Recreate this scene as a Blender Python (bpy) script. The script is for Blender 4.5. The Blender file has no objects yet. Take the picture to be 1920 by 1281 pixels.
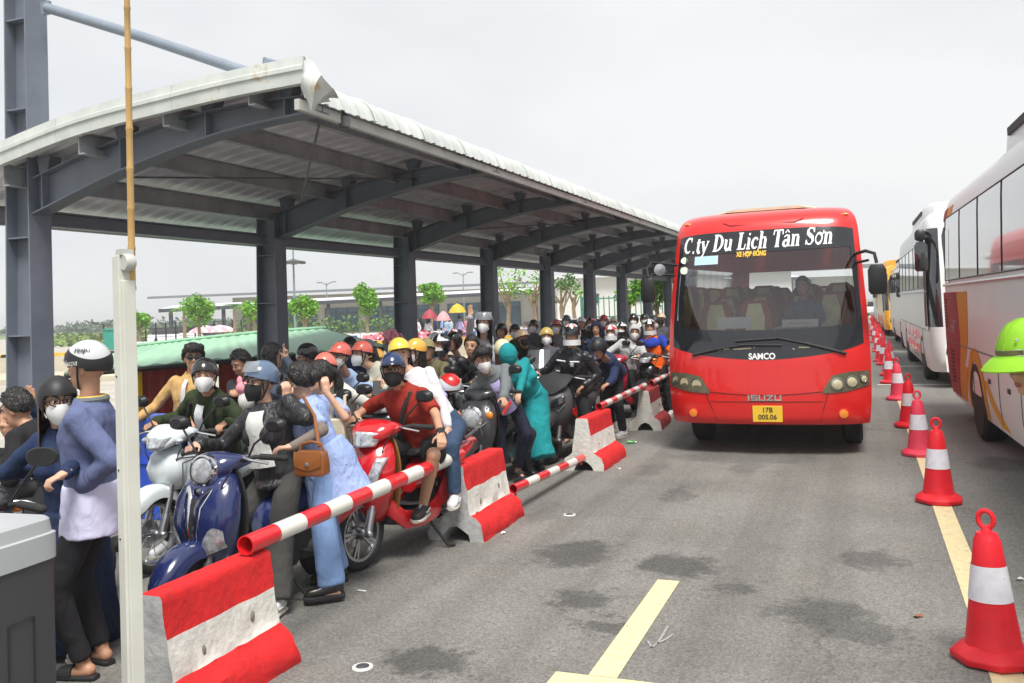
import bpy, math, random
from mathutils import Vector, Matrix, Euler, noise as mnoise
R = math.radians
random.seed(7)
scene = bpy.context.scene
COL = scene.collection

# ---------------------------------------------------------------- camera, sky, sun, exposure
CAM_LOC = Vector((0.0, 0.0, 1.8244))
CAM_R = Vector((0.93091174, 0.36343423, -0.03631655))
CAM_U = Vector((0.04461748, -0.01446854, 0.99889937))
CAM_D = Vector((-0.36250877, 0.9315075, 0.02968445))
F_PX, CX_PX, CY_PX = 1686.07, 960.0, 532.37
cam_data = bpy.data.cameras.new('camera')
cam_data.sensor_width = 36.0
cam_data.lens = F_PX / 1920 * 36.0
cam_data.shift_y = -(640.5 - CY_PX) / 1920
cam_data.clip_start = 0.05
cam_data.clip_end = 3000
cam = bpy.data.objects.new('camera', cam_data)
COL.objects.link(cam)
cam.matrix_world = Matrix(((CAM_R.x, CAM_U.x, -CAM_D.x, CAM_LOC.x), (CAM_R.y, CAM_U.y, -CAM_D.y, CAM_LOC.y),
                           (CAM_R.z, CAM_U.z, -CAM_D.z, CAM_LOC.z), (0, 0, 0, 1)))
scene.camera = cam

SUN_EL, SUN_AZ = R(62), R(150)          # soft sun behind cloud, from behind-right of the camera
world = bpy.data.worlds.new('World')
scene.world = world
world.use_nodes = True
wn, wl = world.node_tree.nodes, world.node_tree.links
wn.clear()
w_out = wn.new('ShaderNodeOutputWorld')
w_sky = wn.new('ShaderNodeTexSky'); w_sky.sky_type = 'NISHITA'; w_sky.sun_disc = False
w_sky.sun_elevation = SUN_EL; w_sky.sun_rotation = SUN_AZ
w_b1 = wn.new('ShaderNodeBackground'); w_b1.inputs[1].default_value = 0.05
wl.new(w_sky.outputs[0], w_b1.inputs[0])
w_tc = wn.new('ShaderNodeTexCoord')
w_mp = wn.new('ShaderNodeMapping'); w_mp.inputs['Scale'].default_value = (1.0, 1.0, 2.6)
w_ns = wn.new('ShaderNodeTexNoise'); w_ns.inputs['Scale'].default_value = 1.5; w_ns.inputs['Detail'].default_value = 4; w_ns.inputs['Roughness'].default_value = 0.5
w_rm = wn.new('ShaderNodeValToRGB')
w_rm.color_ramp.elements[0].position = 0.28; w_rm.color_ramp.elements[0].color = (0.325, 0.337, 0.36, 1)
w_rm.color_ramp.elements[1].position = 0.64; w_rm.color_ramp.elements[1].color = (0.44, 0.44, 0.437, 1)
w_b2 = wn.new('ShaderNodeBackground'); w_b2.inputs[1].default_value = 1.0
w_mx = wn.new('ShaderNodeMixShader'); w_mx.inputs[0].default_value = 0.9   # thick overcast over the blue
wl.new(w_tc.outputs['Generated'], w_mp.inputs[0]); wl.new(w_mp.outputs[0], w_ns.inputs['Vector'])
wl.new(w_ns.outputs[0], w_rm.inputs[0]); wl.new(w_rm.outputs[0], w_b2.inputs[0])
wl.new(w_b1.outputs[0], w_mx.inputs[1]); wl.new(w_b2.outputs[0], w_mx.inputs[2]); wl.new(w_mx.outputs[0], w_out.inputs[0])
sun_d = bpy.data.lights.new('sun', 'SUN'); sun_d.energy = 2.0; sun_d.angle = R(22); sun_d.color = (1.0, 0.96, 0.9)
sun = bpy.data.objects.new('sun', sun_d); COL.objects.link(sun)
sd = Vector((math.sin(SUN_AZ) * math.cos(SUN_EL), math.cos(SUN_AZ) * math.cos(SUN_EL), math.sin(SUN_EL)))
sun.rotation_euler = sd.to_track_quat('Z', 'Y').to_euler()
scene.view_settings.view_transform = 'Standard'
scene.view_settings.look = 'None'
scene.view_settings.exposure = 1.2
scene.view_settings.gamma = 1
scene.cycles.diffuse_bounces = 8

# ---------------------------------------------------------------- photo measurements -> places in the world
def ray(px, py): return CAM_D * F_PX + CAM_R * (px - CX_PX) + CAM_U * (CY_PX - py)
def at_z(px, py, z=0.0): q = ray(px, py); return CAM_LOC + q * ((z - CAM_LOC.z) / q.z)
def at_y(px, py, y): q = ray(px, py); return CAM_LOC + q * (y / q.y)
def at_x(px, py, x): q = ray(px, py); return CAM_LOC + q * (x / q.x)
def at_d(px, py, d): return CAM_LOC + ray(px, py) * (d / F_PX)

# ---------------------------------------------------------------- materials
MATS = {}
def srgb(r, g, b):
    return tuple((c / 12.92 if c <= 0.04045 else ((c + 0.055) / 1.055) ** 2.4) for c in (r / 255, g / 255, b / 255))
def mat(name, col, rough=0.6, metal=0.0, var=0.12, vscale=6.0, bump=0.0, bscale=40.0, coat=0.0, trans=0.0, alpha=1.0, spec=0.5,
        emit=None, col2=None, c2pos=0.62, fold=0.0, fscale=9.0, sheen=0.0):
    if name in MATS: return MATS[name]
    m = bpy.data.materials.new(name); m.use_nodes = True
    nt = m.node_tree; n, l = nt.nodes, nt.links
    p = n['Principled BSDF']
    p.inputs['Roughness'].default_value = rough; p.inputs['Metallic'].default_value = metal
    p.inputs['Coat Weight'].default_value = coat; p.inputs['Coat Roughness'].default_value = 0.06
    p.inputs['Transmission Weight'].default_value = trans; p.inputs['Alpha'].default_value = alpha
    p.inputs['Specular IOR Level'].default_value = spec
    if sheen: p.inputs['Sheen Weight'].default_value = sheen
    tc = n.new('ShaderNodeTexCoord')
    base = tuple(col) + (1,)
    if var > 0:
        ns = n.new('ShaderNodeTexNoise'); ns.inputs['Scale'].default_value = vscale; ns.inputs['Detail'].default_value = 6; ns.inputs['Roughness'].default_value = 0.62
        l.new(tc.outputs['Object'], ns.inputs['Vector'])
        rp = n.new('ShaderNodeValToRGB')
        rp.color_ramp.elements[0].position = 0.3; rp.color_ramp.elements[1].position = 0.7
        rp.color_ramp.elements[0].color = tuple(c * (1 - var) for c in col) + (1,)
        rp.color_ramp.elements[1].color = tuple(min(1, c * (1 + var)) for c in col) + (1,)
        if col2:
            e = rp.color_ramp.elements.new(c2pos + 0.1); e.color = tuple(col2) + (1,)
            rp.color_ramp.elements[1].position = c2pos
        l.new(ns.outputs[0], rp.inputs[0]); l.new(rp.outputs[0], p.inputs['Base Color'])
        mr = n.new('ShaderNodeMapRange'); mr.inputs[3].default_value = max(0, rough - 0.08); mr.inputs[4].default_value = min(1, rough + 0.1)
        l.new(ns.outputs[0], mr.inputs[0]); l.new(mr.outputs[0], p.inputs['Roughness'])
    else:
        p.inputs['Base Color'].default_value = base
    if bump or fold:
        h = None
        if bump:
            nb = n.new('ShaderNodeTexNoise'); nb.inputs['Scale'].default_value = bscale; nb.inputs['Detail'].default_value = 4
            l.new(tc.outputs['Object'], nb.inputs['Vector'])
            b1 = n.new('ShaderNodeBump'); b1.inputs['Strength'].default_value = bump; b1.inputs['Distance'].default_value = 0.01
            l.new(nb.outputs[0], b1.inputs['Height']); h = b1
        if fold:
            nf = n.new('ShaderNodeTexNoise'); nf.inputs['Scale'].default_value = fscale; nf.inputs['Detail'].default_value = 3; nf.inputs['Distortion'].default_value = 0.9
            fm = n.new('ShaderNodeMapping'); fm.inputs['Scale'].default_value = (1.3, 1.3, .55); fm.inputs['Rotation'].default_value = (.5, .35, 0)
            l.new(tc.outputs['Object'], fm.inputs[0]); l.new(fm.outputs[0], nf.inputs['Vector'])
            b2 = n.new('ShaderNodeBump'); b2.inputs['Strength'].default_value = fold; b2.inputs['Distance'].default_value = 0.04
            l.new(nf.outputs[0], b2.inputs['Height'])
            if h: l.new(h.outputs[0], b2.inputs['Normal'])
            h = b2
        l.new(h.outputs[0], p.inputs['Normal'])
    if emit:
        p.inputs['Emission Color'].default_value = tuple(emit[:3]) + (1,); p.inputs['Emission Strength'].default_value = emit[3]
    MATS[name] = m
    return m
def paint(name, col, rough=0.28): return mat(name, col, rough, var=0.05, vscale=3, coat=0.6)
def cloth(name, col, fold=0.55, fscale=8.0, rough=0.85, var=0.06): return mat(name, col, rough, var=var, vscale=5, bump=0.15, bscale=220, fold=fold, fscale=fscale, spec=0.25)

# ---------------------------------------------------------------- geometry helpers
def frame_of(t, up=Vector((0, 0, 1))):
    t = t.normalized()
    a = up if abs(t.dot(up)) < 0.95 else Vector((1, 0, 0))
    u = a.cross(t).normalized(); v = t.cross(u)
    return u, v
class Geo:
    def __init__(s, M=None): s.v, s.f, s.mi, s.M = [], [], [], M or Matrix.Identity(4)
    def add(s, vs, fs, mi=0):
        o = len(s.v)
        s.v += [s.M @ Vector(p) for p in vs]
        s.f += [tuple(i + o for i in q) for q in fs]
        s.mi += [mi] * len(fs) if isinstance(mi, int) else mi
        return s
    def box(s, c, d, mi=0, rot=None):
        hx, hy, hz = d[0] / 2, d[1] / 2, d[2] / 2
        vs = [Vector((x, y, z)) for x in (-hx, hx) for y in (-hy, hy) for z in (-hz, hz)]
        if rot is not None: vs = [rot @ q for q in vs]
        c = Vector(c)
        return s.add([q + c for q in vs], [(0, 1, 3, 2), (4, 6, 7, 5), (0, 4, 5, 1), (2, 3, 7, 6), (0, 2, 6, 4), (1, 5, 7, 3)], mi)
    def bar(s, a, b, w, h, mi=0, up=Vector((0, 0, 1))):
        a, b = Vector(a), Vector(b); u, v = frame_of(b - a, up)
        vs = [p + u * (sx * w / 2) + v * (sy * h / 2) for p in (a, b) for sx, sy in ((-1, -1), (1, -1), (1, 1), (-1, 1))]
        return s.add(vs, [(3, 2, 1, 0), (4, 5, 6, 7)] + [(i, (i + 1) % 4, 4 + (i + 1) % 4, 4 + i) for i in range(4)], mi)
    def rings(s, rr, cap=True, mi=0, closed=True, loop=False):
        n = len(rr[0]); vs = [p for q in rr for p in q]; fs = []
        m = n if closed else n - 1
        for i in range(len(rr) - (0 if loop else 1)):
            j = (i + 1) % len(rr)
            for k in range(m):
                fs.append((i * n + k, i * n + (k + 1) % n, j * n + (k + 1) % n, j * n + k))
        if cap and not loop: fs += [tuple(reversed(range(n))), tuple(range((len(rr) - 1) * n, len(rr) * n))]
        return s.add(vs, fs, mi)
    def tube(s, pts, rad, seg=8, cap=True, mi=0, loop=False, flat=1.0):
        pts = [Vector(p) for p in pts]; n = len(pts)
        if not hasattr(rad, '__len__'): rad = [rad] * n
        rr = []; u = None
        for i, p in enumerate(pts):
            t = (pts[(i + 1) % n] - pts[i - 1]) if (loop or 0 < i < n - 1) else (pts[1] - pts[0] if i == 0 else pts[-1] - pts[-2])
            if t.length < 1e-9: t = Vector((0, 0, 1))
            t.normalize()
            if u is None: u, _ = frame_of(t)
            u = (u - t * u.dot(t))
            if u.length < 1e-6: u, _ = frame_of(t)
            u.normalize(); v = t.cross(u)
            rr.append([p + (u * math.cos(a) + v * (math.sin(a) * flat)) * rad[i] for a in (2 * math.pi * k / seg for k in range(seg))])
        return s.rings(rr, cap, mi, loop=loop)
    def capsule(s, a, b, ra, rb=None, seg=12, mi=0):
        rb = ra if rb is None else rb
        a, b = Vector(a), Vector(b); t = b - a
        if t.length < 1e-6: t = Vector((0, 0, 1e-4))
        t.normalize(); P, Q = [], []
        for k in (-80, -45, -15): P.append(a + t * (ra * math.sin(R(k)))); Q.append(ra * math.cos(R(k)))
        for k in (15, 45, 80): P.append(b + t * (rb * math.sin(R(k)))); Q.append(rb * math.cos(R(k)))
        u, v = frame_of(t)
        return s.rings([[p + (u * math.cos(w) + v * math.sin(w)) * q for w in (2 * math.pi * k / seg for k in range(seg))] for p, q in zip(P, Q)], True, mi)
    def lathe(s, prof, seg=20, M=None, mi=0, cap=True):
        M = M or Matrix.Identity(4)
        return s.rings([[M @ Vector((r * math.cos(a), r * math.sin(a), z)) for a in (2 * math.pi * k / seg for k in range(seg))] for r, z in prof], cap, mi)
    def ell(s, c, r, seg=16, nr=9, mi=0, rot=None, lo=-90, hi=90):
        c = Vector(c); rr = []
        if not hasattr(r, '__len__'): r = (r, r, r)
        for i in range(nr):
            a = R(lo + (hi - lo) * i / (nr - 1)); ca = max(0.02, math.cos(a))
            ring = []
            for k in range(seg):
                w = 2 * math.pi * k / seg; q = Vector((r[0] * ca * math.cos(w), r[1] * ca * math.sin(w), r[2] * math.sin(a)))
                ring.append(c + (rot @ q if rot is not None else q))
            rr.append(ring)
        return s.rings(rr, True, mi)
    def prism(s, pts, off, mi=0):            # pts: 3-D polygon, off: extrusion vector
        pts = [Vector(p) for p in pts]; n = len(pts); off = Vector(off)
        return s.add(pts + [p + off for p in pts], [tuple(reversed(range(n))), tuple(range(n, 2 * n))] + [(i, (i + 1) % n, n + (i + 1) % n, n + i) for i in range(n)], mi)
    def poly(s, pts, mi=0): return s.add(pts, [tuple(range(len(pts)))], mi)
    def grid(s, fn, nu, nv, mi=0, flip=False):
        vs = [fn(i / nu, j / nv) for j in range(nv + 1) for i in range(nu + 1)]; w = nu + 1; fs = []; ml = []
        for j in range(nv):
            for i in range(nu):
                q = (j * w + i, j * w + i + 1, (j + 1) * w + i + 1, (j + 1) * w + i)
                fs.append(q[::-1] if flip else q); ml.append(mi if isinstance(mi, int) else mi((i + .5) / nu, (j + .5) / nv))
        return s.add(vs, fs, ml)
    def slab(s, fn, th, nu, nv, mi=0):       # thick sheet: fn(u,v)->(point); th(u,v)->offset vector
        a = [[Vector(fn(i / nu, j / nv)) for i in range(nu + 1)] for j in range(nv + 1)]
        b = [[a[j][i] + Vector(th(i / nu, j / nv)) for i in range(nu + 1)] for j in range(nv + 1)]
        rim = lambda g: [g[0][i] for i in range(nu + 1)] + [g[j][nu] for j in range(1, nv + 1)] + [g[nv][i] for i in range(nu - 1, -1, -1)] + [g[j][0] for j in range(nv - 1, 0, -1)]
        s.grid(lambda u, v: a[round(v * nv)][round(u * nu)], nu, nv, mi, True); s.grid(lambda u, v: b[round(v * nv)][round(u * nu)], nu, nv, mi)
        ra, rb = rim(a), rim(b); n = len(ra)
        return s.add(ra + rb, [(i, (i + 1) % n, n + (i + 1) % n, n + i) for i in range(n)], mi if isinstance(mi, int) else 0)
    def text(s, body, size, M, mi=0, shear=0.0, bold=0.0, depth=0.002, fn=None, cond=1.0):
        cu = bpy.data.curves.new('t', 'FONT'); cu.body = body; cu.size = size; cu.shear = shear; cu.offset = bold; cu.extrude = depth
        cu.align_x = 'CENTER'; cu.align_y = 'CENTER'; cu.resolution_u = 4
        ob = bpy.data.objects.new('t', cu); me = bpy.data.meshes.new_from_object(ob)
        vs = [(Vector((q.co.x * cond, q.co.y, q.co.z))) for q in me.vertices]
        vs = [fn(q) for q in vs] if fn else [M @ q for q in vs]
        s.add(vs, [tuple(p.vertices) for p in me.polygons], mi)
        bpy.data.objects.remove(ob); bpy.data.curves.remove(cu); bpy.data.meshes.remove(me)
        return s
    def mesh(s, name, mats, smooth=True, ang=38):
        me = bpy.data.meshes.new(name); me.from_pydata([tuple(p) for p in s.v], [], s.f)
        for m in (mats if isinstance(mats, (list, tuple)) else [mats]): me.materials.append(m)
        me.polygons.foreach_set('material_index', s.mi)
        if smooth:
            me.polygons.foreach_set('use_smooth', [True] * len(s.f)); me.set_sharp_from_angle(angle=R(ang))
        me.validate(); me.update()
        return me
    def build(s, name, mats, parent=None, smooth=True, ang=38, bevel=0.0, sub=0, solid=0.0, remesh=0.0, loc=None):
        o = bpy.data.objects.new(name, s.mesh(name, mats, smooth, ang)); COL.objects.link(o)
        if parent is not None: o.parent = parent
        if loc is not None: o.location = loc
        if bevel:
            b = o.modifiers.new('bevel', 'BEVEL'); b.width = bevel; b.segments = 2; b.limit_method = 'ANGLE'; b.angle_limit = R(40); b.harden_normals = False
        if solid: q = o.modifiers.new('solid', 'SOLIDIFY'); q.thickness = solid; q.offset = 0
        if sub: q = o.modifiers.new('sub', 'SUBSURF'); q.levels = sub; q.render_levels = sub
        if remesh: soft(o, remesh)
        return o
CLOUD = bpy.data.textures.new('folds', 'CLOUDS'); CLOUD.noise_scale = 0.10; CLOUD.noise_depth = 2
CLOUD2 = bpy.data.textures.new('rough_concrete', 'CLOUDS'); CLOUD2.noise_scale = 0.05; CLOUD2.noise_depth = 2
def soft(o, vox, it=6, disp=0.0, tex=None, fac=0.5):
    m = o.modifiers.new('remesh', 'REMESH'); m.mode = 'VOXEL'; m.voxel_size = vox; m.use_smooth_shade = True
    if it: q = o.modifiers.new('smooth', 'SMOOTH'); q.iterations = it; q.factor = fac
    if disp:
        d = o.modifiers.new('folds', 'DISPLACE'); d.texture = tex or CLOUD; d.strength = disp; d.mid_level = 0.5; d.texture_coords = 'LOCAL'
def T(x, y, z): return Matrix.Translation((x, y, z))
def RZ(a): return Matrix.Rotation(a, 4, 'Z')
def RX(a): return Matrix.Rotation(a, 4, 'X')
def RY(a): return Matrix.Rotation(a, 4, 'Y')
def tag(o, label=None, cat=None, group=None, kind=None):
    if label: o['label'] = label
    if cat: o['category'] = cat
    if group: o['group'] = group
    if kind: o['kind'] = kind
    return o
def thing(name, label, cat, loc=(0, 0, 0), rz=0.0, group=None):
    o = bpy.data.objects.new(name, None); COL.objects.link(o); o.empty_display_size = 0.1
    o.location = loc; o.rotation_euler = (0, 0, rz)
    return tag(o, label, cat, group)
def copy_tree(o, parent=None):
    c = o.copy(); COL.objects.link(c)
    if parent is not None: c.parent = parent
    for ch in list(o.children): copy_tree(ch, c)
    return c
def lerp(a, b, t): return a + (b - a) * t
def interp(tab, x):
    if x <= tab[0][0]: return tab[0][1]
    for (x0, y0), (x1, y1) in zip(tab, tab[1:]):
        if x <= x1: return y0 + (y1 - y0) * (x - x0) / (x1 - x0)
    return tab[-1][1]
def smooth_interp(tab, x):
    if x <= tab[0][0]: return tab[0][1]
    n = len(tab)
    for i in range(n - 1):
        x0, y0 = tab[i]; x1, y1 = tab[i + 1]
        if x <= x1:
            m0 = (y1 - tab[i - 1][1]) / (x1 - tab[i - 1][0]) if i else (y1 - y0) / (x1 - x0)
            m1 = (tab[i + 2][1] - y0) / (tab[i + 2][0] - x0) if i + 2 < n else (y1 - y0) / (x1 - x0)
            h = x1 - x0; t = (x - x0) / h
            return (2*t**3 - 3*t*t + 1) * y0 + (t**3 - 2*t*t + t) * h * m0 + (-2*t**3 + 3*t*t) * y1 + (t**3 - t*t) * h * m1
    return tab[-1][1]
def rnd(a, b): return random.uniform(a, b)

# common materials
M_STEEL = mat('slate_blue_steel', (0.165, 0.185, 0.23), 0.5, var=0.16, vscale=2.5, bump=0.04, bscale=60)
M_STEEL2 = mat('grey_blue_pipe', (0.22, 0.26, 0.32), 0.5, var=0.1)
M_BLACK = mat('black_plastic', (0.014, 0.014, 0.016), 0.42, var=0.2)
M_BLACKM = mat('matt_black', (0.02, 0.02, 0.022), 0.7, var=0.2)
M_RUBBER = mat('tyre_rubber', (0.02, 0.02, 0.021), 0.8, var=0.25, vscale=12, bump=0.2, bscale=90)
M_CHROME = mat('chrome', (0.75, 0.75, 0.76), 0.12, 1.0, var=0)
M_ALU = mat('aluminium', (0.52, 0.53, 0.55), 0.32, 1.0, var=0.1)
M_GREYM = mat('engine_metal', (0.16, 0.16, 0.165), 0.45, 0.7, var=0.25, vscale=14)
M_WHITEP = paint('white_gloss_paint', (0.78, 0.79, 0.8))
M_LENS = mat('clear_lens', (0.5, 0.53, 0.56), 0.12, 0.35, var=0.55, vscale=26, spec=0.9, coat=1.0)
M_AMBER = mat('amber_lens', (0.85, 0.26, 0.02), 0.15, var=0, coat=1.0)
M_REDLENS = mat('red_lens', (0.55, 0.01, 0.01), 0.15, var=0, coat=1.0)
M_DGLASS = mat('dark_glass', (0.012, 0.014, 0.017), 0.03, var=0, spec=0.9, coat=1.0)
# ================================================================ SETTING: ground, road, markings
def asphalt():
    m = bpy.data.materials.new('worn_asphalt'); m.use_nodes = True
    n, l = m.node_tree.nodes, m.node_tree.links; p = n['Principled BSDF']
    tc = n.new('ShaderNodeTexCoord')
    def nz(sc, det=5, ro=0.6, dist=0.0):
        q = n.new('ShaderNodeTexNoise'); q.inputs['Scale'].default_value = sc; q.inputs['Detail'].default_value = det; q.inputs['Roughness'].default_value = ro; q.inputs['Distortion'].default_value = dist
        l.new(tc.outputs['Object'], q.inputs['Vector']); return q
    def ramp(src, a, ca, b, cb):
        q = n.new('ShaderNodeValToRGB'); q.color_ramp.elements[0].position = a; q.color_ramp.elements[1].position = b
        q.color_ramp.elements[0].color = ca + (1,); q.color_ramp.elements[1].color = cb + (1,); l.new(src, q.inputs[0]); return q
    def mix(mode, f, a, b):
        q = n.new('ShaderNodeMixRGB'); q.blend_type = mode
        if isinstance(f, float): q.inputs[0].default_value = f
        else: l.new(f, q.inputs[0])
        for i, s in ((1, a), (2, b)):
            if isinstance(s, tuple): q.inputs[i].default_value = s + (1,)
            else: l.new(s, q.inputs[i])
        return q.outputs[0]
    big = ramp(nz(0.5, 6, 0.6, 0.5).outputs[0], 0.3, (0.168, 0.163, 0.150), 0.7, (0.248, 0.241, 0.224)).outputs[0]
    vo = n.new('ShaderNodeTexVoronoi'); vo.inputs['Scale'].default_value = 90; l.new(tc.outputs['Object'], vo.inputs['Vector'])
    grain = n.new('ShaderNodeMapRange'); grain.inputs[3].default_value = 0.6; grain.inputs[4].default_value = 1.32
    l.new(vo.outputs['Color'], grain.inputs[0])
    c = mix('MULTIPLY', 1.0, big, grain.outputs[0])
    sp = ramp(nz(160, 2, 0.5).outputs[0], 0.66, (0, 0, 0), 0.72, (1, 1, 1)).outputs[0]
    c = mix('MIX', sp, c, (0.42, 0.4, 0.36))
    dk = ramp(nz(3.2, 6, 0.7, 0.8).outputs[0], 0.6, (0, 0, 0), 0.78, (0.6, 0.6, 0.6)).outputs[0]
    c = mix('MIX', dk, c, (0.07, 0.067, 0.06))
    tm = n.new('ShaderNodeMapping'); tm.inputs['Scale'].default_value = (2.6, .05, 1); l.new(tc.outputs['Object'], tm.inputs[0])
    tn = n.new('ShaderNodeTexNoise'); tn.inputs['Scale'].default_value = 1.0; tn.inputs['Detail'].default_value = 5; l.new(tm.outputs[0], tn.inputs['Vector'])
    tr = ramp(tn.outputs[0], 0.45, (0, 0, 0), 0.72, (.55, .55, .55)).outputs[0]
    c = mix('MIX', tr, c, mix('MULTIPLY', 1.0, (0.115, 0.108, 0.097), grain.outputs[0]))
    ru = ramp(nz(1.1, 4, 0.6, 0.3).outputs[0], 0.58, (0, 0, 0), 0.75, (.45, .45, .45)).outputs[0]
    c = mix('MIX', ru, c, mix('MULTIPLY', 1.0, (0.235, 0.215, 0.175), grain.outputs[0]))
    vc = n.new('ShaderNodeTexVoronoi'); vc.feature = 'DISTANCE_TO_EDGE'; vc.inputs['Scale'].default_value = 0.45
    wv = nz(2.2, 5, 0.7); va = n.new('ShaderNodeVectorMath'); va.operation = 'ADD'; l.new(tc.outputs['Object'], va.inputs[0])
    vs_ = n.new('ShaderNodeVectorMath'); vs_.operation = 'SCALE'; vs_.inputs['Scale'].default_value = 0.9; l.new(wv.outputs['Color'], vs_.inputs[0]); l.new(vs_.outputs[0], va.inputs[1]); l.new(va.outputs[0], vc.inputs['Vector'])
    cr = ramp(vc.outputs['Distance'], 0.0, (.5, .5, .5), 0.012, (0, 0, 0)).outputs[0]
    cm = mix('MULTIPLY', 1.0, cr, ramp(nz(0.35, 3).outputs[0], 0.46, (0, 0, 0), 0.6, (1, 1, 1)).outputs[0])
    c = mix('MIX', cm, c, (0.05, 0.048, 0.045))
    # oil spots: each with its own place and ragged outline
    wob = nz(4.2, 8, 0.8); sub = n.new('ShaderNodeVectorMath'); sub.operation = 'SUBTRACT'; sub.inputs[1].default_value = (0.5, 0.5, 0.5); l.new(wob.outputs['Color'], sub.inputs[0])
    scv = n.new('ShaderNodeVectorMath'); scv.operation = 'SCALE'; scv.inputs['Scale'].default_value = 0.95; l.new(sub.outputs[0], scv.inputs[0])
    ps = n.new('ShaderNodeVectorMath'); ps.operation = 'ADD'; l.new(tc.outputs['Object'], ps.inputs[0]); l.new(scv.outputs[0], ps.inputs[1])
    acc = None
    spots = [(800, 1240, .27, .13, 1), (1080, 1037, .33, .22, 1), (1265, 1062, .3, .18, 1), (1090, 1125, .2, .14, .9), (1130, 1172, .19, .1, .9), (1380, 1102, .13, .12, .8), (1635, 1050, .24, .14, .8),
             (1535, 1150, .28, .16, .8), (1600, 1185, .3, .14, .7), (1270, 927, .13, .3, .6), (1400, 875, .2, .4, .5), (1230, 878, .16, .3, .5), (1020, 960, .15, .3, .35), (1400, 857, .9, .3, .55), (1880, 870, .3, .3, .7)]
    for px, py, rx, ry, w in spots:
        g = at_z(px, py)
        a = n.new('ShaderNodeVectorMath'); a.operation = 'SUBTRACT'; a.inputs[1].default_value = (g.x, g.y, 0); l.new(ps.outputs[0], a.inputs[0])
        b = n.new('ShaderNodeVectorMath'); b.operation = 'DIVIDE'; b.inputs[1].default_value = (rx, ry * 1.6, 1000); l.new(a.outputs[0], b.inputs[0])
        d = n.new('ShaderNodeVectorMath'); d.operation = 'LENGTH'; l.new(b.outputs[0], d.inputs[0])
        r = n.new('ShaderNodeMapRange'); r.inputs[1].default_value = 1.15; r.inputs[2].default_value = 0.68; r.inputs[3].default_value = 0; r.inputs[4].default_value = w; l.new(d.outputs['Value'], r.inputs[0])
        if acc is None: acc = r.outputs[0]
        else:
            x = n.new('ShaderNodeMath'); x.operation = 'MAXIMUM'; l.new(acc, x.inputs[0]); l.new(r.outputs[0], x.inputs[1]); acc = x.outputs[0]
    k = n.new('ShaderNodeMath'); k.operation = 'MULTIPLY'; k.inputs[1].default_value = 0.66; l.new(acc, k.inputs[0])
    c = mix('MIX', k.outputs[0], c, mix('MULTIPLY', 1.0, (0.042, 0.042, 0.044), grain.outputs[0]))
    l.new(c, p.inputs['Base Color'])
    p.inputs['Roughness'].default_value = 0.86; p.inputs['Specular IOR Level'].default_value = 0.3
    bp = n.new('ShaderNodeBump'); bp.inputs['Strength'].default_value = 0.55; bp.inputs['Distance'].default_value = 0.006; l.new(vo.outputs['Distance'], bp.inputs['Height']); l.new(bp.outputs[0], p.inputs['Normal'])
    return m
def quad(name, x0, x1, y0, y1, z, m, label=None):
    g = Geo(); g.poly([(x0, y0, z), (x1, y0, z), (x1, y1, z), (x0, y1, z)])
    return tag(g.build(name, m, smooth=False), kind='structure')
M_GRASS = mat('scrubby_grass_ground', (0.16, 0.2, 0.08), 0.9, var=0.4, vscale=0.15, bump=0.3, bscale=2, col2=(0.3, 0.26, 0.18))
quad('ground', -1500, 1500, -400, 2200, -0.012, M_GRASS)
quad('road', -9.4, 9, -12, 330, 0.0, asphalt())
M_CONC = mat('pale_concrete_paving', (0.42, 0.39, 0.34), 0.85, var=0.2, vscale=0.6, bump=0.1)
quad('plaza', -140, -9.4, -20, 200, -0.004, M_CONC)
M_YEL = mat('worn_yellow_paint', (0.70, 0.58, 0.34), 0.8, var=0.14, vscale=16, bump=0.2, bscale=120, col2=(0.30, 0.27, 0.2), c2pos=0.6)
M_WHT = mat('worn_white_paint', (0.6, 0.6, 0.57), 0.8, var=0.2, vscale=9, col2=(0.3, 0.3, 0.28), c2pos=0.66)
def marking(name, pts, m, z=0.004):
    g = Geo(); g.poly([(x, y, z) for x, y in pts]); return tag(g.build(name, m, smooth=False), kind='structure')
marking('yellow_lane_line', [(0.482, 3), (0.632, 3), (0.632, 120), (0.482, 120)], M_YEL)
marking('yellow_stop_stem', [(-1.352, 4.326), (-1.207, 4.326), (-1.207, 5.95), (-1.352, 5.95)], M_YEL)
marking('yellow_stop_bar', [(-1.52, 4.14), (-0.62, 4.14), (-0.62, 4.322), (-1.52, 4.322)], M_YEL)
marking('white_cross_line', [(0.8, 25.5), (6, 25.5), (6, 25.7), (0.8, 25.7)], M_WHT)
marking('white_cross_line', [(0.2, 20.2), (1.6, 20.2), (1.6, 20.35), (0.2, 20.35)], M_WHT)
g = Geo()
for a, b in (((1252, 1175), (1243, 1192)), ((1243, 1192), (1232, 1208)), ((1232, 1208), (1222, 1215)), ((1222, 1215), (1215, 1203)), ((1232, 1208), (1252, 1198)), ((1252, 1198), (1262, 1190))):
    p, q = at_z(*a), at_z(*b); p.z = q.z = 0.004; s = (q - p).cross(Vector((0, 0, 1))).normalized() * 0.007
    g.poly([p - s, p + s, q + s, q - s])
tag(g.build('chalk_mark', mat('faint_chalk', (.33, .33, .32), .9, var=.3, vscale=30), smooth=False), kind='structure')
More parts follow.
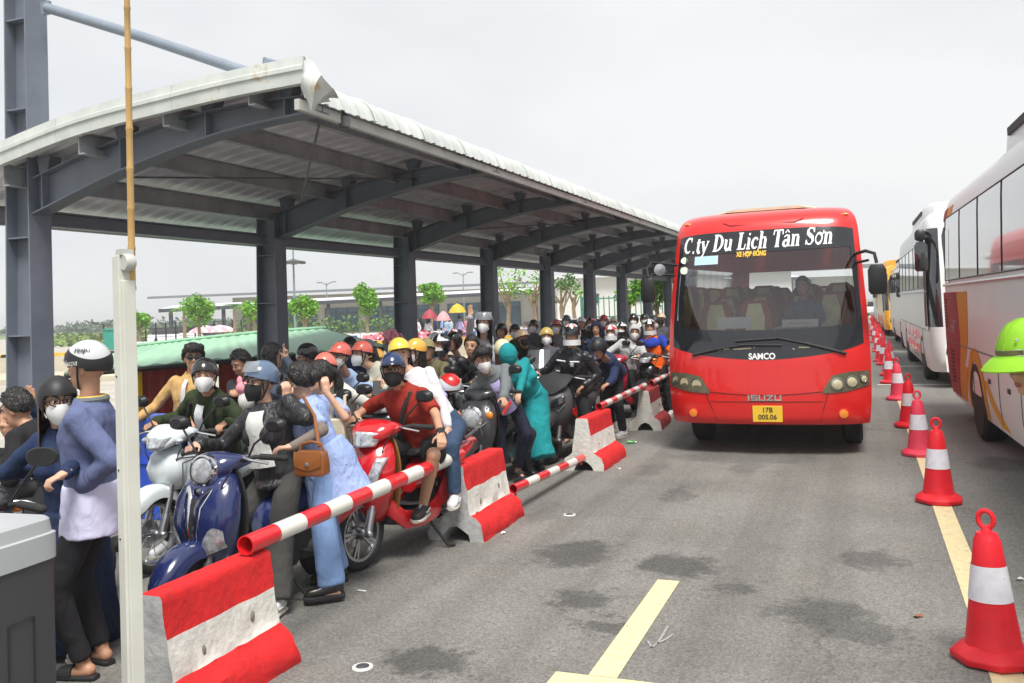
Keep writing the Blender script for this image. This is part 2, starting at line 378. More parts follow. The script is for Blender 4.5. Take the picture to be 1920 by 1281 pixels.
# road studs, litter
for px, py, lab in ((680, 1252, 'round dark survey cap with a pale ring on the asphalt near the barrier'), (1068, 966, 'small round survey cap in the asphalt beside the far barriers')):
    t = thing('road_stud', lab, 'road stud', at_z(px, py), group='caps set in the road')
    Geo().lathe([(0.056, 0.001), (0.054, 0.007), (0.036, 0.008)], 24).build('rim', M_WHT, t)
    Geo().lathe([(0.036, 0.007), (0.034, 0.011), (0.01, 0.012)], 24).build('cap', M_GREYM, t)
for k, (px, py, lab) in enumerate(((678, 1110, 'white cigarette end lying near the jeans wearer\'s shoe'), (1722, 1158, 'small brown leaf scrap lying left of the nearest cone'), (944, 1001, 'pale paper scrap at the foot of the concrete barrier'), (1160, 880, 'crumpled white paper bit by the third concrete barrier'), (1912, 1088, 'white paper scrap on the road right of the nearest cone'))):
    c = at_z(px, py); g = Geo(T(c.x, c.y, 0.008) @ RZ(k * 1.1))
    if k == 0: g.capsule((-0.03, 0, 0), (0.03, 0, 0), 0.006, 0.006, 8)
    else: g.slab(lambda u, v: (0.05 * (u - .5), 0.03 * (v - .5) + .008 * math.sin(u * 5), 0.006 * math.sin(u * 6 + v * 3)), lambda u, v: (0, 0, 0.002), 5, 3)
    tag(g.build('litter', M_WHITEP if k != 1 else mat('brown_leaf', (0.25, 0.1, 0.05)), None), lab, 'litter')
t = thing('plastic_bottle', 'crushed green plastic bottle lying on the road before the bus', 'bottle', at_z(1184, 832), .4); t.scale = (.65, .65, .65)
Geo().tube([(-.09, 0, .03), (-.06, 0, .035), (0, .01, .03), (.05, 0, .032), (.075, 0, .03)], [.028, .035, .026, .033, .014], 10).build('bottle_body', mat('green_plastic', (0.08, 0.4, 0.1), 0.2, var=0.1), t)
Geo().tube([(.075, 0, .03), (.1, 0, .03)], .015, 10).build('cap', M_WHITEP, t)

# ================================================================ CANOPY
CY0, CD, NF = 6.62, 3.958, 10
canopy = thing('parking_canopy', 'long slate blue steel shelter with curved corrugated roof over the waiting motorbikes', 'shelter', (-7.9, CY0, 0))
cl = Vector((-7.9, CY0, 0)); CM = T(-cl.x, -cl.y, 0)
ROOF = [(-9.0, 3.12), (-8.4, 3.3), (-7.73, 3.47), (-6.9, 3.66), (-6.1, 3.79), (-5.4, 3.88), (-4.9, 3.92), (-4.55, 3.91), (-4.36, 3.85), (-4.26, 3.75), (-4.22, 3.64)]
def roof_z(x): return smooth_interp(ROOF, x)
BB = [(-7.6, 2.938), (-6.563, 3.244), (-5.581, 3.46), (-4.907, 3.548), (-4.25, 3.59)]
for i in range(NF):
    y = CY0 + i * CD
    g = Geo(CM); top = 3.36 if i else 6.2
    xl0, xl1 = (-7.95, -7.87) if i else (-7.95, -7.88)
    zz = [0, 3.3] if i else [0, 3.3, 6.2]
    for za, zb in zip(zz, zz[1:]):
        la, lb = lerp(xl0, xl1, min(1, za / 3.3)), lerp(xl0, xl1, min(1, zb / 3.3))
        ra, rb = (-7.6, -7.6)
        if za >= 3.3: la, lb, ra, rb = xl1, -7.84, -7.6, -7.6
        g.prism([(la, y - .007, za), (ra, y - .007, za), (rb, y - .007, zb), (lb, y - .007, zb)], (0, .014, 0))
        g.prism([(la - .016, y - .13, za), (la, y - .13, za), (lb, y - .13, zb), (lb - .016, y - .13, zb)], (0, .26, 0))
        g.prism([(ra, y - .13, za), (ra + .016, y - .13, za), (rb + .016, y - .13, zb), (rb, y - .13, zb)], (0, .26, 0))
    for z in ((1.0, 2.05, 2.72) if i else (0.9, 1.75, 2.72, 4.0, 4.9, 5.6)):
        l = lerp(xl0, xl1, min(1, z / 3.3))
        g.box(((l - 7.6) / 2, y, z), (-7.6 - l, .235, .014))
    if i == 0:
        g.box((-7.75, y, 6.2), (.4, .3, .02))
    g.build('column', M_STEEL, canopy, smooth=False)
    # curved rafter
    g = Geo(CM); N = 18
    xs = [lerp(-7.6 + .016, -4.27, k / N) for k in range(N + 1)]
    zb = [smooth_interp(BB, x) for x in xs]; dp = [lerp(.36, .15, (k / N) ** 1.3) for k in range(N + 1)]
    for k in range(N):
        a, b = xs[k], xs[k + 1]
        g.prism([(a, y - .006, zb[k]), (b, y - .006, zb[k + 1]), (b, y - .006, zb[k + 1] + dp[k + 1]), (a, y - .006, zb[k] + dp[k])], (0, .012, 0))
    rl = lambda f0, t0: g.rings([[(x, y - .1, f0[k]), (x, y + .1, f0[k]), (x, y + .1, f0[k] + t0), (x, y - .1, f0[k] + t0)] for k, x in enumerate(xs)])
    rl(zb, .014); rl([z + d - .012 for z, d in zip(zb, dp)], .012)
    for x in (-7.45, -6.45, -5.45, -4.6):
        zz0 = smooth_interp(BB, x); d0 = lerp(.36, .15, ((x + 7.58) / 3.3) ** 1.3) if x > -7.58 else .36
        g.box((x, y, zz0 + d0 / 2), (.012, .19, d0 - .02))
        hz = roof_z(x) - .03 - (zz0 + d0)
        if hz > .03: g.prism([(x - .05, y - .07, zz0 + d0), (x + .05, y - .07, zz0 + d0), (x + .09, y - .07, zz0 + d0 + hz), (x - .09, y - .07, zz0 + d0 + hz)], (0, .14, 0))
    g.build('rafter', M_STEEL, canopy, smooth=False)
YA, YB = 6.28, CY0 + (NF - 1) * CD + .5
M_PURL = mat('dusty_purlin', (0.36, 0.37, 0.40), 0.7, var=0.3, vscale=3)
for x in (-8.7, -7.72, -6.75, -5.75, -4.82):
    g = Geo(CM); z = roof_z(x) - .055
    g.box((x, (YA + YB) / 2, z - .1), (.012, YB - YA - .1, .19)); g.box((x + .03, (YA + YB) / 2, z - .2), (.07, YB - YA - .1, .012)); g.box((x + .03, (YA + YB) / 2, z - .004), (.07, YB - YA - .1, .01))
    g.build('purlin', M_PURL, canopy, smooth=False)
g = Geo(CM)
for i in range(NF - 1):
    y0, y1 = CY0 + i * CD + .17, CY0 + (i + 1) * CD - .17
    g2 = Geo(CM); g2.box((-7.74, (y0 + y1) / 2, 3.0), (.15, y1 - y0, .014)); g2.box((-7.74, (y0 + y1) / 2, 2.86), (.15, y1 - y0, .014)); g2.box((-7.74, (y0 + y1) / 2, 2.93), (.012, y1 - y0, .126))
    g2.build('tie_beam', M_STEEL, canopy, smooth=False)
# roof sheeting: ribbed along the curve
M_ROOFT = mat('weathered_white_sheet', (0.54, 0.57, 0.55), 0.5, var=0.14, vscale=2, bump=0.06, bscale=30, col2=(0.5, 0.42, 0.28), c2pos=0.7)
M_ROOFB = mat('dull_sheet_underside', (0.82, 0.83, 0.86), 0.55, var=0.16, vscale=2.2, col2=(0.6, 0.59, 0.58), c2pos=0.68)
ys = []; y = YA; P = .26
while y < YB:
    for dy, dz in ((0, 0), (.02, .035), (.07, .035), (.09, 0), (.135, 0), (.175, .012), (.21, 0)): ys.append((y + dy, dz))
    y += P
xs = [lerp(-9.0, -4.9, k / 16) for k in range(16)] + [-4.9, -4.75, -4.6, -4.5, -4.42, -4.36, -4.31, -4.27, -4.24, -4.22]
for nm, dz0, m, fl in (('roof_sheet', 0.004, M_ROOFT, False), ('roof_underside', 0.0, M_ROOFB, True)):
    g = Geo(CM); rr = []
    for (y, dz) in ys:
        row = []
        for k, x in enumerate(xs):
            z = roof_z(x); e = max(0, (x + 4.75) / .53)
            crimp = .010 * math.sin(k * math.pi) if e else 0
            nx, nz_ = (0, 1)
            if x > -4.55:
                t = (roof_z(x + .01) - roof_z(x - .01)) / .02; L = math.hypot(t, 1); nx, nz_ = -t / L, 1 / L
            k_ = 1 if x < -5.0 else .42
            row.append((x + nx * (dz * k_ + dz0), y, z + nz_ * (dz * k_ + dz0)))
        rr.append(row)
    n = len(xs); vs = [p for r_ in rr for p in r_]
    g.add(vs, [((j * n + k, j * n + k + 1, (j + 1) * n + k + 1, (j + 1) * n + k) if fl else (j * n + k, (j + 1) * n + k, (j + 1) * n + k + 1, j * n + k + 1)) for j in range(len(rr) - 1) for k in range(n - 1)])
    g.build(nm, m, canopy, ang=50)
# eave channel and crimped edge ribs
g = Geo(CM); g.box((-4.30, (YA + YB) / 2, 3.60), (.05, YB - YA, .09)); g.build('eave_channel', mat('eave_trim', (0.5, 0.5, 0.47), 0.5, var=0.2, vscale=4), canopy, smooth=False)
yy = YA + .1
while yy < YB:
    g = Geo(CM); g.tube([(x + .02, yy, roof_z(x) + .012) for x in xs[17:]], .010, 6); yy += P * 4; g.build('sheet_joint', M_ROOFT, canopy)
# front verge flashing
M_FASC = mat('chalky_white_flashing', (0.56, 0.59, 0.57), 0.5, var=0.1, vscale=4, bump=0.05, bscale=14, col2=(0.44, 0.30, 0.12), c2pos=0.6)
fx = [(-9.1, 3.25), (-8.4, 3.35), (-7.73, 3.515), (-6.7, 3.71), (-5.576, 3.815), (-4.9, 3.86), (-4.214, 3.885)]
g = Geo(CM)
cuts = [-9.1, -6.95, -5.58, -4.21]
for a, b in zip(cuts, cuts[1:]):
    N = 10; rr = []
    for k in range(N + 1):
        x = lerp(a, b - .004, k / N); z = smooth_interp(fx, x); y = 6.26
        rr.append([(x, y + .05, z - .125), (x, y, z - .12), (x, y - .005, z - .02), (x, y - .02, z - .01), (x, y - .02, z + .025), (x, y - .005, z + .035), (x, y, z + .105), (x, y + .1, z + .11), (x, y + .1, z + .10), (x, y + .01, z + .095), (x, y + .012, z - .112), (x, y + .05, z - .116)])
    g.rings(rr)
g.build('verge_flashing', M_FASC, canopy, smooth=False)
# torn corner flashing
g = Geo(CM)
c0 = [(-4.21, 6.25, 4.01), (-4.21, 6.25, 3.75)]
TC = [((573, 104), (573, 161), 6.24), ((590, 124), (565, 168), 6.2), ((606, 142), (580, 207), 6.12), ((622, 165), (600, 196), 6.2), ((632, 184), (618, 190), 6.4)]
rows = [(at_y(*a, y), at_y(*b, y)) for a, b, y in TC]
def torn(u, v):
    k = min(int(u * 4), 3); f = u * 4 - k
    p = lerp(rows[k][0], rows[k + 1][0], f); q = lerp(rows[k][1], rows[k + 1][1], f)
    r_ = lerp(p, q, v); r_.y += .03 * math.sin(u * 9 + v * 4) - .04 * math.sin(math.pi * v); return r_
g.slab(torn, lambda u, v: (0, .008, 0), 12, 6)
g.build('torn_flashing', M_FASC, canopy, ang=25)
# mast tie pipe, loose rod, lamp
g = Geo(CM); a = at_y(88, 15, CY0); b = at_y(468, 131, CY0)
g.tube([a, lerp(a, b, .5), b + Vector((0, 0, -.03))], .05, 14); g.box(a + Vector((-.01, 0, 0)), (.1, .04, .13))
q = at_y(497, 116, CY0 + .4); g.tube([q + Vector((0, .0, -.1)), q, q + Vector((.12, .25, -.03))], .045, 10)
g.build('tie_pipe', M_STEEL2, canopy)
for a, b in ((at_y(598, 235, CY0 + .3), at_y(562, 388, CY0 + 3.6)), ((-7.5, CY0, 3.32), (-5.4, CY0 + CD, 3.6)), ((-7.5, CY0 + 2 * CD, 3.3), (-5.2, CY0 + 3 * CD, 3.65))): Geo(CM).tube([a, b], .012, 6).build('brace_rod', M_GREYM, canopy)
g = Geo(CM); p = at_y(645, 218, CY0 + .35); g.box(p + Vector((0, 0, .06)), (.03, .03, .14)); g.lathe([(.02, 0.02), (.055, -.01), (.05, -.1), (.01, -.11)], 12, T(*p)); g.build('eave_lamp', M_GREYM, canopy)

# ================================================================ BARRIERS AND POLES
def concrete(name, col, c2):
    return mat(name, col, 0.8, var=0.16, vscale=10, bump=0.7, bscale=30, col2=c2, c2pos=0.68)
M_CRED = concrete('red_painted_concrete', (0.62, 0.012, 0.014), (0.30, 0.05, 0.045))
M_CWHT = concrete('white_painted_concrete', (0.66, 0.65, 0.6), (0.30, 0.28, 0.24))
M_CGRY = mat('raw_chipped_concrete', (0.42, 0.42, 0.42), 0.85, var=0.25, vscale=9, bump=0.7, bscale=26, col2=(0.2, 0.19, 0.17), c2pos=0.66)
M_PIT = mat('concrete_pit', (0.2, 0.19, 0.15), 0.9)
PROF = [(.235, 0), (.235, .07), (.215, .14), (.125, .205), (.108, .30), (.093, .40), (.078, .52), (.072, .585), (.06, .6)]
def barrier(label, x, y, L, rz, H=.6, worn=1.0, red=None):
    o = thing('concrete_barrier', label, 'barrier', (x, y, 0), rz, 'red and white concrete barriers along the motorbike lane')
    g = Geo(); N = 14
    side = [(w, z * H / .6) for w, z in PROF]
    full = []
    for a, b in zip(side, side[1:]):
        full += [lerp(Vector(a), Vector(b), t) for t in (0, .5)]
    full.append(Vector(side[-1]))
    ring0 = [(p.x, p.y) for p in full] + [(-p.x, p.y) for p in reversed(full)] + [(-.12, 0), (-.1, .05), (-.05, .1), (.0, .115), (.05, .1), (.1, .05), (.12, 0)]
    rr = []
    for i in range(N + 1):
        t = i / N; yy = -L / 2 + L * t; ring = []
        for (w, z) in ring0:
            q = Vector((w, yy, z)); e = (1 - z / H) * .016 * worn + .004
            n3 = mnoise.noise_vector(Vector((w * 9 + x * 3, yy * 9 + y, z * 9)))
            q += Vector((n3.x, n3.y, n3.z * (.6 if z > .01 else .15))) * e
            if z > .01 and z < .12 and abs(t - .5) < .09 and abs(w) > .2: q.z += .0; q.x *= .985
            ring.append(q)
        rr.append(ring)
    n = len(ring0); vs = [p for r_ in rr for p in r_]; fs, ms = [], []
    for i in range(N):
        for k in range(n):
            k2 = (k + 1) % n; z = (ring0[k][1] + ring0[k2][1]) / 2 / H; w = abs(ring0[k][0])
            fs.append((i * n + k, i * n + k2, (i + 1) * n + k2, (i + 1) * n + k))
            ms.append(2 if (z < .2 and w < .13) else (0 if z > .645 or z < .335 else 1))
    g.add(vs, fs, ms)
    g.add(rr[0], [tuple(reversed(range(n)))], 2 if worn > 1 else 1); g.add(rr[-1], [tuple(range(n))], 1)
    ob = g.build('barrier_body', [red or M_CRED, M_CWHT, M_CGRY], o, ang=42)
    g = Geo()
    for sy in (-.22, .24):
        for sx in (-1, 1):
            g.ell((sx * (.106), sy * L, .29 * H / .6 + (.02 if sy > 0 else -.02)), (.012, .016, .03), 10, 6)
    g.build('casting_hole', M_PIT, o)
    return o
barrier('nearest red and white concrete barrier, right beside the white pole', -3.10, 3.65, .82, R(1), .585, 1.2)
barrier('chipped red and white barrier gripped at its top by the red shirted rider', -3.115, 7.02, .92, R(1.5), .60, 2.0)
barrier('clean red and white barrier standing in front of the black sport scooter', -3.0, 10.2, .98, R(0), .585, .8)
barrier('farthest dull red barrier beside the red bus headlight', -3.07, 13.45, .95, R(3), .585, .8, concrete('faded_red_concrete', (0.36, 0.03, 0.035), (0.25, 0.06, 0.06)))
M_PRED = paint('pole_red', (0.7, 0.012, 0.02)); M_PWHT = paint('pole_white', (0.78, 0.77, 0.7))
def pole(label, a, b, r, stripe=.25, first=0):
    a, b = Vector(a), Vector(b); d = b - a; L = d.length
    o = thing('striped_pole', label, 'barrier pole', a, group='striped poles between the barriers')
    g = Geo(); n = max(2, round(L / stripe))
    for i in range(n):
        p, q = d * (i / n), d * ((i + 1) / n)
        u, v = frame_of(d); rad = lambda rr_: [[c + (u * math.cos(w) + v * math.sin(w)) * rr_ for w in (2 * math.pi * k / 20 for k in range(20))] for c in (p, q)]
        g.rings(rad(r), False, (i + first) % 2)
        g.rings([list(reversed(x)) for x in rad(r * .88)], False, 0)
    for c in (Vector((0, 0, 0)), d):
        u, v = frame_of(d); A = [2 * math.pi * k / 20 for k in range(20)]
        g.rings([[c + (u * math.cos(w) + v * math.sin(w)) * rr_ for w in A] for rr_ in (r, r * .88)], False, 0)
    g.build('pipe', [M_PRED, M_PWHT], o)
    g = Geo(); dd = d.normalized()
    for c in (dd * .05, d - dd * .05): g.tube([c + Vector((0, 0, -r * .9)), c + Vector((0, 0, -r - .03))], .012, 8)
    g.build('pin', M_PRED, o)
pole('thick striped pole lying from the nearest barrier to the red shirted rider\'s hand', (-3.07, 3.9, .645), (-3.10, 6.66, .675), .052)
pole('low striped pole slanting between the second and third barriers', at_x(962, 917, -3.0), at_x(1092, 859, -3.0), .042, .3)
pole('thin striped pole reaching from the third barrier toward the farthest barrier', (-3.02, 10.5, .63), (-3.08, 13.2, .64), .042, .26)
pole('short striped pole running behind the red bus from the farthest barrier', (-3.07, 13.6, .64), (-3.15, 16.2, .66), .042, .26)

# ================================================================ TRAFFIC CONES
M_CONE = mat('cone_red', (0.70, 0.01, 0.022), 0.42, var=0.12, vscale=7, spec=0.45, col2=(0.36, 0.03, 0.035), c2pos=0.66)
M_CONEF = mat('cone_faded_red', (0.72, 0.045, 0.09), 0.5, var=0.12, vscale=7, col2=(0.4, 0.07, 0.09), c2pos=0.66)
M_BAND = mat('cone_reflective_band', (0.70, 0.69, 0.75), 0.35, var=0.1, vscale=14, col2=(0.4, 0.38, 0.4), c2pos=0.66)
def cone_proto(m, band):
    o = thing('traffic_cone', 'x', 'traffic cone', (0, 0, 0), 0, 'traffic cones along the yellow line')
    g = Geo()
    oc = lambda r, z, rot=.39: [(r * math.cos(2 * math.pi * k / 8 + rot), r * math.sin(2 * math.pi * k / 8 + rot), z) for k in range(8)]
    g.rings([oc(.2, 0.004), oc(.205, .035), oc(.19, .05), oc(.15, .075), oc(.135, .085)])
    g.build('cone_base', m, o, bevel=.006)
    q = lambda z: lerp(.128, .058, (z - .08) / .545)
    g = Geo(); g.lathe([(q(.08) + .006, .08), (q(.09), .1), (q(.30), .30), (q(.30), .301), (q(.47), .47), (q(.59), .59), (q(.59) - .006, .60), (.048, .625), (.03, .632)], 28)
    g.build('cone_body', m, o)
    Geo().lathe([(q(.30) + .003, .30), (q(.47) + .003, .47)], 28, cap=False).build('reflective_band', band, o)
    g = Geo(); g.tube([(.036 * math.cos(a), 0, .69 + .042 * math.sin(a)) for a in (2 * math.pi * k / 20 for k in range(20))], .013, 8, loop=True); g.lathe([(.03, .625), (.02, .65)], 12)
    g.build('lifting_ring', m, o)
    return o
cone_y = [(0.53, 5.06), (0.545, 8.78), (0.53, 11.3), (0.525, 13.7), (0.50, 17.3), (0.45, 20.6)]
yy = 22.6; k = 0
while yy < 62:
    cone_y.append((0.47 + .1 * math.sin(k * 1.7), yy)); k += 1; yy += 1.35 + .3 * (k % 3)
cp = [cone_proto(M_CONE, M_BAND), cone_proto(M_CONEF, M_BAND)]
used = [False, False]
ords = 'nearest second third fourth fifth sixth seventh eighth ninth tenth'.split()
for k, (x, y) in enumerate(cone_y):
    w = 1 if k in (2, 4, 7, 10, 13, 17) else 0
    o = cp[w] if not used[w] else copy_tree(cp[w]); used[w] = True
    o.location = (x, y, 0.004); o.rotation_euler = (R((k * 37 % 5 - 2) * .5), R((k * 53 % 5 - 2) * .5), R(-20 + 13 * (k % 4)))
    nm = 'faded pinkish' if w else 'bright red'
    o['label'] = (f'{nm} traffic cone with white band, {ords[k]} cone from the camera' if k < 10 else f'small {nm} traffic cone far down the row beside the parked coaches')
    if k >= 10: o['group'] = f'distant {nm} cones far down the row'
# ================================================================ RED BUS (front view)
M_BRED = mat('bus_red_paint', (0.66, 0.010, 0.008), 0.3, var=0.05, vscale=2, coat=0.7)
M_GLASSW = bpy.data.materials.new('windscreen_glass'); M_GLASSW.use_nodes = True
_n, _l = M_GLASSW.node_tree.nodes, M_GLASSW.node_tree.links; _n.remove(_n['Principled BSDF'])
_t = _n.new('ShaderNodeBsdfTransparent'); _t.inputs[0].default_value = (.93, .96, .95, 1); _g = _n.new('ShaderNodeBsdfGlossy'); _g.inputs['Roughness'].default_value = .03
_f = _n.new('ShaderNodeFresnel'); _f.inputs[0].default_value = 2.05; _m = _n.new('ShaderNodeMixShader')
_l.new(_f.outputs[0], _m.inputs[0]); _l.new(_t.outputs[0], _m.inputs[1]); _l.new(_g.outputs[0], _m.inputs[2]); _l.new(_m.outputs[0], _n['Material Output'].inputs[0])
M_CREAM = mat('cream_paint', (0.66, 0.6, 0.42), 0.5, var=0.1)
M_SEATR = mat('maroon_seat_cloth', (0.36, 0.05, 0.03), 0.9, var=0.2)
M_SEATC = mat('cream_seat_cover', (0.78, 0.74, 0.42), 0.9, var=0.15)
M_PLATE = mat('yellow_plate', (0.8, 0.52, 0.03), 0.5, var=0.05)
M_TXTW = mat('white_lettering', (0.82, 0.83, 0.84), 0.5, var=0)
M_TXTY = mat('yellow_lettering', (0.8, 0.5, 0.04), 0.5, var=0)
M_TXTK = mat('black_lettering', (0.015, 0.015, 0.015), 0.6, var=0)
M_FRIT = mat('black_screen_border', (0.012, 0.014, 0.018), 0.12, var=0, coat=0.6)
BX, BY, BL = -1.125, 11.0, 7.4
bus = thing('minibus', 'red minibus with white lettering across the top of its windscreen, driving toward the camera', 'bus', (BX, BY, 0))
WT = [(.37, 1.09), (.6, 1.115), (.95, 1.128), (1.4, 1.125), (2.0, 1.10), (2.5, 1.07), (2.72, 1.055), (2.86, 1.02), (2.95, .95), (3.0, .84), (3.03, .6)]
YBT = [(.34, .06), (.40, -.0), (.55, -.02), (.72, -.02), (.95, .0), (1.15, .02), (1.4, .07), (1.7, .15), (2.0, .25), (2.4, .40), (2.7, .52), (2.82, .58), (2.92, .70), (2.98, .90), (3.03, 1.35)]
def bw(z): return 1.045 * smooth_interp(WT, z)
def bus_front(s, z, off=0.0):
    a = abs(s); pl = .13 * a ** 2.2 + .14 * a ** 9
    return Vector((s * bw(z) * (1 if off == 0 else 1), smooth_interp(YBT, z) + pl - off, z))
def fpatch(g, s0, s1, lo, hi, ns=24, nz=10, off=0.0, mi=0):
    lo_ = lo if callable(lo) else (lambda s: lo); hi_ = hi if callable(hi) else (lambda s: hi)
    return g.grid(lambda u, v: bus_front(lerp(s0, s1, u), lerp(lo_(lerp(s0, s1, u)), hi_(lerp(s0, s1, u)), v), off), ns, nz, mi)
smile = lambda s: 1.13 + .13 * abs(s) ** 1.6 + .07 * abs(s) ** 6      # lower edge of the black panel
wlow = lambda s: 1.355 - .0 * abs(s) + .02 * abs(s) ** 2
wtop = lambda s: 2.715 - .05 * abs(s) ** 6
SW = .945
g = Geo()
fpatch(g, -1, 1, .37, smile, 48, 16); fpatch(g, -1, 1, wtop, 3.03, 40, 12)
fpatch(g, -1, -SW, smile, wtop, 4, 16); fpatch(g, SW, 1, smile, wtop, 4, 16)
def bside(sx):
    def f(u, v):
        z = lerp(.37, 3.03, v); p = bus_front(sx, z); return Vector((sx * bw(z), lerp(p.y, BL, u), z))
    return f
def bpart(sx, z0, z1, u0=0.0, u1=1.0, off=0.0):
    def f(u, v):
        z = lerp(z0, z1, v); p = bus_front(sx, z); return Vector((sx * (bw(z) + off), lerp(p.y, BL, lerp(u0, u1, u)), z))
    return f
for sx in (1, -1):
    for z0, z1, u0, u1 in ((.37, 1.5, 0, 1), (2.42, 3.03, 0, 1), (1.5, 2.42, 0, .03), (1.5, 2.42, .22, .235), (1.5, 2.42, .42, .435), (1.5, 2.42, .62, .635), (1.5, 2.42, .82, .835), (1.5, 2.42, .97, 1)):
        g.grid(bpart(sx, z0, z1, u0, u1), 8 if u1 - u0 > .5 else 1, 12, flip=sx < 0)
g.grid(lambda u, v: Vector((lerp(-.6, .6, u), lerp(1.35, BL, v), 3.03 + .0 * u)), 2, 6)
for z0, z1, s0, s1 in ((.37, 1.55, -1, 1), (2.4, 3.03, -1, 1), (1.55, 2.4, -1, -.85), (1.55, 2.4, .85, 1)): g.grid(lambda u, v: Vector((lerp(s0, s1, u) * bw(lerp(z0, z1, v)), BL, lerp(z0, z1, v))), 4, 8, flip=True)
g.poly([(-1.05, .25, .38), (-1.05, BL, .38), (1.05, BL, .38), (1.05, .25, .38)])
g.build('bus_body', M_BRED, bus, ang=50)
for sx in (1, -1): Geo().grid(bpart(sx, 1.5, 2.42, .03, .97, -.004), 8, 6, flip=sx < 0).build('side_window', M_GLASSW, bus)
# panel seams and pressed creases
g = Geo()
def seam(pts, w=.006, off=.003):
    P = [bus_front(s, z, off) for s, z in pts]
    g.tube(P, w, 5)
seam([(s / 20, .80 - .08 * (1 - (s / 16) ** 2)) for s in range(-15, 16)], .005)
seam([(-.62, .80), (-.56, .62), (-.5, .40)]); seam([(.62, .80), (.57, .62), (.53, .40)])
seam([(s / 20, .642) for s in range(-11, 12)], .004)
seam([(-.45, 2.83), (-.36, 2.79), (.36, 2.79), (.45, 2.83)], .008)
g.build('panel_seam', mat('dark_red_seam', (0.2, 0.004, 0.004), 0.6, var=0), bus)
g = Geo(); fpatch(g, -SW, SW, smile, wlow, 40, 6, .001); g.build('black_nose_panel', M_FRIT, bus)
g = Geo()
for s0, z0, s1, z1, w in ((-.40, 1.262, -.34, 1.27, .006), (-.30, 1.262, -.12, 1.272, .007), (-.1, 1.275, -.08, 1.285, .004), (.28, 1.26, .30, 1.25, .004), (.34, 1.272, .44, 1.27, .006), (-.45, 1.252, -.43, 1.256, .004)):
    g.bar(bus_front(s0, z0, .005), bus_front(s1, z1, .005), w * 2, .003, up=Vector((0, 1, 0)))
g.build('worn_decal', mat('worn_cream_decal', (.6, .55, .36), .8, var=.3, vscale=30), bus)
# windscreen with black border, tinted top
g = Geo(); fpatch(g, -SW, SW, wlow, wtop, 40, 20, -.004); ws = g.build('windscreen', M_GLASSW, bus)
g = Geo()
fpatch(g, -SW, SW, wlow, lambda s: wlow(s) + .13 + .06 * abs(s) ** 3, 40, 3, .003)
fpatch(g, -SW, SW, lambda s: 2.43 + .02 * abs(s), wtop, 40, 6, .003)
fpatch(g, -SW, -.84, lambda s: wlow(s) + .13, 2.45, 6, 14, .003); fpatch(g, .90, SW, lambda s: wlow(s) + .13, 2.45, 4, 14, .003)
g.build('border', M_FRIT, ws)
g = Geo()
p = bus_front(-.9, 1.62, .006); q = bus_front(-.9, 2.3, .006); g.bar(p, q, .018, .006, up=Vector((0, 1, 0)))
p = bus_front(-.885, 2.30, .006); q = bus_front(-.885, 2.42, .006)
g.build('wiper_rail', M_GREYM, ws)
g = Geo(); g.lathe([(.05, 0), (.05, .004)], 18, T(*bus_front(-.86, 2.25, .01)) @ RX(R(70))); g.lathe([(.045, 0), (.045, .004)], 18, T(*bus_front(-.87, 2.38, .01)) @ RX(R(70)))
g.build('inspection_sticker', mat('pale_green_sticker', (0.6, 0.72, 0.55), 0.6, var=0.2), ws)
g = Geo(); fpatch(g, -.745, -.48, 2.31, 2.42, 4, 3, .006); g.build('blue_sticker', mat('pale_blue_sticker', (0.45, 0.68, 0.8), 0.6, var=0.1), ws)
# lettering follows the glass
def on_front(cx, cz, sc=1.0, off=.006, slope=0.0):
    def f(q):
        x = cx + q.x * sc; z = cz + q.y * sc + slope * q.x
        s = x / bw(z); p = bus_front(s, z, off); p.x = x; p.y -= q.z; return p
    return f
